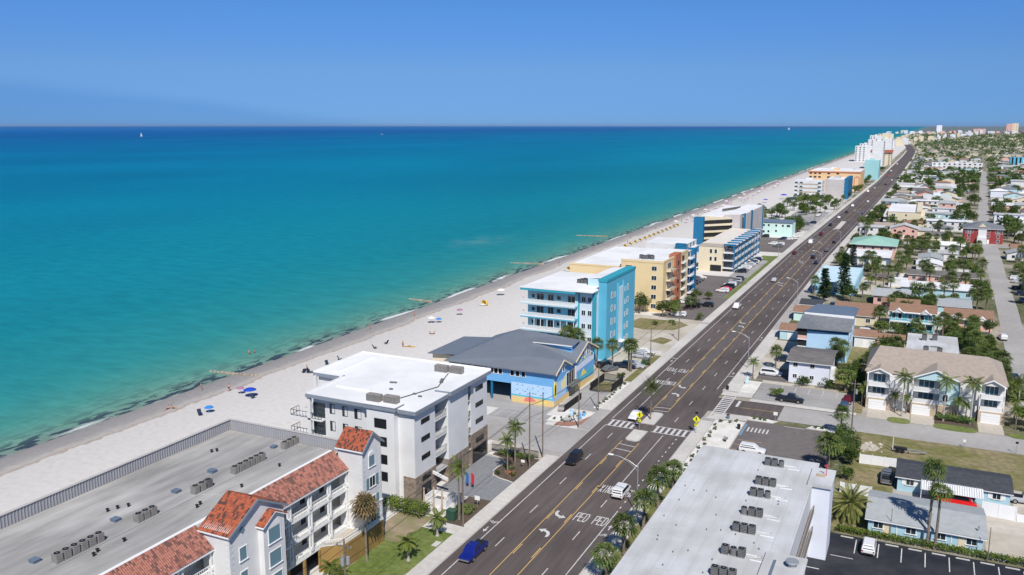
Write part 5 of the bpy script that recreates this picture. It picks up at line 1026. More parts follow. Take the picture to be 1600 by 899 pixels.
FB2 = None; house('pink motel with pale green roof facing the road', 18.5, 37, 424, 448, 6.2, M.pink, M.greenroof, 'hip', .3, 1.0, cat='building', name='motel'); FB2 = house('grey blue building with white flat roof below the green roofed motel', 18.5, 36, 392, 415, 5.0, M.metalblue, M.roofbright, 'flat', ov=.4, cat='building', name='flat_building', wins=False)
for i in range(4): window(FB2, '-y', 20.5+i*4.3, 392, 2.0, 2.6, 3.2, M.trim, M.trim, name='garage_door')
RH = house('large red house with grey hip roof and white trim', 67.3, 85, 503, 522, 7.6, M.red, M.shingle, 'hip', .35, .8, side='-x', wh=1.5)
MB().box(73.6, 77.4, 502.4, 503, 0, 7.4).build('white_front', M.white2, RH); MB().box(73.2, 77.5, 500, 503, 0, 3.4).build('garage', M.white2, RH); MB().extry([(73.6,8.4),(77.2,8.4),(75.4,10)], 504, 508).build('dormer', M.cream, RH)
for x in (68.6,70.6,82,84): window(RH, '-y', x, 503, 6, 1.1, 1.5, M.gl, M.trim, 2)
# white vinyl fences: each panel a part
def fence(label, p0, p1, h=1.8, m=None, pw=2.4, name='fence'):
    t = thing(name, label, 'fence', (*p0, 0)); d = Vector((p1[0]-p0[0], p1[1]-p0[1], 0)); L = d.length; n = max(1, round(L/pw)); ang = math.atan2(d.y, d.x); w = L/n; m = m or M.fence
    me = MB().box(.06, w-.06, -.03, .03, .06, h).mesh('fence_panel'); me.materials.append(m); mp_ = MB().box(-.07, .07, -.07, .07, 0, h+.1).mesh('post'); mp_.materials.append(m)
    t.rotation_euler = (0,0,ang)
    for i in range(n+1):
        link('post', mp_, t, (i*w,0,0))
        if i < n: link('fence_panel', me, t, (i*w,0,0))
    return t
fence('white vinyl fence beside the big date palm', (38.6,144.9), (43.4,144.9)); fence('white vinyl fence behind the dark roofed cottage garden', (40.6,159.6), (46.8,160)); fence('white vinyl fence right of the red van', (59.4,145.2), (64,145.0), 2.4); fence('low white fence at the right edge of the picture', (64.2,145), (74,145), 1.3); fence('white vinyl fence along the back of the pale blue shop yard', (39,372), (44,372), 2)
fence('white fence between the teal motel and the back street', (57,397), (66,396), 1.6)
def picket(label, pts, h, m, name='railing_fence'):
    t = thing(name, label, 'fence', (*pts[0], 0))
    for p, q in zip(pts, pts[1:]): railing(t, p, q, .03, h, m, .12, 'fence_section')
    return t
picket('black picket railing in front of the mural shop', [(-19.4,162.4),(-18.1,162.6),(-18.0,172.4)], 1.6, M.black); picket('black railing enclosing the grass pen by the pavement', [(-18.4,179.2),(-16.0,179.0),(-13.6,180.2),(-13.4,187.8),(-18.2,188.2),(-18.4,179.2)], 1.9, M.black)
rect('grass_pen', -18.2, -13.7, 180.4, 187.6, .06, M.drylawn); picket('dark metal fence at the edge of the palm bed', [(-22,136.4),(-17,136.4),(-12.6,136.6)], 1.4, M.black)
picket('low white wall across the vacant lot', [(-24,217),(-12.4,217)], .9, M.trim)
# ------------------------------------------------------------------ vegetation
def trunk_path(h, lean=.0, curve=.0, r0=.17, r1=.12, n=7, az=0):
    pts = []; rs = []
    for i in range(n+1):
        t = i/n; off = lean*t+curve*math.sin(t*math.pi)*.5; pts.append((off*math.cos(az), off*math.sin(az), h*t)); rs.append(r0+(r1-r0)*t+(.08 if i == 0 else 0))
    return pts, rs
def sabal_crown(mb, c, R_=1.5, n=34, sd=1):
    q = random.Random(sd)
    for i in range(n):
        az = i*2.39996+q.uniform(-.2,.2); el = R(-50+130*((i+.5)/n)+q.uniform(-10,10)); L = R_*q.uniform(.42,.6)
        d = Vector((math.cos(az)*math.cos(el), math.sin(az)*math.cos(el), math.sin(el))); o = Vector(c)+d*L; sd_ = d.cross(Vector((0,0,1)))
        if sd_.length < .1: sd_ = Vector((1,0,0))
        sd_.normalize(); up = sd_.cross(d)
        mb.tube(Vector(c), o, .02, n=3, cap=False); nb = 8; Rb = R_*q.uniform(.58,.78)
        for k in range(nb):
            a = (k-(nb-1)/2)/(nb-1)*R(190); v = d*math.cos(a)+sd_*math.sin(a); w = (sd_*math.cos(a)-d*math.sin(a))*.06*R_
            m = o+v*Rb*.55+up*.06; e = o+v*Rb+Vector((0,0,-.26*Rb-.12*q.random())); mb.quad(o, m-w, e, m+w)
def feather(mb, c, az, el, L, droop, wid, npair=12, q=random, ang=55, thin=1):
    d0 = Vector((math.cos(az)*math.cos(el), math.sin(az)*math.cos(el), math.sin(el))); side = Vector((-math.sin(az), math.cos(az), 0)); p = Vector(c); d = d0.copy(); seg = 8; pts = [p.copy()]
    for i in range(seg):
        d = (d+Vector((0,0,-droop/seg))).normalized(); p = p+d*L/seg; pts.append(p.copy())
    for i in range(seg): mb.tube(pts[i], pts[i+1], .03*(1-i/seg)+.008, .03*(1-(i+1)/seg)+.008, 3, False)
    for k in range(npair):
        t = .14+.86*(k+.5)/npair; f = t*seg; i = min(seg-1, int(f)); o = pts[i].lerp(pts[i+1], f-i); dd = (pts[i+1]-pts[i]).normalized(); ll = wid*(math.sin(math.pi*min(1, t*.9+.12))**.6)
        for s in (-1,1):
            v = (side*s*math.sin(R(ang))+dd*math.cos(R(ang))+Vector((0,0,-.28))).normalized(); w = dd*.045*thin; e = o+v*ll*q.uniform(.85,1.1)+Vector((0,0,-.1*ll)); m = o+v*ll*.5
            mb.quad(o-w*.6, m-w, e, m+w)
def palm_proto(name, kind, h, sd, r=1.5):
    q = random.Random(sd); t = thing(name, 'x', 'palm'); cv = q.uniform(-.25,.25)
    pts, rs = trunk_path(h, q.uniform(-.2,.2), cv, .2 if kind == 'sabal' else .17, .15 if kind == 'sabal' else .1, 8, q.uniform(0,6)); b = MB().path(pts, rs, 7)
    if kind in ('sabal','date','coco'):
        for i in range(int(h/.22)): z = i*.22; k = z/h; p = Vector(pts[min(7,int(k*8))]).lerp(Vector(pts[min(8,int(k*8)+1)]), k*8-int(k*8)); rr = rs[min(8,int(k*8))]; b.tube(p, p+Vector((0,0,.05)), rr*1.13, n=7, cap=False)
    b.build('trunk', M.trunkl if kind in ('royal','foxtail') else M.trunk, t); c = MB(); top = Vector(pts[-1])
    if kind == 'sabal':
        sabal_crown(c, top+Vector((0,0,.2)), r, 28, sd); c.build('crown', M.sabal, t)
        e = MB()
        for i in range(9): az = q.uniform(0,6.28); e.tube(top+Vector((0,0,-.05)), top+Vector((math.cos(az)*.45,math.sin(az)*.45,-.5-.3*q.random())), .06, .01, 4)
        e.build('dry_fronds', M.deadleaf, t)
    elif kind == 'thatch':
        sabal_crown(c, top, r, 30, sd); c.build('crown', M.deadleaf, t); e = MB()
        for i in range(40): az = q.uniform(0,6.28); rr = q.uniform(.5,.95)*r*.8; e.quad(top+Vector((0,0,.2)), top+Vector((math.cos(az)*rr*.8,math.sin(az)*rr*.8,-.5)), top+Vector((math.cos(az+.12)*rr,math.sin(az+.12)*rr,-1.5-.5*q.random())), top+Vector((math.cos(az+.25)*rr*.8,math.sin(az+.25)*rr*.8,-.5)))
        e.build('dead_skirt', M.deadleaf, t); g_ = MB(); sabal_crown(g_, top+Vector((0,0,.4)), r*.6, 12, sd+4); g_.build('green_heart', M.sabal, t)
    elif kind == 'date':
        for i in range(66): f = (i+.5)/66; feather(c, top+Vector((0,0,.2)), i*2.39996, R(80-105*f), r*q.uniform(.9,1.1), 1.0+.5*f, r*.2, 22, q, 38, 1.7)
        c.build('crown', M.date, t)
    elif kind == 'datem':
        for i in range(46): f = (i+.5)/46; feather(c, top+Vector((0,0,.1)), i*2.39996, R(82-95*f), r*q.uniform(.9,1.1), .9+.5*f, r*.17, 16, q, 40)
        c.build('crown', M.sabal, t)
    else:
        n = 20 if kind == 'coco' else 18
        for i in range(n): f = (i+.5)/n; feather(c, top, i*2.39996+q.uniform(-.2,.2), R(72-86*f), r*q.uniform(.85,1.1), 1.3+.5*f, r*(.26 if kind != 'royal' else .3), 15, q, 58, 1.5)
        c.build('crown', M.coco, t); MB().tube(top+Vector((0,0,-.9)), top+Vector((0,0,.15)), .13, .07, 8).build('crownshaft', M.leaf3, t)
    return t
SAB = [palm_proto('sabal_palm', 'sabal', h, s, 1.75) for h, s in ((3.6,1),(4.6,2),(5.6,3))]
COCO = [palm_proto('coconut_palm', 'coco', h, s, 2.2) for h, s in ((5.2,11),(7.2,12))]
ROY = [palm_proto('royal_palm', 'royal', 8.6, s, 2.7) for s in (21,22)]
TALL = palm_proto('fan_palm', 'sabal', 11.8, 31, 1.75); DATE = palm_proto('date_palm', 'date', 2.6, 41, 3.6); MED = palm_proto('date_palm', 'datem', 6.9, 42, 2.7); THA = palm_proto('fan_palm', 'thatch', 8.4, 51, 2.0); SMALL = palm_proto('christmas_palm', 'foxtail', 2.2, 61, 1.5)
def leaf_cloud(mb, n, rx, ry, rz, c, s, q, clumps=14):
    cs = []
    for i in range(clumps):
        a, e, rr = q.uniform(0,6.283), math.asin(q.uniform(-.75,1)), q.uniform(.45,.9); cs.append(Vector((c[0]+math.cos(a)*math.cos(e)*rx*rr, c[1]+math.sin(a)*math.cos(e)*ry*rr, c[2]+math.sin(e)*rz*rr)))
    for i in range(n):
        k = cs[i % clumps]; v = Vector((q.gauss(0,1), q.gauss(0,1), q.gauss(0,1))).normalized()*(q.random()**.35); p = k+Vector((v.x*rx*.42, v.y*ry*.42, v.z*rz*.42))
        u = Vector((q.gauss(0,1), q.gauss(0,1), q.gauss(0,.6))).normalized(); w = u.orthogonal().normalized(); w.rotate(Matrix.Rotation(q.uniform(0,6.28), 3, u)); ss = s*q.uniform(.6,1.2)
        mb.quad(p-u*ss, p-w*ss*.5, p+u*ss, p+w*ss*.5)
def tree_proto(name, h, r, sd, m, n=1100, cat='tree', leaf=.3, clumps=16, stem=True):
    q = random.Random(sd); t = thing(name, 'x', cat); tr = MB()
    if stem:
        th = h*.42; tr.path([(0,0,0),(.06,0,th*.5),(0,.08,th)], [.22*r/2.5+.05, .17*r/2.5+.03, .12*r/2.5+.03], 7)
        for i in range(6): a = i*1.05+q.random(); tr.path([(0,.05,th*(.7+.05*i)), (math.cos(a)*r*.35, math.sin(a)*r*.35, th*1.2), (math.cos(a)*r*.62, math.sin(a)*r*.62, h*.72)], [.07,.045,.02], 5)
        tr.build('trunk', M.bark, t)
    else:
        for i in range(5): a = i*1.3; tr.tube((0,0,0), (math.cos(a)*r*.4, math.sin(a)*r*.4, h*.55), .03, .015, 4)
        tr.build('stem', M.bark, t)
    c = MB(); leaf_cloud(c, n, r, r, h*(.36 if stem else .42), (0,0,h*(.66 if stem else .5)), leaf, q, clumps); c.build('crown', m, t); return t
TREES = [tree_proto('broadleaf_tree', 6.0, 2.8, 71, M.leaf), tree_proto('broadleaf_tree', 5.0, 2.6, 72, M.leaf2), tree_proto('broadleaf_tree', 7.0, 3.6, 73, M.leaf, 1400)]
BUSH = [tree_proto('shrub', 1.8, 1.3, 81, M.leaf, 500, 'shrub', .16, 9, False), tree_proto('shrub', 1.5, 1.2, 82, M.leaf2, 450, 'shrub', .16, 9, False)]
TUFT = tree_proto('verge_plant', .75, .42, 83, M.leaf, 120, 'plant', .1, 5, False)
def pine_proto(name, h, r, sd):
    q = random.Random(sd); t = thing(name, 'x', 'tree'); MB().path([(0,0,0),(.05,0,h*.5),(0,0,h)], [.22,.14,.03], 7).build('trunk', M.bark, t); c = MB(); z = h*.1
    while z < h*.98:
        k = 1-(z/h); rr = r*(.25+.85*k**.8)*q.uniform(.85,1.1)
        for i in range(8):
            a = q.uniform(0,6.28); e = Vector((math.cos(a)*rr, math.sin(a)*rr, z+rr*.25)); o = Vector((0,0,z)); c.tube(o, e, .03, .01, 3, False)
            for j in range(26):
                f = .12+.88*j/25; p = o.lerp(e, f); v = Vector((q.gauss(0,1), q.gauss(0,1), q.uniform(-.3,1.0))).normalized()*.5; w = v.orthogonal().normalized()*.1; c.quad(p-w, p+v*.5-w, p+v, p+v*.5+w)
        z += h*.036
    c.build('crown', M.pine, t); return t
PINE = pine_proto('pine_tree', 13, 2.6, 91)
def hedge(label, x0, x1, y0, y1, h, m=None, dens=60, group=None):
    t = thing('hedge', label, 'hedge', ((x0+x1)/2, (y0+y1)/2, 0), 0, group); q = random.Random(int(x0*7+y0)); c = MB(); L = max(x1-x0, y1-y0)
    for i in range(int(L*dens*max(1, min(x1-x0, y1-y0)))):
        p = Vector((q.uniform(x0,x1), q.uniform(y0,y1), h*(.25+.75*q.random()**.5)*q.uniform(.85,1.1))); u = Vector((q.gauss(0,1), q.gauss(0,1), q.gauss(0,.6))).normalized(); w = u.orthogonal().normalized(); s = q.uniform(.1,.2); c.quad(p-u*s, p-w*s*.6, p+u*s, p+w*s*.6)
    c.build('foliage', m or M.leaf3, t); b = MB()
    n = max(2, int(L/1.2))
    for i in range(n): k = (i+.5)/n; x, y = x0+(x1-x0)*(k if x1-x0 > y1-y0 else .5), y0+(y1-y0)*(k if y1-y0 >= x1-x0 else .5); b.tube((x,y,0), (x+.1,y,h*.8), .05, .02, 5)
    b.build('stem', M.bark, t); return t
def put(p, x, y, label, group=None, sc=1, z=0, rz=None): return place(p, USED, (x,y,z), rnd.uniform(0,6.28) if rz is None else rz, label, group, sc)
put(MED, -.2, 165.9, 'single date palm on the traffic island by the crossing')
for i, (x, y, p, s) in enumerate(((13.0,108.7,1,1.0),(13.1,117.4,1,1.02),(13.1,125.7,1,1.1),(13.3,133.7,0,1.0),(13.0,101.2,0,1.0))):
    put(SAB[p], x, y, ['sabal palm, second from the bottom along the long motel', 'sabal palm, third from the bottom along the long motel', 'tallest sabal palm beside the tall street lamp', 'sabal palm furthest up the verge of the long motel', 'sabal palm at the bottom edge beside the long motel'][i], None, (1.15*s,1.15*s,s))
for i, (x, y) in enumerate(((14.6,103.5),(14.3,111.5),(14.6,128),(14.8,98),(14.4,120))): put(BUSH[i % 2], x, y, 'low shrub under the sabal palms beside the long motel', 'shrubs under the verge palms', .9)
put(COCO[1], -14.4, 127.4, 'braced coconut palm in the mulch bed nearest the forecourt', None, .9); put(COCO[1], -15.0, 131.7, 'taller coconut palm at the back of the mulch bed', None, 1.03); put(COCO[1], -13.6, 108.6, 'coconut palm beside the wooden pole at the forecourt entrance', None, (.9,.9,1.2))
put(THA, -18.9, 91.6, 'shaggy dry fan palm in front of the white gabled condominium'); put(SMALL, -13.8, 94.3, 'young palm clump on the lawn nearer the bottom edge', None, 1.35); put(SMALL, -13.9, 102.5, 'young palm clump at the far corner of the lawn', None, 1.3); put(COCO[0], -16.2, 82, 'leaning young palm at the bottom of the condominium lawn', None, .75); put(SMALL, -19.5, 84.5, 'young palm against the ochre garage wall', None, 1.2)
for i, (x, y) in enumerate(((-19.8,108.3),(-18.6,109.2),(-16.9,108.9))):
    t = thing('palm_trunk', ['left bare braced palm trunk by the white planter', 'middle bare braced palm trunk by the white planter', 'right bare braced palm trunk by the white planter'][i], 'palm', (x,y,0))
    pts, rs = trunk_path(4.2, .1, .1, .17, .13); MB().path([(x+p[0],y+p[1],p[2]) for p in pts], rs, 8).build('trunk', M.rope, t)
    for k in range(3): a = k*2.1; MB().tube((x+math.cos(a)*.9,y+math.sin(a)*.9,.05), (x,y,1.6), .045, n=5).build('brace', M.rope, t)
hedge('leafy green hedge at the foot of the white condominium', -26, -18.4, 105.6, 108.6, 1.9, M.leaf3, 90); hedge('low green planting along the palm bed fence', -20, -13, 134.3, 136.0, 1.0, M.leaf); hedge('small green planting by the forecourt pole', -15.8, -12.6, 110, 112.8, .8, M.leaf2); hedge('clipped green hedge along the black car park', 39.4, 66, 129.3, 130.4, 1.0, M.leaf3, 110); hedge('green hedge at the right edge of the black car park', 66.2, 80, 129.1, 130.2, 1.0, M.leaf3, 90)
for x, y in ((-16,126.8),(-13.3,127.2),(-14.6,129.6),(-16.2,130.2)): put(TUFT, x, y, 'small plant in the mulch bed by the forecourt', 'mulch bed plants', 1.3, .1)
bx = thing('construction_barrier', 'orange red barrier lying in the mulch bed', 'barrier', (-14,127.8,.12)); MB().box(-14.9, -13.2, 127.5, 127.7, .35, .65).build('board', M.rust, bx); [MB().box(x, x+.12, 127.3, 127.9, .12, .7).build('leg', M.rust, bx) for x in (-14.8,-13.4)]
put(SAB[2], -20.1, 199.4, 'sabal palm in front of the turquoise street front', None, 1.05); put(SAB[2], -15.6, 198.9, 'left of the paired sabal palms by the hotel cars', None, 1.12); put(SAB[2], -14.9, 198.4, 'right of the paired sabal palms by the hotel cars', None, 1.16); put(SAB[2], -23.8, 198.4, 'sabal palm between the mural shop and the turquoise hotel', None, 1.05)
put(SAB[1], -31.5, 197.5, 'low sabal palm peeping over the mural shop roof', None, 1.6); put(SAB[1], -29.5, 198.5, 'second sabal palm peeping over the mural shop roof', None, 1.5)
put(ROY[0], 46.7, 190.7, 'tall royal palm on the left townhouse lawn'); put(ROY[1], 54.5, 191.3, 'tall royal palm in front of the blue middle townhouse'); put(ROY[0], 59.4, 191.5, 'tall royal palm right of the blue middle townhouse', None, 1.03); put(ROY[1], 68.9, 205, 'royal palm at the right end of the townhouses', None, .8); put(ROY[0], 71, 199, 'royal palm at the right edge by the townhouses', None, .7)
for i, (x, y, s) in enumerate(((45.2,193,.75),(47.4,193.2,.7),(57.0,192.2,.85),(58.6,192.8,.7),(38.6,195,.8))): put(COCO[0], x, y, ['short palm left of the left royal palm', 'short palm right of the left royal palm', 'bushy palm under the right royal palms', 'short palm against the townhouse link wall', 'short palm at the left corner of the townhouses'][i], None, s)
hedge('tropical planting around the middle townhouse garden', 53.2, 60.2, 190.6, 193.2, 1.3, M.leaf, 70)
put(TALL, 51.7, 129.9, 'tallest fan palm rising over the powder blue cottages'); put(TALL, 52.7, 129.7, 'shorter of the twin fan palms over the powder blue cottages', None, (1.02,1.02,.74)); put(DATE, 40.9, 134.6, 'huge spreading date palm beside the black car park')
put(COCO[0], 13.5, 205.1, 'coconut palm on the corner by the white station wagon', None, .85)
for i, (x, y) in enumerate(((25,203.6),(30.2,204))): put(BUSH[0], x, y, ['round shrub in front of the lavender house, left', 'round shrub in front of the lavender house, right'][i], None, 1.5)
put(BUSH[1], 20.9, 193.6, 'grey green shrub beside the parked black pickup', None, 1.5); put(SAB[0], 34.5, 204.2, 'squat sabal palm right of the lavender house', None, (1.5,1.5,1.0))
put(SAB[1], 36.3, 173.5, 'sabal palm at the corner of the brown car park', None, .95)
for i, (x, y, p, s) in enumerate(((37.2,168,0,.7),(38.4,162.5,2,.62),(36.8,159.5,1,.7),(39.4,158,0,.6))): put(TREES[p], x, y, ['leafy tree in the thicket right of the brown car park, top', 'broadest tree of the thicket right of the brown car park', 'tree of the thicket nearest the motel roof', 'tree of the thicket nearest the garden fence'][i], None, s)
put(SAB[0], 35.8, 153.5, 'low fan palm at the end of the long motel roof', None, 1.35); put(BUSH[0], 38.5, 151, 'dark shrub beside the garden lawn by the motel', None, 1.4)
# verge plants, one by one
for i in range(14): put(TUFT, 12.7+.5*(i%2)+rnd.uniform(-.15,.15), 140+i*2.35, 'small dark plant in the white gravel strip along the inland pavement', 'plants in the inland gravel strip', rnd.uniform(.9,1.3), .06)
for i in range(11): put(TUFT, -12.9+rnd.uniform(-.25,.25), 169+i*1.8, 'small plant in the white gravel strip along the seaward pavement', 'plants in the seaward gravel strip', rnd.uniform(.8,1.2), .06)
for i, (x, y) in enumerate(((-18.2,157.6),(-17.2,158.8),(-16.4,157.2),(-15.8,159.8),(-14.6,158.2),(-14.2,161),(-13.6,163),(-15.5,162.2))): put(TUFT, x, y, 'small dark plant in the gravel garden of the mural shop', 'plants in the shop gravel garden', rnd.uniform(.7,1), .07)
for i, (x, y) in enumerate(((19.3,175.5),(20.4,175.4),(21.3,175.5),(31.4,175.2),(32.6,175.3),(15.2,171),(16.2,172.2))): put(TUFT, x, y, 'small plant in the gravel around the brown car park', 'plants around the brown car park', 1.1, .07)
for i, (x, y, s) in enumerate(((-25,262.5,1),(-21.6,265,.9),(-33.2,264,1.1),(-29,300.5,.9),(-23.4,271,1),(-19.5,277,.8),(-21,290,.9),(-18,296,.7))): put(TREES[i % 3], x, y, 'dark leafy tree in front of the yellow hotel', 'trees by the yellow hotel', s*.85)
for x, y in ((-14.6,214),(-13.8,210),(-13.4,206),(-15.2,192),(-18.5,252),(-20,255),(-24,250),(-13.6,262),(-14.2,268)): put(BUSH[rnd.randrange(2)], x, y, 'low green shrub along the seaward verge of the hotels', 'shrubs on the hotel verge', rnd.uniform(.6,1.1))
put(PINE, 18.6, 310, 'shorter dark pine before the pale blue shop', None, (1,1,.9)); put(PINE, 24.2, 318, 'taller dark pine before the pale blue shop', None, (1.15,1.15,1.22)); put(PINE, 22, 384, 'slim dark pine beside the garage building', None, (.9,.9,.85))
put(SAB[1], 14, 322, 'sabal palm at the road end of the pale blue shop', None, 1.1); put(SAB[1], 26, 385, 'left sabal palm before the garage building'); put(SAB[1], 32, 387, 'right sabal palm before the garage building'); put(TREES[1], 17.5, 392, 'yellow green tree left of the garage building', None, .9); put(TREES[1], 14.8, 560, 'yellow green tree at the roadside by the cream block', None, 1.2)
# ------------------------------------------------------------------ vehicles
def paint(name, c, rough=.28):
    m, nt, b = newmat(name); b.inputs['Base Color'].default_value = (*c, 1); b.inputs['Roughness'].default_value = rough; b.inputs['Coat Weight'].default_value = .6; b.inputs['Coat Roughness'].default_value = .06; return m
PAINT = dict(white=paint('white_car_paint', (.72,.72,.72)), black=paint('black_car_paint', (.012,.013,.016)), blue=paint('blue_car_paint', (.006,.014,.17)), navy=paint('navy_car_paint', (.012,.02,.045)), silver=paint('silver_car_paint', (.42,.43,.45)), grey=paint('grey_car_paint', (.12,.13,.14)), red=paint('red_car_paint', (.62,.012,.012)), maroon=paint('maroon_car_paint', (.10,.008,.015)), slate=paint('slate_blue_car_paint', (.04,.07,.13)))
KINDS = dict(
    sedan=dict(L=4.7, W=.92, lo=[(-.5,.84,.42,.78),(-.47,.95,.28,.93),(-.3,1,.2,.98),(0,1,.2,.94),(.22,1,.2,.91),(.42,.96,.22,.77),(.485,.88,.28,.66),(.5,.8,.36,.58)], cab=(-.40,.22,-.22,.05,.93,1.44)),
    suv=dict(L=4.8, W=.96, lo=[(-.5,.86,.45,.95),(-.475,.96,.3,1.05),(-.3,1,.24,1.06),(.1,1,.24,1.04),(.22,1,.24,1.02),(.43,.96,.26,.92),(.488,.9,.32,.8),(.5,.82,.4,.68)], cab=(-.49,.24,-.44,.07,1.03,1.74)),
    van=dict(L=5.1, W=.99, lo=[(-.5,.88,.4,.95),(-.48,.97,.28,1.05),(-.3,1,.22,1.06),(.1,1,.22,1.04),(.28,1,.22,1.0),(.44,.95,.24,.85),(.49,.88,.3,.72),(.5,.8,.38,.64)], cab=(-.49,.34,-.45,.14,1.03,1.78)),
    pickup=dict(L=5.7, W=1.0, lo=[(-.5,.94,.5,1.06),(-.49,.98,.42,1.1),(-.3,1,.34,1.1),(-.06,1,.34,1.1),(.2,1,.34,1.08),(.43,.97,.36,1.0),(.49,.92,.42,.86),(.5,.86,.48,.76)], cab=(-.14,.30,-.10,.15,1.08,1.88)),
    cargo=dict(L=5.8, W=1.02, lo=[(-.5,.92,.4,1.15),(-.49,.98,.3,1.25),(-.3,1,.26,1.26),(.1,1,.26,1.22),(.33,1,.26,1.12),(.45,.96,.28,.95),(.492,.9,.32,.78),(.5,.84,.4,.68)], cab=(-.495,.40,-.48,.26,1.2,2.15)))
CAR = {}
def car_proto(kind):
    K = KINDS[kind]; L, W = K['L'], K['W']; t = thing('car' if kind in ('sedan','suv') else 'pickup_truck' if kind == 'pickup' else 'van', 'x', 'car'); b = MB(); rings = []
    for ty, wf, z0, z1 in K['lo']:
        w = W*wf; y = ty*L; h = z1-z0; rings.append([(w*.9,y,z0),(w,y,z0+h*.3),(w*.99,y,z0+h*.68),(w*.93,y,z1-.035),(w*.8,y,z1),(-w*.8,y,z1),(-w*.93,y,z1-.035),(-w*.99,y,z0+h*.68),(-w,y,z0+h*.3),(-w*.9,y,z0)])
    b.loft(rings); a, c, e, f, zb, zt = K['cab']; a, c, e, f = a*L, c*L, e*L, f*L; bw, tw = W*.93, W*.76
    if kind in ('van','cargo'): tw = W*.85
    R_ = lambda w, y0, y1, z: [(w,y0+.06,z),(w,y1-.1,z),(w*.9,y1,z),(-w*.9,y1,z),(-w,y1-.1,z),(-w,y0+.06,z),(-w*.93,y0,z),(w*.93,y0,z)]
    b.loft([R_(bw,a,c,zb-.08), R_((bw+tw)/2,(a+e)/2,(c+f)/2,(zb+zt)/2), R_(tw,e,f,zt-.07), R_(tw*.9,e+.08,f-.1,zt)])
    body = b.build('body', PAINT['white'], t, True); body.material_slots[0].link = 'OBJECT'; body.material_slots[0].material = PAINT['white']
    me = body.data; me.set_sharp_from_angle(angle=R(28))
    lerp = lambda p, q, k: p+(q-p)*k
    def gl(name, k0, k1, ya0, yb0, ya1, yb1, side):
        z0, z1 = lerp(zb-.08, zt-.07, k0), lerp(zb-.08, zt-.07, k1); w0, w1 = lerp(bw,tw,k0)+.012, lerp(bw,tw,k1)+.012
        MB().quad((side*w0,ya0,z0),(side*w0,yb0,z0),(side*w1,yb1,z1),(side*w1,ya1,z1)).build(name, M.gld, t)
    k0, k1 = .2, .9
    ya = lambda k: lerp(a, e, k)+.22; yb = lambda k: lerp(c, f, k)-.22
    for s in (-1,1): gl('side_window', k0, k1, ya(k0), yb(k0), ya(k1), yb(k1), s)
    for nm, y0, y1, sg in (('windscreen', c, f, 1), ('rear_window', a, e, -1)):
        q0, q1 = lerp(y0, y1, k0)+sg*.014, lerp(y0, y1, k1)+sg*.014; z0, z1 = lerp(zb-.08, zt-.07, k0), lerp(zb-.08, zt-.07, k1); w0, w1 = lerp(bw,tw,k0)*.84, lerp(bw,tw,k1)*.84
        MB().quad((-w0,q0,z0),(w0,q0,z0),(w1,q1,z1),(-w1,q1,z1)).build(nm, M.gld, t)
    if kind == 'pickup':
        MB().box(-W*.78, W*.78, -.48*L, -.12*L, 1.101, 1.11).build('bed', M.black, t)
    r = .34 if kind != 'pickup' else .4
    for s in (-1,1):
        for ty in (-.3,.31):
            w = MB().tube((s*(W-.2), ty*L, r), (s*(W+.015), ty*L, r), r, n=14).build('wheel', M.tyre, t); MB().tube((s*(W+.015), ty*L, r), (s*(W+.03), ty*L, r), r*.6, n=10).build('rim', M.rim, w)
        zf = K['lo'][-2][3]-.1; MB().box(s*W*.5, s*W*.84, .487*L, .497*L, zf-.16, zf).build('headlight', M.lamp, t); zr = K['lo'][1][3]-.12
        MB().box(s*W*.66, s*W*.86, -.505*L, -.485*L, zr-.22, zr).build('tail_light', M.tail, t)
    MB().box(-W*.8, W*.8, .495*L, .51*L, K['lo'][-1][2]-.02, K['lo'][-1][2]+.16).build('bumper', M.black if kind != 'pickup' else M.rim, t); MB().box(-W*.8, W*.8, -.512*L, -.495*L, K['lo'][0][2]-.04, K['lo'][0][2]+.12).build('bumper', M.black if kind != 'pickup' else M.rim, t)
    return t
for k in KINDS: CAR[k] = car_proto(k)
def car(kind, x, y, col, label, rz=0, group=None, z=.03):
    o = place(CAR[kind], USED, (x,y,z), rz, label, group, 1, {'sedan':'car','suv':'car','pickup':'pickup truck','van':'van','cargo':'van'}[kind])
    for c in o.children:
        if c.name.startswith('body'): c.material_slots[0].link = 'OBJECT'; c.material_slots[0].material = PAINT[col]
    return o
PI = math.pi
car('pickup', -6.3, 99.6, 'blue', 'bright blue pickup driving towards the bottom of the picture', PI); car('suv', -6.1, 138, 'black', 'black sport utility car driving past the white condominium', PI); car('van', 6.1, 128.3, 'white', 'white minivan driving away over the road lettering'); car('sedan', -3.4, 165.6, 'white', 'white car stopped at the crossing by the traffic island', PI)
car('pickup', -6.3, 286, 'white', 'white pickup on the road beside the yellow hotel', PI); car('sedan', -3.2, 343, 'silver', 'silver car beside the parking of the yellow hotel', PI); car('sedan', -6.3, 422, 'maroon', 'dark red car beside the green lawn strip', PI); car('cargo', -3.9, 464, 'white', 'large white box van in the oncoming lanes', PI); car('suv', -3.0, 503, 'maroon', 'dark red sport utility car behind the white box van', PI)
car('suv', 3.3, 412, 'black', 'black car in the inner lane driving away'); car('sedan', 6.4, 396, 'navy', 'navy car in the outer lane driving away'); car('suv', 6.6, 438, 'grey', 'grey car driving away in the outer lane'); car('sedan', 6.8, 471, 'black', 'black car ahead of the grey car, outer lane')
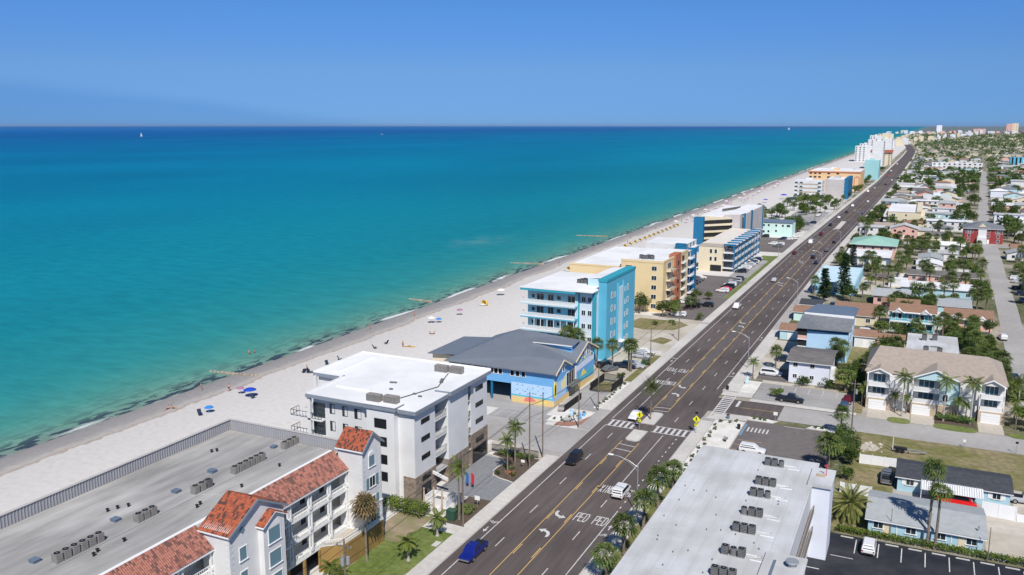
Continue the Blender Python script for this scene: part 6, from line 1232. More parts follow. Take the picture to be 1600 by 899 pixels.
for i, (x, y, c, k, r_) in enumerate(((-3,552,'black','suv',PI),(-2.4,600,'white','sedan',PI),(-1.0,640,'black','sedan',PI),(-1,692,'white','van',PI),(9,640,'grey','suv',0),(7,735,'white','suv',0),(0,850,'white','cargo',PI),(3,900,'silver','sedan',PI),(10,960,'black','suv',0),(13,1040,'white','sedan',0),(5,1130,'red','sedan',PI),(4,1250,'white','suv',PI),(12,1330,'grey','sedan',0),(4,1480,'white','van',PI))): car(k, x, y, c, 'small far %s car on the main road beyond the cream apartment block' % c, r_, 'far %s cars on the main road' % c)
car('suv', 22.2, 156.4, 'white', 'white car parked behind the long motel roof', -PI/2); car('pickup', 24.2, 190.8, 'black', 'black pickup parked in the pale lot below the lavender house', -PI/2); car('van', 17.0, 210, 'white', 'white station wagon parked left of the lavender house', -PI/2)
car('sedan', 35.3, 191.0, 'slate', 'blue car parked at the right end of the pale lot', PI); car('sedan', 35.6, 195.8, 'maroon', 'dark red car parked behind the blue car in the pale lot', PI)
car('suv', 44.2, 125.6, 'white', 'white car parked in the black car park'); car('cargo', 55.9, 147.6, 'red', 'bright red van parked under the tin carport', -PI/2); car('pickup', 66.2, 153.2, 'silver', 'silver pickup cut off by the right edge of the picture', -PI/2); car('pickup', 45.4, 153.6, 'grey', 'dark pickup in shade left of the dark roofed cottage')
car('suv', 18.2, 224.5, 'navy', 'navy car parked beside the sky blue block', -PI/2); car('suv', 23.8, 301, 'navy', 'dark blue van behind the blue grey roof', -PI/2); car('suv', 35.4, 266, 'white', 'white car parked between the brown roofed cottages', -PI/2); car('sedan', 31.6, 266.4, 'black', 'black car parked between the brown roofed cottages', -PI/2)
car('suv', -21.8, 199.5, 'black', 'black car parked at the foot of the turquoise hotel', -.5); car('sedan', -19.8, 196.8, 'grey', 'grey car beside the black railing pen', -.5); car('suv', -14.8, 202, 'silver', 'silver car by the paired sabal palms', -PI/2); car('pickup', -17.2, 200.9, 'navy', 'dark car in the palm shade by the pavement', -PI/2); car('suv', -16.3, 215.4, 'white', 'white car parked farther from the road by the low white wall', -PI/2); car('suv', -16.4, 211.8, 'silver', 'silver car nearest the hotel planting', -PI/2)
cols = ['white','silver','maroon','black','black','navy','grey']
for i in range(8): car(['suv','sedan'][i % 2], -30.6, 305+i*4.6, cols[i % 7], 'car parked along the hotel side of the yellow hotel car park, %s' % cols[i % 7], -PI/2+.08, 'parked row beside the hotel wing, '+cols[i % 7])
for i in range(7): car(['suv','sedan','van'][i % 3], -16.6, 312+i*4.6, ['white','red','navy','white','grey','silver','black'][i], 'parked %s car facing the lawn strip of the yellow hotel car park' % ['white','red','navy','white','grey','silver','black'][i], PI/2, 'row along the lawn strip, '+['white','red','navy','white','grey','silver','black'][i])
for i in range(10): c = ['black','grey','white','white','silver','white','slate','white','navy','silver'][i]; car(['suv','sedan'][i % 2], -19, 358+i*4.4, c, 'parked %s car nosed in under the blue motel balconies' % c, PI/2+.1, 'motel balcony row, '+c)
for i, (x, y, c) in enumerate(((-20.5,265.5,'white'),(-22.6,271,'maroon'),(-19.8,281,'black'),(-24,286,'white'),(-16,284,'black'),(-29.8,481,'black'),(-19.2,473,'navy'),(-16.4,474,'white'),(-20.8,451,'white'),(-17.2,450,'white'),(-17.4,443,'grey'),(-14.5,487,'white'))): car('suv', x, y, c, '%s car parked in the lots between the yellow hotel and the mint block' % c, PI/2, 'lot cars between hotels, '+c)
for i, (x, y, c, k) in enumerate(((67.8,350,'maroon','pickup'),(69.4,338.4,'silver','suv'),(70.6,275.5,'white','suv'),(82.6,388,'white','suv'),(82.4,380,'silver','sedan'),(82.2,366,'black','pickup'),(82,352,'navy','suv'),(81.5,338,'grey','suv'),(70.2,232,'navy','sedan'),(71,216,'black','suv'))): car(k, x, y, c, ['dark red pickup beside the teal motel by the back street','silver car in front of the dark red pickup','white car parked at the back street by the palms','white car parked furthest up the back street lot','silver car second in the back street lot','black pickup in the back street lot','navy car in the back street lot','grey car nearest in the back street lot','navy car under trees at the back street','black car parked right of the townhouses'][i], -PI/2 if x > 72 or i < 2 else .1)
for i in range(14): x, y, c = rnd.uniform(-32,-14), rnd.uniform(524,636), ['white','black','grey','silver','navy'][i % 5]; car('suv', x, y, c, '%s car in the palm lined beach car park' % c, rnd.choice((0,PI/2)), 'beach car park, '+c)
tr = thing('boat_trailer', 'empty boat trailer standing on the grass lot', 'trailer', (48.5,168.8,0)); b = MB(); b.box(45.8, 49.4, 168.1, 168.22, .5, .62); b.box(45.8, 49.4, 169.5, 169.62, .5, .62); b.slab([(49.4,168.1,.62),(51.6,168.8,.62),(51.6,168.95,.62),(49.4,168.3,.62)], .1); b.slab([(49.4,169.4,.62),(51.6,168.8,.62),(51.6,168.95,.62),(49.4,169.6,.62)], .1); b.box(46, 46.15, 168.2, 169.5, .5, .62); b.box(48.6, 48.75, 168.2, 169.5, .5, .62); b.build('frame', M.metal, tr)
for x in (46.6,47.4):
    for y in (168.0,169.7): w = MB().tube((x,y-.1,.3), (x,y+.1,.3), .3, n=12).build('wheel', M.tyre, tr); MB().box(x-.36, x+.36, y-.14, y+.14, .5, .68).build('mudguard', M.black, tr)
MB().box(45.7, 45.8, 168.1, 168.25, .5, 3.0).box(45.7, 45.8, 169.5, 169.65, .5, 2.2).build('guide_post', M.white2, tr); MB().box(45.9, 48.2, 168.4, 169.3, .62, .9).build('bunk', M.black, tr)
# ------------------------------------------------------------------ street furniture
def lamp(x, y, h, arm, label, side=-1, group=None):
    t = thing('street_lamp', label, 'street lamp', (x,y,0), 0, group); MB().tube((x,y,0), (x,y,h), .11, .07, 8).build('pole', M.metal, t); MB().tube((x,y,0), (x,y,.35), .2, .16, 8).build('base', M.kerb, t)
    pts = [(x,y,h-.5),(x+side*arm*.35,y,h+.35),(x+side*arm*.75,y,h+.8),(x+side*arm,y,h+.9)]; MB().path(pts, .045, 6).path([(x,y,h-1.1),(x+side*arm*.3,y,h-.05),(x+side*arm*.6,y,h+.55)], .03, 5).build('arm', M.metal, t)
    MB().loft([[(x+side*(arm+u),y-wd,h+.84),(x+side*(arm+u),y+wd,h+.84),(x+side*(arm+u),y+wd*.7,h+1.0),(x+side*(arm+u),y-wd*.7,h+1.0)] for u, wd in ((-.1,.08),(.2,.17),(.6,.15),(.8,.07))]).build('lamp_head', M.trim, t)
lamp(10.7, 122.0, 8.4, 4.1, 'street lamp with long arm between the sabal palms of the long motel'); lamp(10.7, 214, 8.2, 3.6, 'street lamp beside the coconut palm corner')
for i, (x, y, s) in enumerate(((11,300,-1),(11,372,-1),(11,455,-1),(13,560,-1),(-11.2,330,1),(-11.2,405,1),(-11.2,500,1),(-9.5,600,1))): lamp(x, y, 8.2, 3, ['street lamp by the mint cottage','street lamp by the pale blue shop','street lamp by the pink green roofed motel','street lamp by the cream block island','seaward street lamp by the yellow hotel lawn','seaward street lamp on the green lawn strip','seaward street lamp by the mint block','furthest seaward street lamp'][i], s)
def upole(x, y, h, label, cross=(), trans=0, r=.15):
    t = thing('utility_pole', label, 'utility pole', (x,y,0)); MB().tube((x,y,0), (x,y,h), r, r*.65, 8).build('pole', M.wood, t)
    for z in cross: MB().box(x-1.1, x+1.1, y-.06, y+.06, z-.06, z+.06).build('crossarm', M.wood, t); [MB().tube((x+dx,y,z+.06), (x+dx,y,z+.28), .05, n=6).build('insulator', M.metal, t) for dx in (-1,-.5,.5,1)]
    for k in range(trans): a = k*2.1+.4; MB().tube((x+math.cos(a)*.4,y+math.sin(a)*.4,h*.72), (x+math.cos(a)*.4,y+math.sin(a)*.4,h*.72+.95), .24, n=10).build('transformer', M.metal, t)
upole(-11.7, 77.2, 11.6, 'utility pole with three grey transformers at the bottom edge', (10.6,), 3); upole(-11.8, 106.6, 12.4, 'dark utility pole at the forecourt entrance'); upole(-12.1, 131.6, 14.2, 'tallest utility pole beside the palm bed'); upole(-12.1, 137.4, 12.5, 'utility pole at the corner of the beach side street'); upole(-11.9, 155.1, 10.4, 'utility pole at the gravel garden corner', r=.13); upole(-12.0, 166.8, 10.4, 'utility pole with white base by the railing pen', r=.13)
upole(37.9, 177.5, 10.5, 'utility pole with transformer at the corner of the quiet street', (9.6,), 1); upole(39.0, 196, 9.5, 'utility pole beside the left townhouse', (9,)); upole(-11.9, 205, 10, 'utility pole by the paired sabal palms', r=.13); upole(-12.3, 234, 10, 'utility pole beside the vacant lot', (9.2,), 1); upole(36.5, 330, 11, 'utility pole at the vacant lot behind the shop', (10,), 0, .2)
upole(46.8, 130.9, 4.6, 'thin dark pole in the hedge left of the twin fan palms', r=.06); upole(59.4, 129.0, 5.2, 'thin dark pole in the hedge near the right edge', r=.07)
def wire(label, pts):
    b = MB()
    for p, q in zip(pts, pts[1:]):
        prev = None
        for i in range(9): t = i/8; c = Vector(p).lerp(Vector(q), t)+Vector((0,0,-4*.5*t*(1-t))); (b.tube(prev, c, .026, n=4, cap=False) if prev is not None else None); prev = c
    tag(b.build('overhead_wire', M.black), label, 'wire')
for i, (dx, z) in enumerate(((-1,10.8),(.5,10.8),(0,8.6))): wire(['seaward overhead wire along the seaward pavement','inner overhead wire along the seaward pavement','lowest overhead wire along the seaward pavement'][i], [(-11.7+dx,20,z),(-11.7+dx,77.2,z),(-11.8+dx*.15,106.6,z+.6),(-12.1+dx*.15,131.6,z+1),(-11.9+dx*.1,155.1,z-.8),(-12+dx*.1,166.8,z-.8),(-11.9,205,z-1.2),(-12.3,234,z-1.2)])
def crossing_sign(x, y, label):
    t = thing('crossing_sign', label, 'sign', (x,y,0)); MB().tube((x,y,0), (x,y,4.2), .045, n=6).build('post', M.metal, t)
    d = MB().extry([(x,y_) for y_ in ()] or [(x-.75,3.0),(x,2.25),(x+.75,3.0),(x,3.75)], y-.09, y-.06).build('diamond_plate', M.sign, t)
    f = MB(); yy = y-.1
    n = 10; f.extry([(x+.11*math.cos(2*PI*i/n),3.38+.11*math.sin(2*PI*i/n)) for i in range(n)], yy, yy+.015)
    f.extry([(x-.12,3.24),(x+.12,3.24),(x+.2,2.98),(x+.12,2.96),(x+.08,3.08),(x+.06,2.88),(x+.2,2.58),(x+.1,2.55),(x,2.82),(x-.12,2.55),(x-.22,2.58),(x-.08,2.9),(x-.1,3.06),(x-.18,2.96),(x-.24,3.0)], yy, yy+.014); f.build('walking_figure', M.black, d)
    a = MB().box(x-.35, x+.35, y-.09, y-.06, 1.65, 2.1).build('arrow_plate', M.sign, t); MB().extry([(x+.2,2.0),(x-.08,1.86),(x-.02,1.8),(x-.25,1.74),(x-.16,1.98),(x-.1,1.92),(x+.16,2.06)], y-.105, y-.09).build('arrow', M.black, a)
    MB().slab([(x-.3,y-.25,4.25),(x+.3,y-.25,4.25),(x+.3,y+.2,4.5),(x-.3,y+.2,4.5)], .05).build('solar_panel', M.gld, t)
    b = MB().extry([(x-.75,3.0),(x,2.25),(x+.75,3.0),(x,3.75)], y+.06, y+.09).build('rear_plate', M.sign, t)
crossing_sign(10.3, 161.9, 'fluorescent yellow pedestrian sign on the inland pavement'); crossing_sign(-.6, 159.6, 'fluorescent yellow pedestrian sign on the traffic island'); crossing_sign(-10.6, 160.6, 'pedestrian sign at the seaward kerb by the brick corner') if False else None
def signpost(x, y, w, h, z, m, label, face='y', name='sign'):
    t = thing(name, label, 'sign', (x,y,0)); MB().tube((x,y,0), (x,y,z+h/2), .04, n=6).build('post', M.metal, t)
    (MB().box(x-w/2, x+w/2, y-.07, y-.04, z-h/2, z+h/2) if face == 'y' else MB().box(x+.04, x+.07, y-w/2, y+w/2, z-h/2, z+h/2)).build('panel', m, t)
signpost(-13.1, 113.7, .9, .7, 1.6, M.trim, 'small white notice board at the forecourt entrance'); signpost(23.4, 175.2, .8, .7, 2.0, M.trim, 'white sign at the entrance of the brown car park'); signpost(-13.2, 131.2, .7, .5, 1.4, M.trim, 'small white sign in the palm bed')
signpost(57.9, 176.6, .5, .5, 1.3, M.trim, 'white mailbox post beside the quiet street'); signpost(66.5, 177, .5, .4, 2.2, M.black, 'dark street name post on the grass lot')
for i, (x, c) in enumerate(((-18.3,'blue'),(-17.3,'red'))):
    t = thing('feather_flag', ['blue feather flag at the condominium forecourt','red feather flag at the condominium forecourt'][i], 'flag', (x,119.4,0)); MB().tube((x,119.4,0), (x,119.4,2.9), .03, n=5).build('pole', M.metal, t); MB().extry([(x,.9),(x+.55,1.0),(x+.6,2.4),(x+.4,2.8),(x,2.95)], 119.38, 119.42).build('flag', mat(c+'_flag', (.04,.14,.36) if c == 'blue' else (.5,.03,.06), .8, .1, 2), t)
t = thing('planter', 'white walled square planter beside the stone base', 'planter', (-19.5,112.6,0)); b = MB(); [b.box(*q, 0, 1.25) for q in ((-21.6,-17.4,111.2,111.4),(-21.6,-17.4,114.0,114.2),(-21.6,-21.4,111.4,114.0),(-17.6,-17.4,111.4,114.0))]; b.build('wall', M.white2, t); MB().box(-21.4, -17.6, 111.4, 114, 0, .5).build('soil', M.conc, t); MB().box(-20.2, -19, 112.3, 113.2, .5, .8).build('pump_cover', M.ac, t)
t = thing('utility_cabinet', 'dark green utility cabinet by the forecourt pole', 'cabinet', (-14.5,108,0)); MB().box(-15.3, -13.9, 107.5, 108.6, 0, 1.6).build('cabinet', mat('cabinet_green', (.03,.075,.05), .6, .1, 1), t); MB().box(-15.35, -13.85, 107.45, 108.65, 1.6, 1.68).build('lid', mat('cabinet_lid', (.04,.09,.06), .6, .1, 1), t)
t = thing('utility_cabinet', 'green utility cabinet beside the silver hotel car', 'cabinet', (-13.4,206,0)); MB().box(-14.2, -12.8, 205.4, 206.6, 0, 1.5).build('cabinet', mat('cabinet_green2', (.04,.09,.06), .6, .1, 1), t); MB().box(-14.25, -12.75, 205.35, 206.65, 1.5, 1.58).build('lid', M.ac, t)
def bench(x, y, rz, label):
    t = thing('bench', label, 'bench', (0,0,0)); [MB().box(-.75, .75, -.25+k*.17, -.12+k*.17, .43, .47).build('seat_slat', M.metal, t) for k in range(3)]; [MB().box(-.75, .75, .28, .31, .55+k*.16, .66+k*.16).build('back_slat', M.metal, t) for k in range(2)]; [MB().box(sx, sx+.06, -.25, .3, 0, .45).build('leg', M.black, t) for sx in (-.7,.64)]; t.location = (x,y,.08); t.rotation_euler = (0,0,rz)
bench(16.4, 160.6, PI/2, 'metal bench in the white gravel garden'); bench(-15.2, 157.2, .6, 'metal bench in the gravel garden of the mural shop')
def bin_(x, y, label, m): t = thing('litter_bin', label, 'bin', (x,y,0)); MB().tube((x,y,.06), (x,y,1.0), .3, .34, 10).build('drum', m, t); MB().tube((x,y,1.0), (x,y,1.1), .36, .2, 10).build('lid', M.black, t)
bin_(14.2, 173.4, 'blue litter bin at the inland corner', M.metalblue); bin_(17.4, 168.2, 'black litter bin by the gravel garden', M.black); bin_(-13.4, 162.0, 'blue litter bin at the gravel garden', M.blue); bin_(9.9, 193.4, 'black litter bin at the kerb corner', M.black)
def planter_art(x, y, label, m): t = thing('painted_sculpture', label, 'sculpture', (x,y,0)); MB().box(x-.5, x+.5, y-.35, y+.35, 0, .4).build('base', M.conc, t); MB().loft([[(x-.4*u,y-.2*u,z),(x+.4*u,y-.2*u,z),(x+.3*u,y+.2*u,z),(x-.3*u,y+.2*u,z)] for u, z in ((1,.4),(1.2,.8),(.7,1.2),(.9,1.5),(.3,1.9))]).build('figure', m, t)
planter_art(-13.2, 159.0, 'blue painted sculpture in the gravel garden', M.blue); planter_art(-15.6, 160.6, 'pale painted sculpture in the gravel garden', M.pblue); planter_art(13.2, 199.8, 'teal painted sculpture on the coconut palm corner', M.aqua)
t = thing('stone_boulder_row', 'row of pale boulders on the grass lot', 'boulders', (42,168,0))
for i in range(11):
    x, y, r_ = 40+rnd.uniform(0,4.2), 165.5+rnd.uniform(0,7), rnd.uniform(.18,.42); q = random.Random(i); MB().loft([[(x+r_*u*math.cos(a)*(1+.2*q.random()),y+r_*u*math.sin(a),z*r_) for a in [k*PI/4 for k in range(8)]] for u, z in ((.9,0),(1,.4),(.75,.8),(.3,1.0))]).build('boulder', M.sandg, t)
# ------------------------------------------------------------------ beach: people, umbrellas, boats, groynes
def umb_proto(name, m, r=1.25, h=2.1):
    t = thing(name, 'x', 'umbrella'); MB().tube((0,0,0), (0,0,h), .03, n=6).build('pole', M.trim, t); b = MB(); n = 10
    for i in range(n): a, c = 2*PI*i/n, 2*PI*(i+1)/n; b.quad((0,0,h+.1),(r*.6*math.cos(a),r*.6*math.sin(a),h-.1),(r*.6*math.cos(c),r*.6*math.sin(c),h-.1)); b.quad((r*.6*math.cos(a),r*.6*math.sin(a),h-.1),(r*math.cos(a),r*math.sin(a),h-.42),(r*math.cos(c),r*math.sin(c),h-.42),(r*.6*math.cos(c),r*.6*math.sin(c),h-.1))
    b.build('canopy', m, t); return t
fab = lambda n, c: mat(n, c, .8, .05, 1)
UB = umb_proto('beach_umbrella', fab('blue_fabric', (.015,.06,.42)), 1.5); UC = umb_proto('beach_umbrella', fab('striped_fabric', (.35,.16,.28)), 1.1); US = umb_proto('beach_umbrella', fab('sky_fabric', (.03,.20,.55)), 1.0, 1.5); UW = umb_proto('beach_umbrella', fab('pale_fabric', (.70,.66,.62)), 1.3)
def cabana_proto():      # low half-dome sun shelter
    t = thing('beach_cabana', 'x', 'beach cabana'); b = MB(); n = 8
    for i in range(n):
        a, c = PI*i/n, PI*(i+1)/n
        for j in range(4): e, f = (PI/2)*j/4*1.1, (PI/2)*(j+1)/4*1.1; P = lambda q, w: (1.15*math.cos(q)*math.cos(w), 1.15*math.sin(w)-.4, .25+1.15*math.sin(q)*math.cos(w)); b.quad(P(a,e),P(c,e),P(c,f),P(a,f))
    b.build('hood', fab('yellow_fabric', (.72,.46,.05)), t); s = MB()
    for sx in (-.5,.5): s.box(sx-.35, sx+.35, -1.6, .3, .22, .3); 
    s.build('lounger', M.trim, t); MB().box(-.9, .9, -1.5, -1.4, 0, .25).box(-.9, .9, .1, .2, 0, .25).build('frame', M.metal, t); return t
CAB = cabana_proto()
place(UB, USED, (-85.8,142,-.02), 0, 'large royal blue umbrella on the sand'); place(US, USED, (-86.2,130,-.02), 0, 'light blue sun shade nearest the grey roof'); place(UC, USED, (-89.3,142.8,-.05), 0, 'small striped umbrella left of the royal blue umbrella', sc=.8)
place(UC, USED, (-84.5,236.6,-.02), 0, 'striped umbrella nearest the yellow cabana on the middle beach'); place(UW, USED, (-86.9,223,-.02), 0, 'pale umbrella left of the teal striped umbrella'); place(US, USED, (-85.2,224.6,-.02), 0, 'teal umbrella in the pair on the middle beach'); place(UW, USED, (-87,271.5,-.02), 0, 'pale canopy shade near the waterline', sc=1.2)
place(CAB, USED, (-84.4,254.2,0), -.5, 'single yellow cabana on the middle beach', sc=1.3)
for i in range(5): place(CAB, USED, (-84.7+(6.8 if i == 4 else 0), 332+i*7.3-(18 if i == 4 else 0), 0), -.5, 'yellow cabana in the row beyond the turquoise hotel roof' if i < 4 else 'yellow cabana set behind the front row', 'yellow cabanas beyond the turquoise hotel' if i < 4 else None, 1.35)
for i in range(16): place(CAB, USED, (-86-.03*i, 385+i*8.5, 0), -.5, 'small yellow cabana in the long row beyond the yellow hotel', 'long row of yellow cabanas', 1.05)
for i in range(34): place(UC if i % 3 else UW, USED, (-88+rnd.uniform(-5,8), 520+i*13+rnd.uniform(-5,5), 0), 0, 'tiny umbrella on the far beach', 'far beach umbrellas', 1.2)
place(UB, USED, (-58,740,0), 0, 'left blue shade by the beach palms', sc=2); place(UB, USED, (-66,700,0), 0, 'blue umbrella alone on the far sand', sc=1.4)
def skin_person(name, V, E_, rad):
    me = bpy.data.meshes.new(name); me.from_pydata(V, E_, []); o = bpy.data.objects.new(name, me); COL.objects.link(o); md = o.modifiers.new('s', 'SKIN'); ss = o.modifiers.new('u', 'SUBSURF'); ss.levels = 1
    for v, r_ in zip(me.skin_vertices[0].data, rad): v.radius = (r_, r_)
    me.skin_vertices[0].data[0].use_root = True; bpy.context.view_layer.update()
    m2 = bpy.data.meshes.new_from_object(o.evaluated_get(bpy.context.evaluated_depsgraph_get())); bpy.data.objects.remove(o); m2.materials.clear(); m2.materials.append(mat('skin', (.45,.26,.17), .6, .05, 3)); return m2
def person_proto(pose, cloth):
    t = thing('person', 'x', 'person')
    if pose == 'stand':
        V = [(0,0,.92),(0,0,1.15),(0,0,1.4),(0,0,1.52),(0,.01,1.66),(.1,0,.88),(.11,.02,.48),(.11,-.02,.05),(.11,.13,.03),(-.1,0,.88),(-.12,-.1,.48),(-.12,-.16,.05),(-.12,-.02,.03),(.19,0,1.38),(.25,.02,1.12),(.26,.1,.88),(.26,.13,.8),(-.19,0,1.38),(-.26,-.02,1.12),(-.28,.06,.88),(-.28,.09,.8)]
    else:
        V = [(0,0,.12),(0,-.16,.3),(0,-.26,.5),(0,-.3,.6),(0,-.3,.74),(.1,.05,.12),(.14,.42,.34),(.13,.75,.08),(.13,.88,.1),(-.1,.05,.12),(-.14,.42,.34),(-.13,.75,.08),(-.13,.88,.1),(.19,-.26,.48),(.28,-.36,.28),(.28,-.42,.06),(.28,-.36,.04),(-.19,-.26,.48),(-.28,-.36,.28),(-.28,-.42,.06),(-.28,-.36,.04)]
    E_ = [(0,1),(1,2),(2,3),(3,4),(0,5),(5,6),(6,7),(7,8),(0,9),(9,10),(10,11),(11,12),(2,13),(13,14),(14,15),(15,16),(2,17),(17,18),(18,19),(19,20)]; rad = [.14,.13,.15,.06,.11,.095,.065,.045,.04,.095,.065,.045,.04,.065,.045,.035,.04,.065,.045,.035,.04]
    link('body', skin_person('person', V, E_, rad), t); hz = V[4]; MB().loft([[(hz[0]+r_*math.cos(a),hz[1]-.02+r_*math.sin(a),hz[2]+z) for a in [k*PI/4 for k in range(8)]] for r_, z in ((.115,.0),(.122,.06),(.09,.12),(.03,.145))]).build('hair', M.bark, t)
    b = MB(); 
    for i, j, r_ in ((0,1,.165),(5,6,.11),(9,10,.11)): p, q = Vector(V[i]), Vector(V[j]); b.tube(p, p.lerp(q, .5), r_, r_*.95, 10)
    b.build('swimwear', cloth, t); return t
PS1 = person_proto('stand', fab('red_swimwear', (.45,.04,.04))); PS2 = person_proto('stand', fab('navy_swimwear', (.02,.03,.08))); PSIT = person_proto('sit', fab('dark_swimwear', (.03,.03,.05)))
for i, (p, x, y, z, l) in enumerate(((PS1,-100.2,141.7,-.4,'person in red swimwear standing at the water edge near the groyne'),(PS2,-93.3,143.3,-.1,'person in dark swimwear walking up the sand'),(PSIT,-96.2,128,-.15,'person sitting on the wet sand, left of two'),(PSIT,-95.4,128.8,-.15,'person sitting on the wet sand, right of two'),(PS2,-87.2,163.6,-.03,'person standing by beach chairs above the white roof'),(PS1,-112.8,171.3,-.95,'person wading, left in the group off the groyne'),(PS2,-112.2,172.6,-.95,'person wading, right in the group off the groyne'),(PS2,-78.9,194.3,0,'person standing beside the yellow kayak'),(PS1,-96.9,229.1,-.2,'person walking the waterline on the middle beach'),(PSIT,-79.8,210.6,0,'person sitting on the sand, left of the middle pair'),(PSIT,-79.0,210.9,0,'person sitting on the sand, right of the middle pair'),(PS1,-100.1,209.2,-.4,'person paddling below the small breaker'),(PS2,-95.5,346.3,-.1,'person at the second groyne'),(PS1,-99.1,360.6,-.3,'person paddling beyond the second groyne'))): place(p, USED, (x,y,z), rnd.uniform(0,6), l, sc=1.05)
for i in range(26): place((PS1,PS2)[i % 2], USED, (-94+rnd.uniform(-6,10), 380+i*22+rnd.uniform(-8,8), -.1), rnd.uniform(0,6), 'tiny person on the far beach', 'people on the far beach', 1.05)
def chair_proto():
    t = thing('beach_chair', 'x', 'chair'); MB().slab([(-.3,-.3,.3),(.3,-.3,.3),(.3,.3,.25),(-.3,.3,.25)], .03).build('seat', fab('navy_canvas', (.02,.03,.07)), t); MB().slab([(-.3,.28,.27),(.3,.28,.27),(.3,.6,.9),(-.3,.6,.9)], .03).build('backrest', fab('navy_canvas2', (.02,.03,.07)), t)
    for s in (-1,1): MB().tube((s*.3,-.3,0), (s*.3,.4,.5), .015, n=4).tube((s*.3,.3,0), (s*.3,-.3,.45), .015, n=4).build('leg', M.metal, t)
    return t
CH = chair_proto()
for i, (x, y) in enumerate(((-87.4,162.6),(-86.2,162.9),(-85.6,163.2),(-86.1,170.4),(-86.1,175.8),(-84.8,189.6),(-85,195.1),(-86.4,127.7),(-84.6,141.4))): place(CH, USED, (x,y,0), rnd.uniform(0,6), ['left beach chair of the group above the white roof','middle beach chair of the group above the white roof','right beach chair of the group above the white roof','lone dark lounger above the white roof','second lone dark lounger above the white roof','dark beach lounger left of the yellow kayak','farther dark beach lounger left of the yellow kayak','beach chair beside the light blue shade','beach chair under the royal blue umbrella'][i], sc=1.4)
t = thing('kayak', 'yellow kayak lying on the sand', 'kayak', (-77.4,195.2,0)); MB().loft([[(-77.4+u*1.8,195.2-w+.4*u,.25),(-77.4+u*1.8,195.2+.4*u,.25-hh),(-77.4+u*1.8,195.2+w+.4*u,.25),(-77.4+u*1.8,195.2+.4*u,.32)] for u, w, hh in ((-1,.03,.05),(-.6,.28,.2),(0,.38,.25),(.6,.28,.2),(1,.03,.05))]).build('hull', fab('kayak_yellow', (.72,.45,.04)), t); MB().box(-77.9, -76.9, 195.05, 195.35, .3, .34).build('cockpit', M.black, t)
M.groyne = mat('weathered_rock', (.33,.28,.22), .9, .25, .8)
def groyne(label, x0, x1, y0, y1):
    t = thing('groyne', label, 'groyne', (x1,y1,0)); n = int(abs(x1-x0)/1.1); 
    for i in range(n):
        k = i/n; x, y = x0+(x1-x0)*k, y0+(y1-y0)*k; q = random.Random(i+int(x0)); z = -.35+.5*k; rr = q.uniform(.38,.6)
        MB().loft([[(x+rr*u*math.cos(a),y+rr*u*math.sin(a)*q.uniform(.8,1.1),z+zz) for a in [j*PI/3 for j in range(6)]] for u, zz in ((1,-.5),(1.05,0),(.8,.2),(.3,.26))]).build('rock', M.groyne, t)
groyne('pale rock groyne nearest the grey roofed condominium', -109.9, -95, 154.6, 155.4); groyne('low rock groyne by the small breaker', -114, -103, 253.6, 251); groyne('pale rock groyne beyond the turquoise hotel', -117, -101, 342.7, 344); groyne('farthest rock groyne up the beach', -126, -108, 446, 447)
def sailboat(x, y, s, label, sail):
    t = thing('sailboat', label, 'sailboat', (x,y,-.45)); L = 9*s; MB().loft([[(x+u*L/2,y-w*L*.14,-.45+1.2*s),(x+u*L/2,y-w*L*.08,-.45-.2*s),(x+u*L/2,y+w*L*.08,-.45-.2*s),(x+u*L/2,y+w*L*.14,-.45+1.2*s)] for u, w in ((-1,.75),(-.4,1),(.3,.9),(.8,.4),(1,.04))]).build('hull', M.white2, t); MB().tube((x,y,0), (x,y,13*s), .12*s, n=6).build('mast', M.metal, t)
    b = MB(); b.quad((x-.2*s,y,2.2*s),(x-4.2*s,y+1.2*s,2.2*s),(x-2.2*s,y+.9*s,7*s),(x-.2*s,y,12.6*s)); b.quad((x+.3*s,y,11.5*s),(x+2.2*s,y+.7*s,6*s),(x+4.2*s,y+.2*s,1.6*s),(x+.4*s,y+.6*s,2*s)); b.build('sail', fab('sailcloth', (.8,.8,.8)), t)
sailboat(-3834, 3423, 1.9, 'white sailboat on the left part of the sea', 1); sailboat(-1700, 12360, 3.0, 'tiny white sailboat near the right part of the horizon', 1)
t = thing('motor_boat', 'white motor boat far out with a pale wake', 'boat', (-3325,4990,-.45)); MB().loft([[(-3325+u*9,4990-w*2,1.4),(-3325+u*9,4990-w,-.4),(-3325+u*9,4990+w,-.4),(-3325+u*9,4990+w*2,1.4)] for u, w in ((-1,1),(.3,1),(1,.05))]).build('hull', M.white2, t); MB().box(-3328, -3323, 4988.6, 4991.4, 1.4, 3.4).build('cabin', M.trim, t); MB().prism([(-3334,4989),(-3334,4991),(-3368,4994),(-3368,4986)], -.44, -.30).build('wake', fab('foam', (.6,.68,.72)), t)
# ------------------------------------------------------------------ the neighbourhood behind, each house and tree on its own
occ = []
for o in list(bpy.data.objects):
    if o.parent is None and o.type == 'EMPTY' and o.get('category') in ('house','building','shop','shed'): 
        xs, ys = [], []
        for c in o.children:
            if c.type == 'MESH' and ('wall' in c.name or 'roof' in c.name): xs += [o.location.x+c.location.x+v.co.x for v in c.data.vertices]; ys += [o.location.y+c.location.y+v.co.y for v in c.data.vertices]
        if xs: occ.append((min(xs)-1, max(xs)+1, min(ys)-1, max(ys)+1))
def bsx(y):
    p = [(187,72.8),(260,73.1),(326,75.1),(382,76.2),(459,78.1),(640,82.7),(816,91.2),(1300,114.5),(2400,165)]
    for (a, xa), (b_, xb) in zip(p, p[1:]):
        if y <= b_: return xa+(xb-xa)*(y-a)/(b_-a)
    return 165
CROSS = [(484,501),(640,658),(370,381)]+[(yy-3,yy+17) for yy in (800,960,1130,1320,1540,1780)]
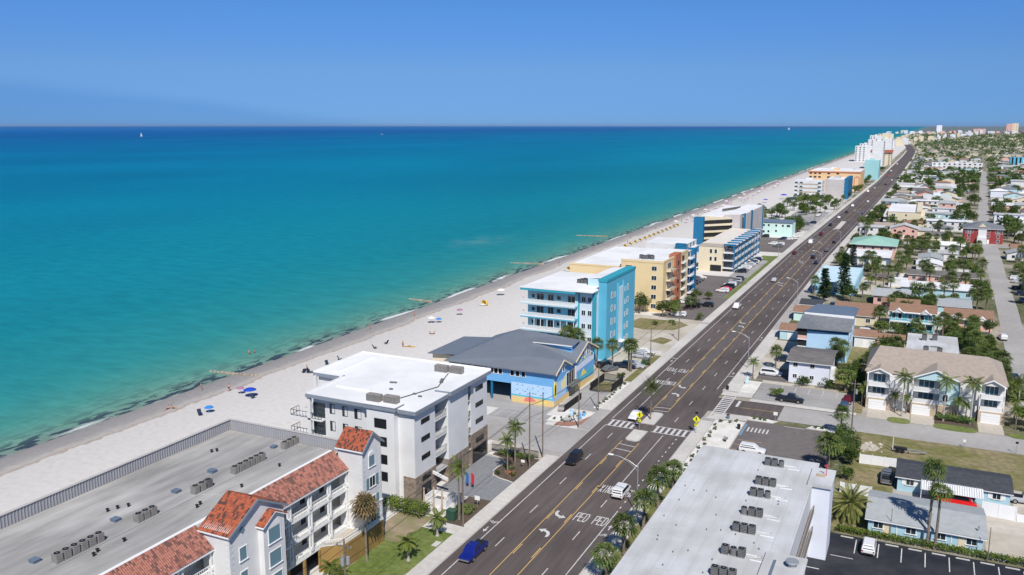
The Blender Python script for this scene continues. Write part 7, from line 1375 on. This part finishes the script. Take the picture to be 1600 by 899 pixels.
def free(x0, x1, y0, y1, road=True):
    if any(x0 < b and x1 > a and y0 < d and y1 > c for a, b, c, d in occ): return False
    ymid = (y0+y1)/2; s = bsx(ymid)
    if x0 < s+4.5 and x1 > s-4.5: return False
    if x0 < rcx(ymid)+13.5 and x1 > rcx(ymid)-12.5: return False
    return not any(y0 < b and y1 > a for a, b in CROSS)
walls = [('white',M.white),('white',M.white),('cream',M.cream),('white',M.white),('pale aqua',M.aqua),('pink',M.pink),('cream',M.cream),('lavender',M.lav)]; roofs = [('white',M.roofbright),('grey',M.shinglel),('dark grey',M.shingle),('brown',M.shingleb),('white',M.roofbright),('tan',M.shinglet),('weathered grey',M.shinglew),('pale grey',M.roofwhite),('grey',M.shinglel),('dark grey',M.shingle)]
hr = random.Random(5); nh = 0; y = 296.
far_stuff = MB(); far_roof = MB()
while y < 3600:
    dy = hr.uniform(13,17)+max(0,(y-700)*.006); x = rcx(y)+15+hr.uniform(0,5); xe = 47.5+.086*y+16
    while x < xe:
        w, d = hr.uniform(9,15), hr.uniform(8,min(12,dy-2.5)); yy = y+hr.uniform(0,2); (wn_, wm_), (rn, rm) = hr.choice(walls), hr.choice(roofs); big = y > 520 and hr.random() < .2
        if big: w = hr.uniform(18,30); rn, rm = hr.choice((('white',M.roofbright),('pale grey',M.roofwhite)))
        h = hr.choice((3,3,3.2,5.6 if y > 500 else 3)); rt = 'flat' if big or rn in ('white','pale grey') and hr.random() < .6 else hr.choice(('hip','gx','gy')); keep = hr.random()
        if free(x, x+w, yy, yy+d) and keep < (.86 if y < 1000 else .7):
            if nh < 285:
                house('%s %s house with %s roof in the neighbourhood behind the front blocks' % ('broad' if big else 'small', wn_, rn), x, x+w, yy, yy+d, h, wm_, rm, rt, .3, .5, far=True, wins=y < 760, side='-x' if x > 60 else '+x')['group'] = '%s %s houses with %s roofs' % ('broad' if big else 'small', wn_, rn); nh += 1
                occ.append((x-.5, x+w+.5, yy-.5, yy+d+.5))
            else: far_stuff.box(x, x+w, yy, yy+d, 0, h); far_roof.box(x-.5, x+w+.5, yy-.5, yy+d+.5, h, h+.4)
        x += w+hr.uniform(3,8)
    y += dy
for k in range(420):
    y = 3600+hr.random()**1.4*4200; x = hr.uniform(-90, 47.5+.086*y+40); w = hr.uniform(8,26); h = hr.choice((4,4,6,9)); far_stuff.box(x, x+w, y, y+w, 0, h); far_roof.box(x-.5, x+w+.5, y-.5, y+w+.5, h, h+.5)
tag(far_stuff.build('distant_house_walls', M.cream), 'mass of far pale house walls running to the horizon', 'houses', kind='stuff'); tag(far_roof.build('distant_house_roofs', M.greyw), 'mass of far grey house roofs running to the horizon', 'houses', kind='stuff')
# buildings that can be told apart in the distance
hotel('long white apartment block with dark openings beyond the neighbourhood', 52, 112, 1290, 1304, 11, M.white2, 3, [55+6*i for i in range(10)], px=False, name='apartment_block'); hotel('white block with teal end in the right distance', 172, 215, 1460, 1475, 13, M.white2, 4, [], px=False, name='apartment_block'); t = thing('apartment_block', 'teal striped end of the distant white block', 'building', (163,1466,0)); MB().box(155, 172, 1458, 1475, 0, 14).build('wall', M.turq, t); [MB().box(157+5*k, 159+5*k, 1457.6, 1458, 1, 14).build('window_strip', M.gld, t) for k in range(3)]
hotel('pale green roofed shop by the far road', 32, 48, 1010, 1020, 6, M.white2, 2, [35,45,55], M.greenroof, px=False, name='shop'); hotel('blue roofed building with parked cars in the distance', 46, 66, 745, 765, 6, M.white2, 2, [], M.aqua, px=False, name='flat_building')
sk = [(1467,209,'tallest pale tower on the far skyline, left',60,36,M.lav),(1530,209,'broad pinkish block on the far skyline',34,80,M.pink),(1576,209,'left of the twin pink towers at the right skyline',70,40,M.pink),(1585,209,'right of the twin cream towers at the right skyline',74,44,M.cream)]
for (u, v, l, h, w, m), (x, y) in zip(sk, ((100,7140),(367,7268),(562,7362),(600,7380))): hotel(l, x-w/2, x+w/2, y, y+40, h, m, 8, [x-w/4,x+w/4], px=False, name='tower_block')
for i in range(24): x = -85+i*15+hr.uniform(-10,10); hotel('low white beachfront building on the far coast', x, x+hr.uniform(8,22), 2500+i*130, 2520+i*130, hr.uniform(10,24), hr.choice((M.white2,M.cream,M.lav)), 4, [], px=False, name='beachfront_building')['group'] = 'far beachfront buildings'
for i in range(26): x = -230+i*35+hr.uniform(-12,12); hotel('pale mid rise on the far skyline at the end of the coast', x, x+hr.uniform(14,34), 6700+hr.uniform(0,500), 7230, hr.uniform(10,26), hr.choice((M.white2,M.cream,M.lav,M.pink)), 3, [], px=False, name='skyline_building')['group'] = 'far skyline buildings'
for i in range(14): y = 1850+i*110; x = -72+hr.uniform(-6,6)-i*2.0; hotel('white beach tower in the far row beside the sea', x, x+hr.uniform(16,30), y, y+30, hr.uniform(16,36), hr.choice((M.white2,M.cream,M.white2)), 6, [x+3,x+9], px=False, name='beach_tower')['group'] = 'far row of beach towers'
# palms and trees filling the blocks
FAR = [tree_proto('far_tree', 6.5, 3.4, 101, M.leaf, 420, 'tree', .5, 10), tree_proto('far_tree', 5.0, 3.0, 102, M.leaf2, 380, 'tree', .5, 9), tree_proto('far_tree', 8.0, 4.2, 103, M.leaf, 460, 'tree', .6, 11)]
LAND = [(o.location.x, o.location.y, l) for o in list(bpy.data.objects) if o.parent is None and o.type == 'EMPTY' and o.get('category') in ('house','building','shop') and 'group' not in o for l in [o.get('label')]]
def near(x, y, kind):
    bx, by, l = min(LAND, key=lambda a: (a[0]-x)**2+(a[1]-y)**2); w = l.split(); sh = ' '.join(w[:8])
    while sh.split()[-1] in ('with','and','of','the','a','in','behind','beside','to','on','by','between','nearest','under','facing','among','right','left','below','from','its','wide','white','dark','brown','grey','flat','blue','for'): sh = ' '.join(sh.split()[:-1])
    side = ('in front of' if by-y > 5 else 'behind') if abs(by-y) > abs(bx-x) else ('left of' if x < bx else 'right of')
    s = '%s %s the %s' % (kind, side, sh); return s, s
q = random.Random(21); n = 0
while n < 235:
    y = 214+q.random()**1.3*330; x = q.uniform(12, 47.5+.084*y+6)
    if x < 38 and y < 330 and q.random() < .75: continue
    if free(x-1, x+1, y-1, y+1):
        k = q.random()
        if k < .5: put(SAB[q.randrange(3)], x, y, *near(x, y, 'sabal palm'), q.uniform(.9,1.3))
        elif k < .62: put(COCO[q.randrange(2)], x, y, *near(x, y, 'coconut palm'), q.uniform(.7,1))
        elif k < .85: put(TREES[q.randrange(3)], x, y, *near(x, y, 'leafy tree'), q.uniform(.6,1))
        else: put(BUSH[q.randrange(2)], x, y, *near(x, y, 'garden shrub'), q.uniform(1,1.8))
        n += 1
# named clusters that the photograph shows
for x, y, s in ((60,224,1.1),(62.5,227,1),(64.5,223,.9),(60,233,1),(63.5,238,1.1),(66,232,1),(60.5,245,1),(66.5,244,.9),(63.5,250,1.1),(61,257,1),(66,256,1)): put(q.choice((COCO[0],SAB[0],SAB[1])), x, y, 'palm in the dense grove right of the white flat roof', 'grove right of the white flat roof', s)
for x, y, s in ((67.5,192,.8),(69.5,195,.9),(67.8,199,.8),(70.2,190,.7),(69.4,212,.9),(67.6,217,.8)): put(q.choice((COCO[0],SAB[0],TREES[1])), x, y, 'plant in the lush garden right of the townhouses', 'lush garden right of the townhouses', s)
for x, y, s in ((38.3,199,.55),(37.9,203,.6),(38.4,207.5,.6),(36.6,209,.5)): put(TREES[q.randrange(3)], x, y, 'slim leafy tree between the lavender house and the townhouses', 'slim trees left of the townhouses', s)
for x, y in ((39.5,222),(42,228),(40,235),(43.2,240),(41,247),(36.2,222),(34.5,213),(37.6,214)): put(TREES[q.randrange(3)], x, y, 'leafy tree in the strip left of the white flat roof', 'trees left of the white flat roof', q.uniform(.5,.75))
for i in range(16): put(q.choice((TREES[0],TREES[2],SAB[0])), 41+i*.95, 312+q.uniform(-4,4), 'tree in the dark band below the white roofed teal motel', 'dark tree band by the teal motel', q.uniform(.6,.85))
for i in range(22): put(q.choice((TREES[0],TREES[2],SAB[1])), -33+q.uniform(0,17), 505+q.uniform(0,30), 'tree in the green belt beyond the mint block', 'green belt beyond the mint block', q.uniform(.7,1.1))
for i in range(46):
    x, y = -48+q.uniform(0,34), 505+q.uniform(0,190)
    if -34 < x < -14 and 545 < y < 625 and q.random() < .75: continue
    put(q.choice((TREES[0],TREES[1],TREES[2],SAB[2])), x, y, 'tree in the belt around the palm lined beach car park', 'trees around the beach car park', q.uniform(.75,1.2))
for i in range(26): put(q.choice((SAB[2],TREES[1],SAB[1])), -46+q.uniform(0,33), 690+q.uniform(0,40), 'palm or tree below the beige banded hotel', 'green below the beige banded hotel', q.uniform(.9,1.3))
for x, y in ((-49,560),(-46,572),(-42,556),(-52,590),(-38,585)): put(SAB[2], x, y, 'beach palm standing on the sand before the beige banded hotel', 'beach palms on the sand', 1.2)
for i in range(30): yy = 420+i*22; put(q.choice((SAB[1],TREES[0],TREES[1])), rcx(yy)+14+q.uniform(0,3), yy, 'roadside tree along the inland pavement of the main road', 'inland roadside trees', q.uniform(.7,1))
for i in range(30): yy = 640+i*22; put(q.choice((SAB[1],TREES[0],TREES[2])), rcx(yy)-14-q.uniform(0,5), yy, 'roadside tree along the seaward pavement of the main road', 'seaward roadside trees', q.uniform(.7,1.1))
n = 0
while n < 165:
    y = 540+q.random()**1.2*700; x = q.uniform(rcx(y)+16, 47.5+.084*y+8)
    if free(x-1.5, x+1.5, y-1.5, y+1.5): put(FAR[q.randrange(3)], x, y, *near(x, y, 'far tree'), q.uniform(.7,1.25)); n += 1
wd = MB(); q2 = random.Random(33); n = 0
while n < 2100:
    y = 1000+q2.random()**1.5*5600; x = q2.uniform(rcx(y)+15, 47.5+.086*y+30)
    if y < 1900 and not free(x-1.5, x+1.5, y-1.5, y+1.5): continue
    s = q2.uniform(.8,1.6)*(1 if y < 2500 else 1.5); leaf_cloud(wd, 30 if y < 2500 else 18, 4.4*s, 4.4*s, 3.0*s, (x,y,3.4*s), 1.25*s, q2, 5); n += 1
tag(wd.build('distant_tree_canopy', M.leaf), 'far mass of green treetops between the distant roofs', 'trees', kind='stuff')
# sea air: thin even haze round the whole place
def haze():
    m = bpy.data.materials.new('haze_air'); m.use_nodes = True; nt = m.node_tree; nt.nodes.clear(); o = nt.nodes.new('ShaderNodeOutputMaterial'); v = nt.nodes.new('ShaderNodeVolumePrincipled'); v.inputs['Color'].default_value = (.55,.74,1,1); v.inputs['Density'].default_value = HAZE; v.inputs['Anisotropy'].default_value = .2; nt.links.new(v.outputs[0], o.inputs['Volume'])
    tag(MB().box(-60000, 60000, -2500, 60000, -8, 130).build('haze', m), 'thin pale sea haze over the whole coast', 'haze', kind='stuff')
HAZE = 0.000011
if HAZE: haze()
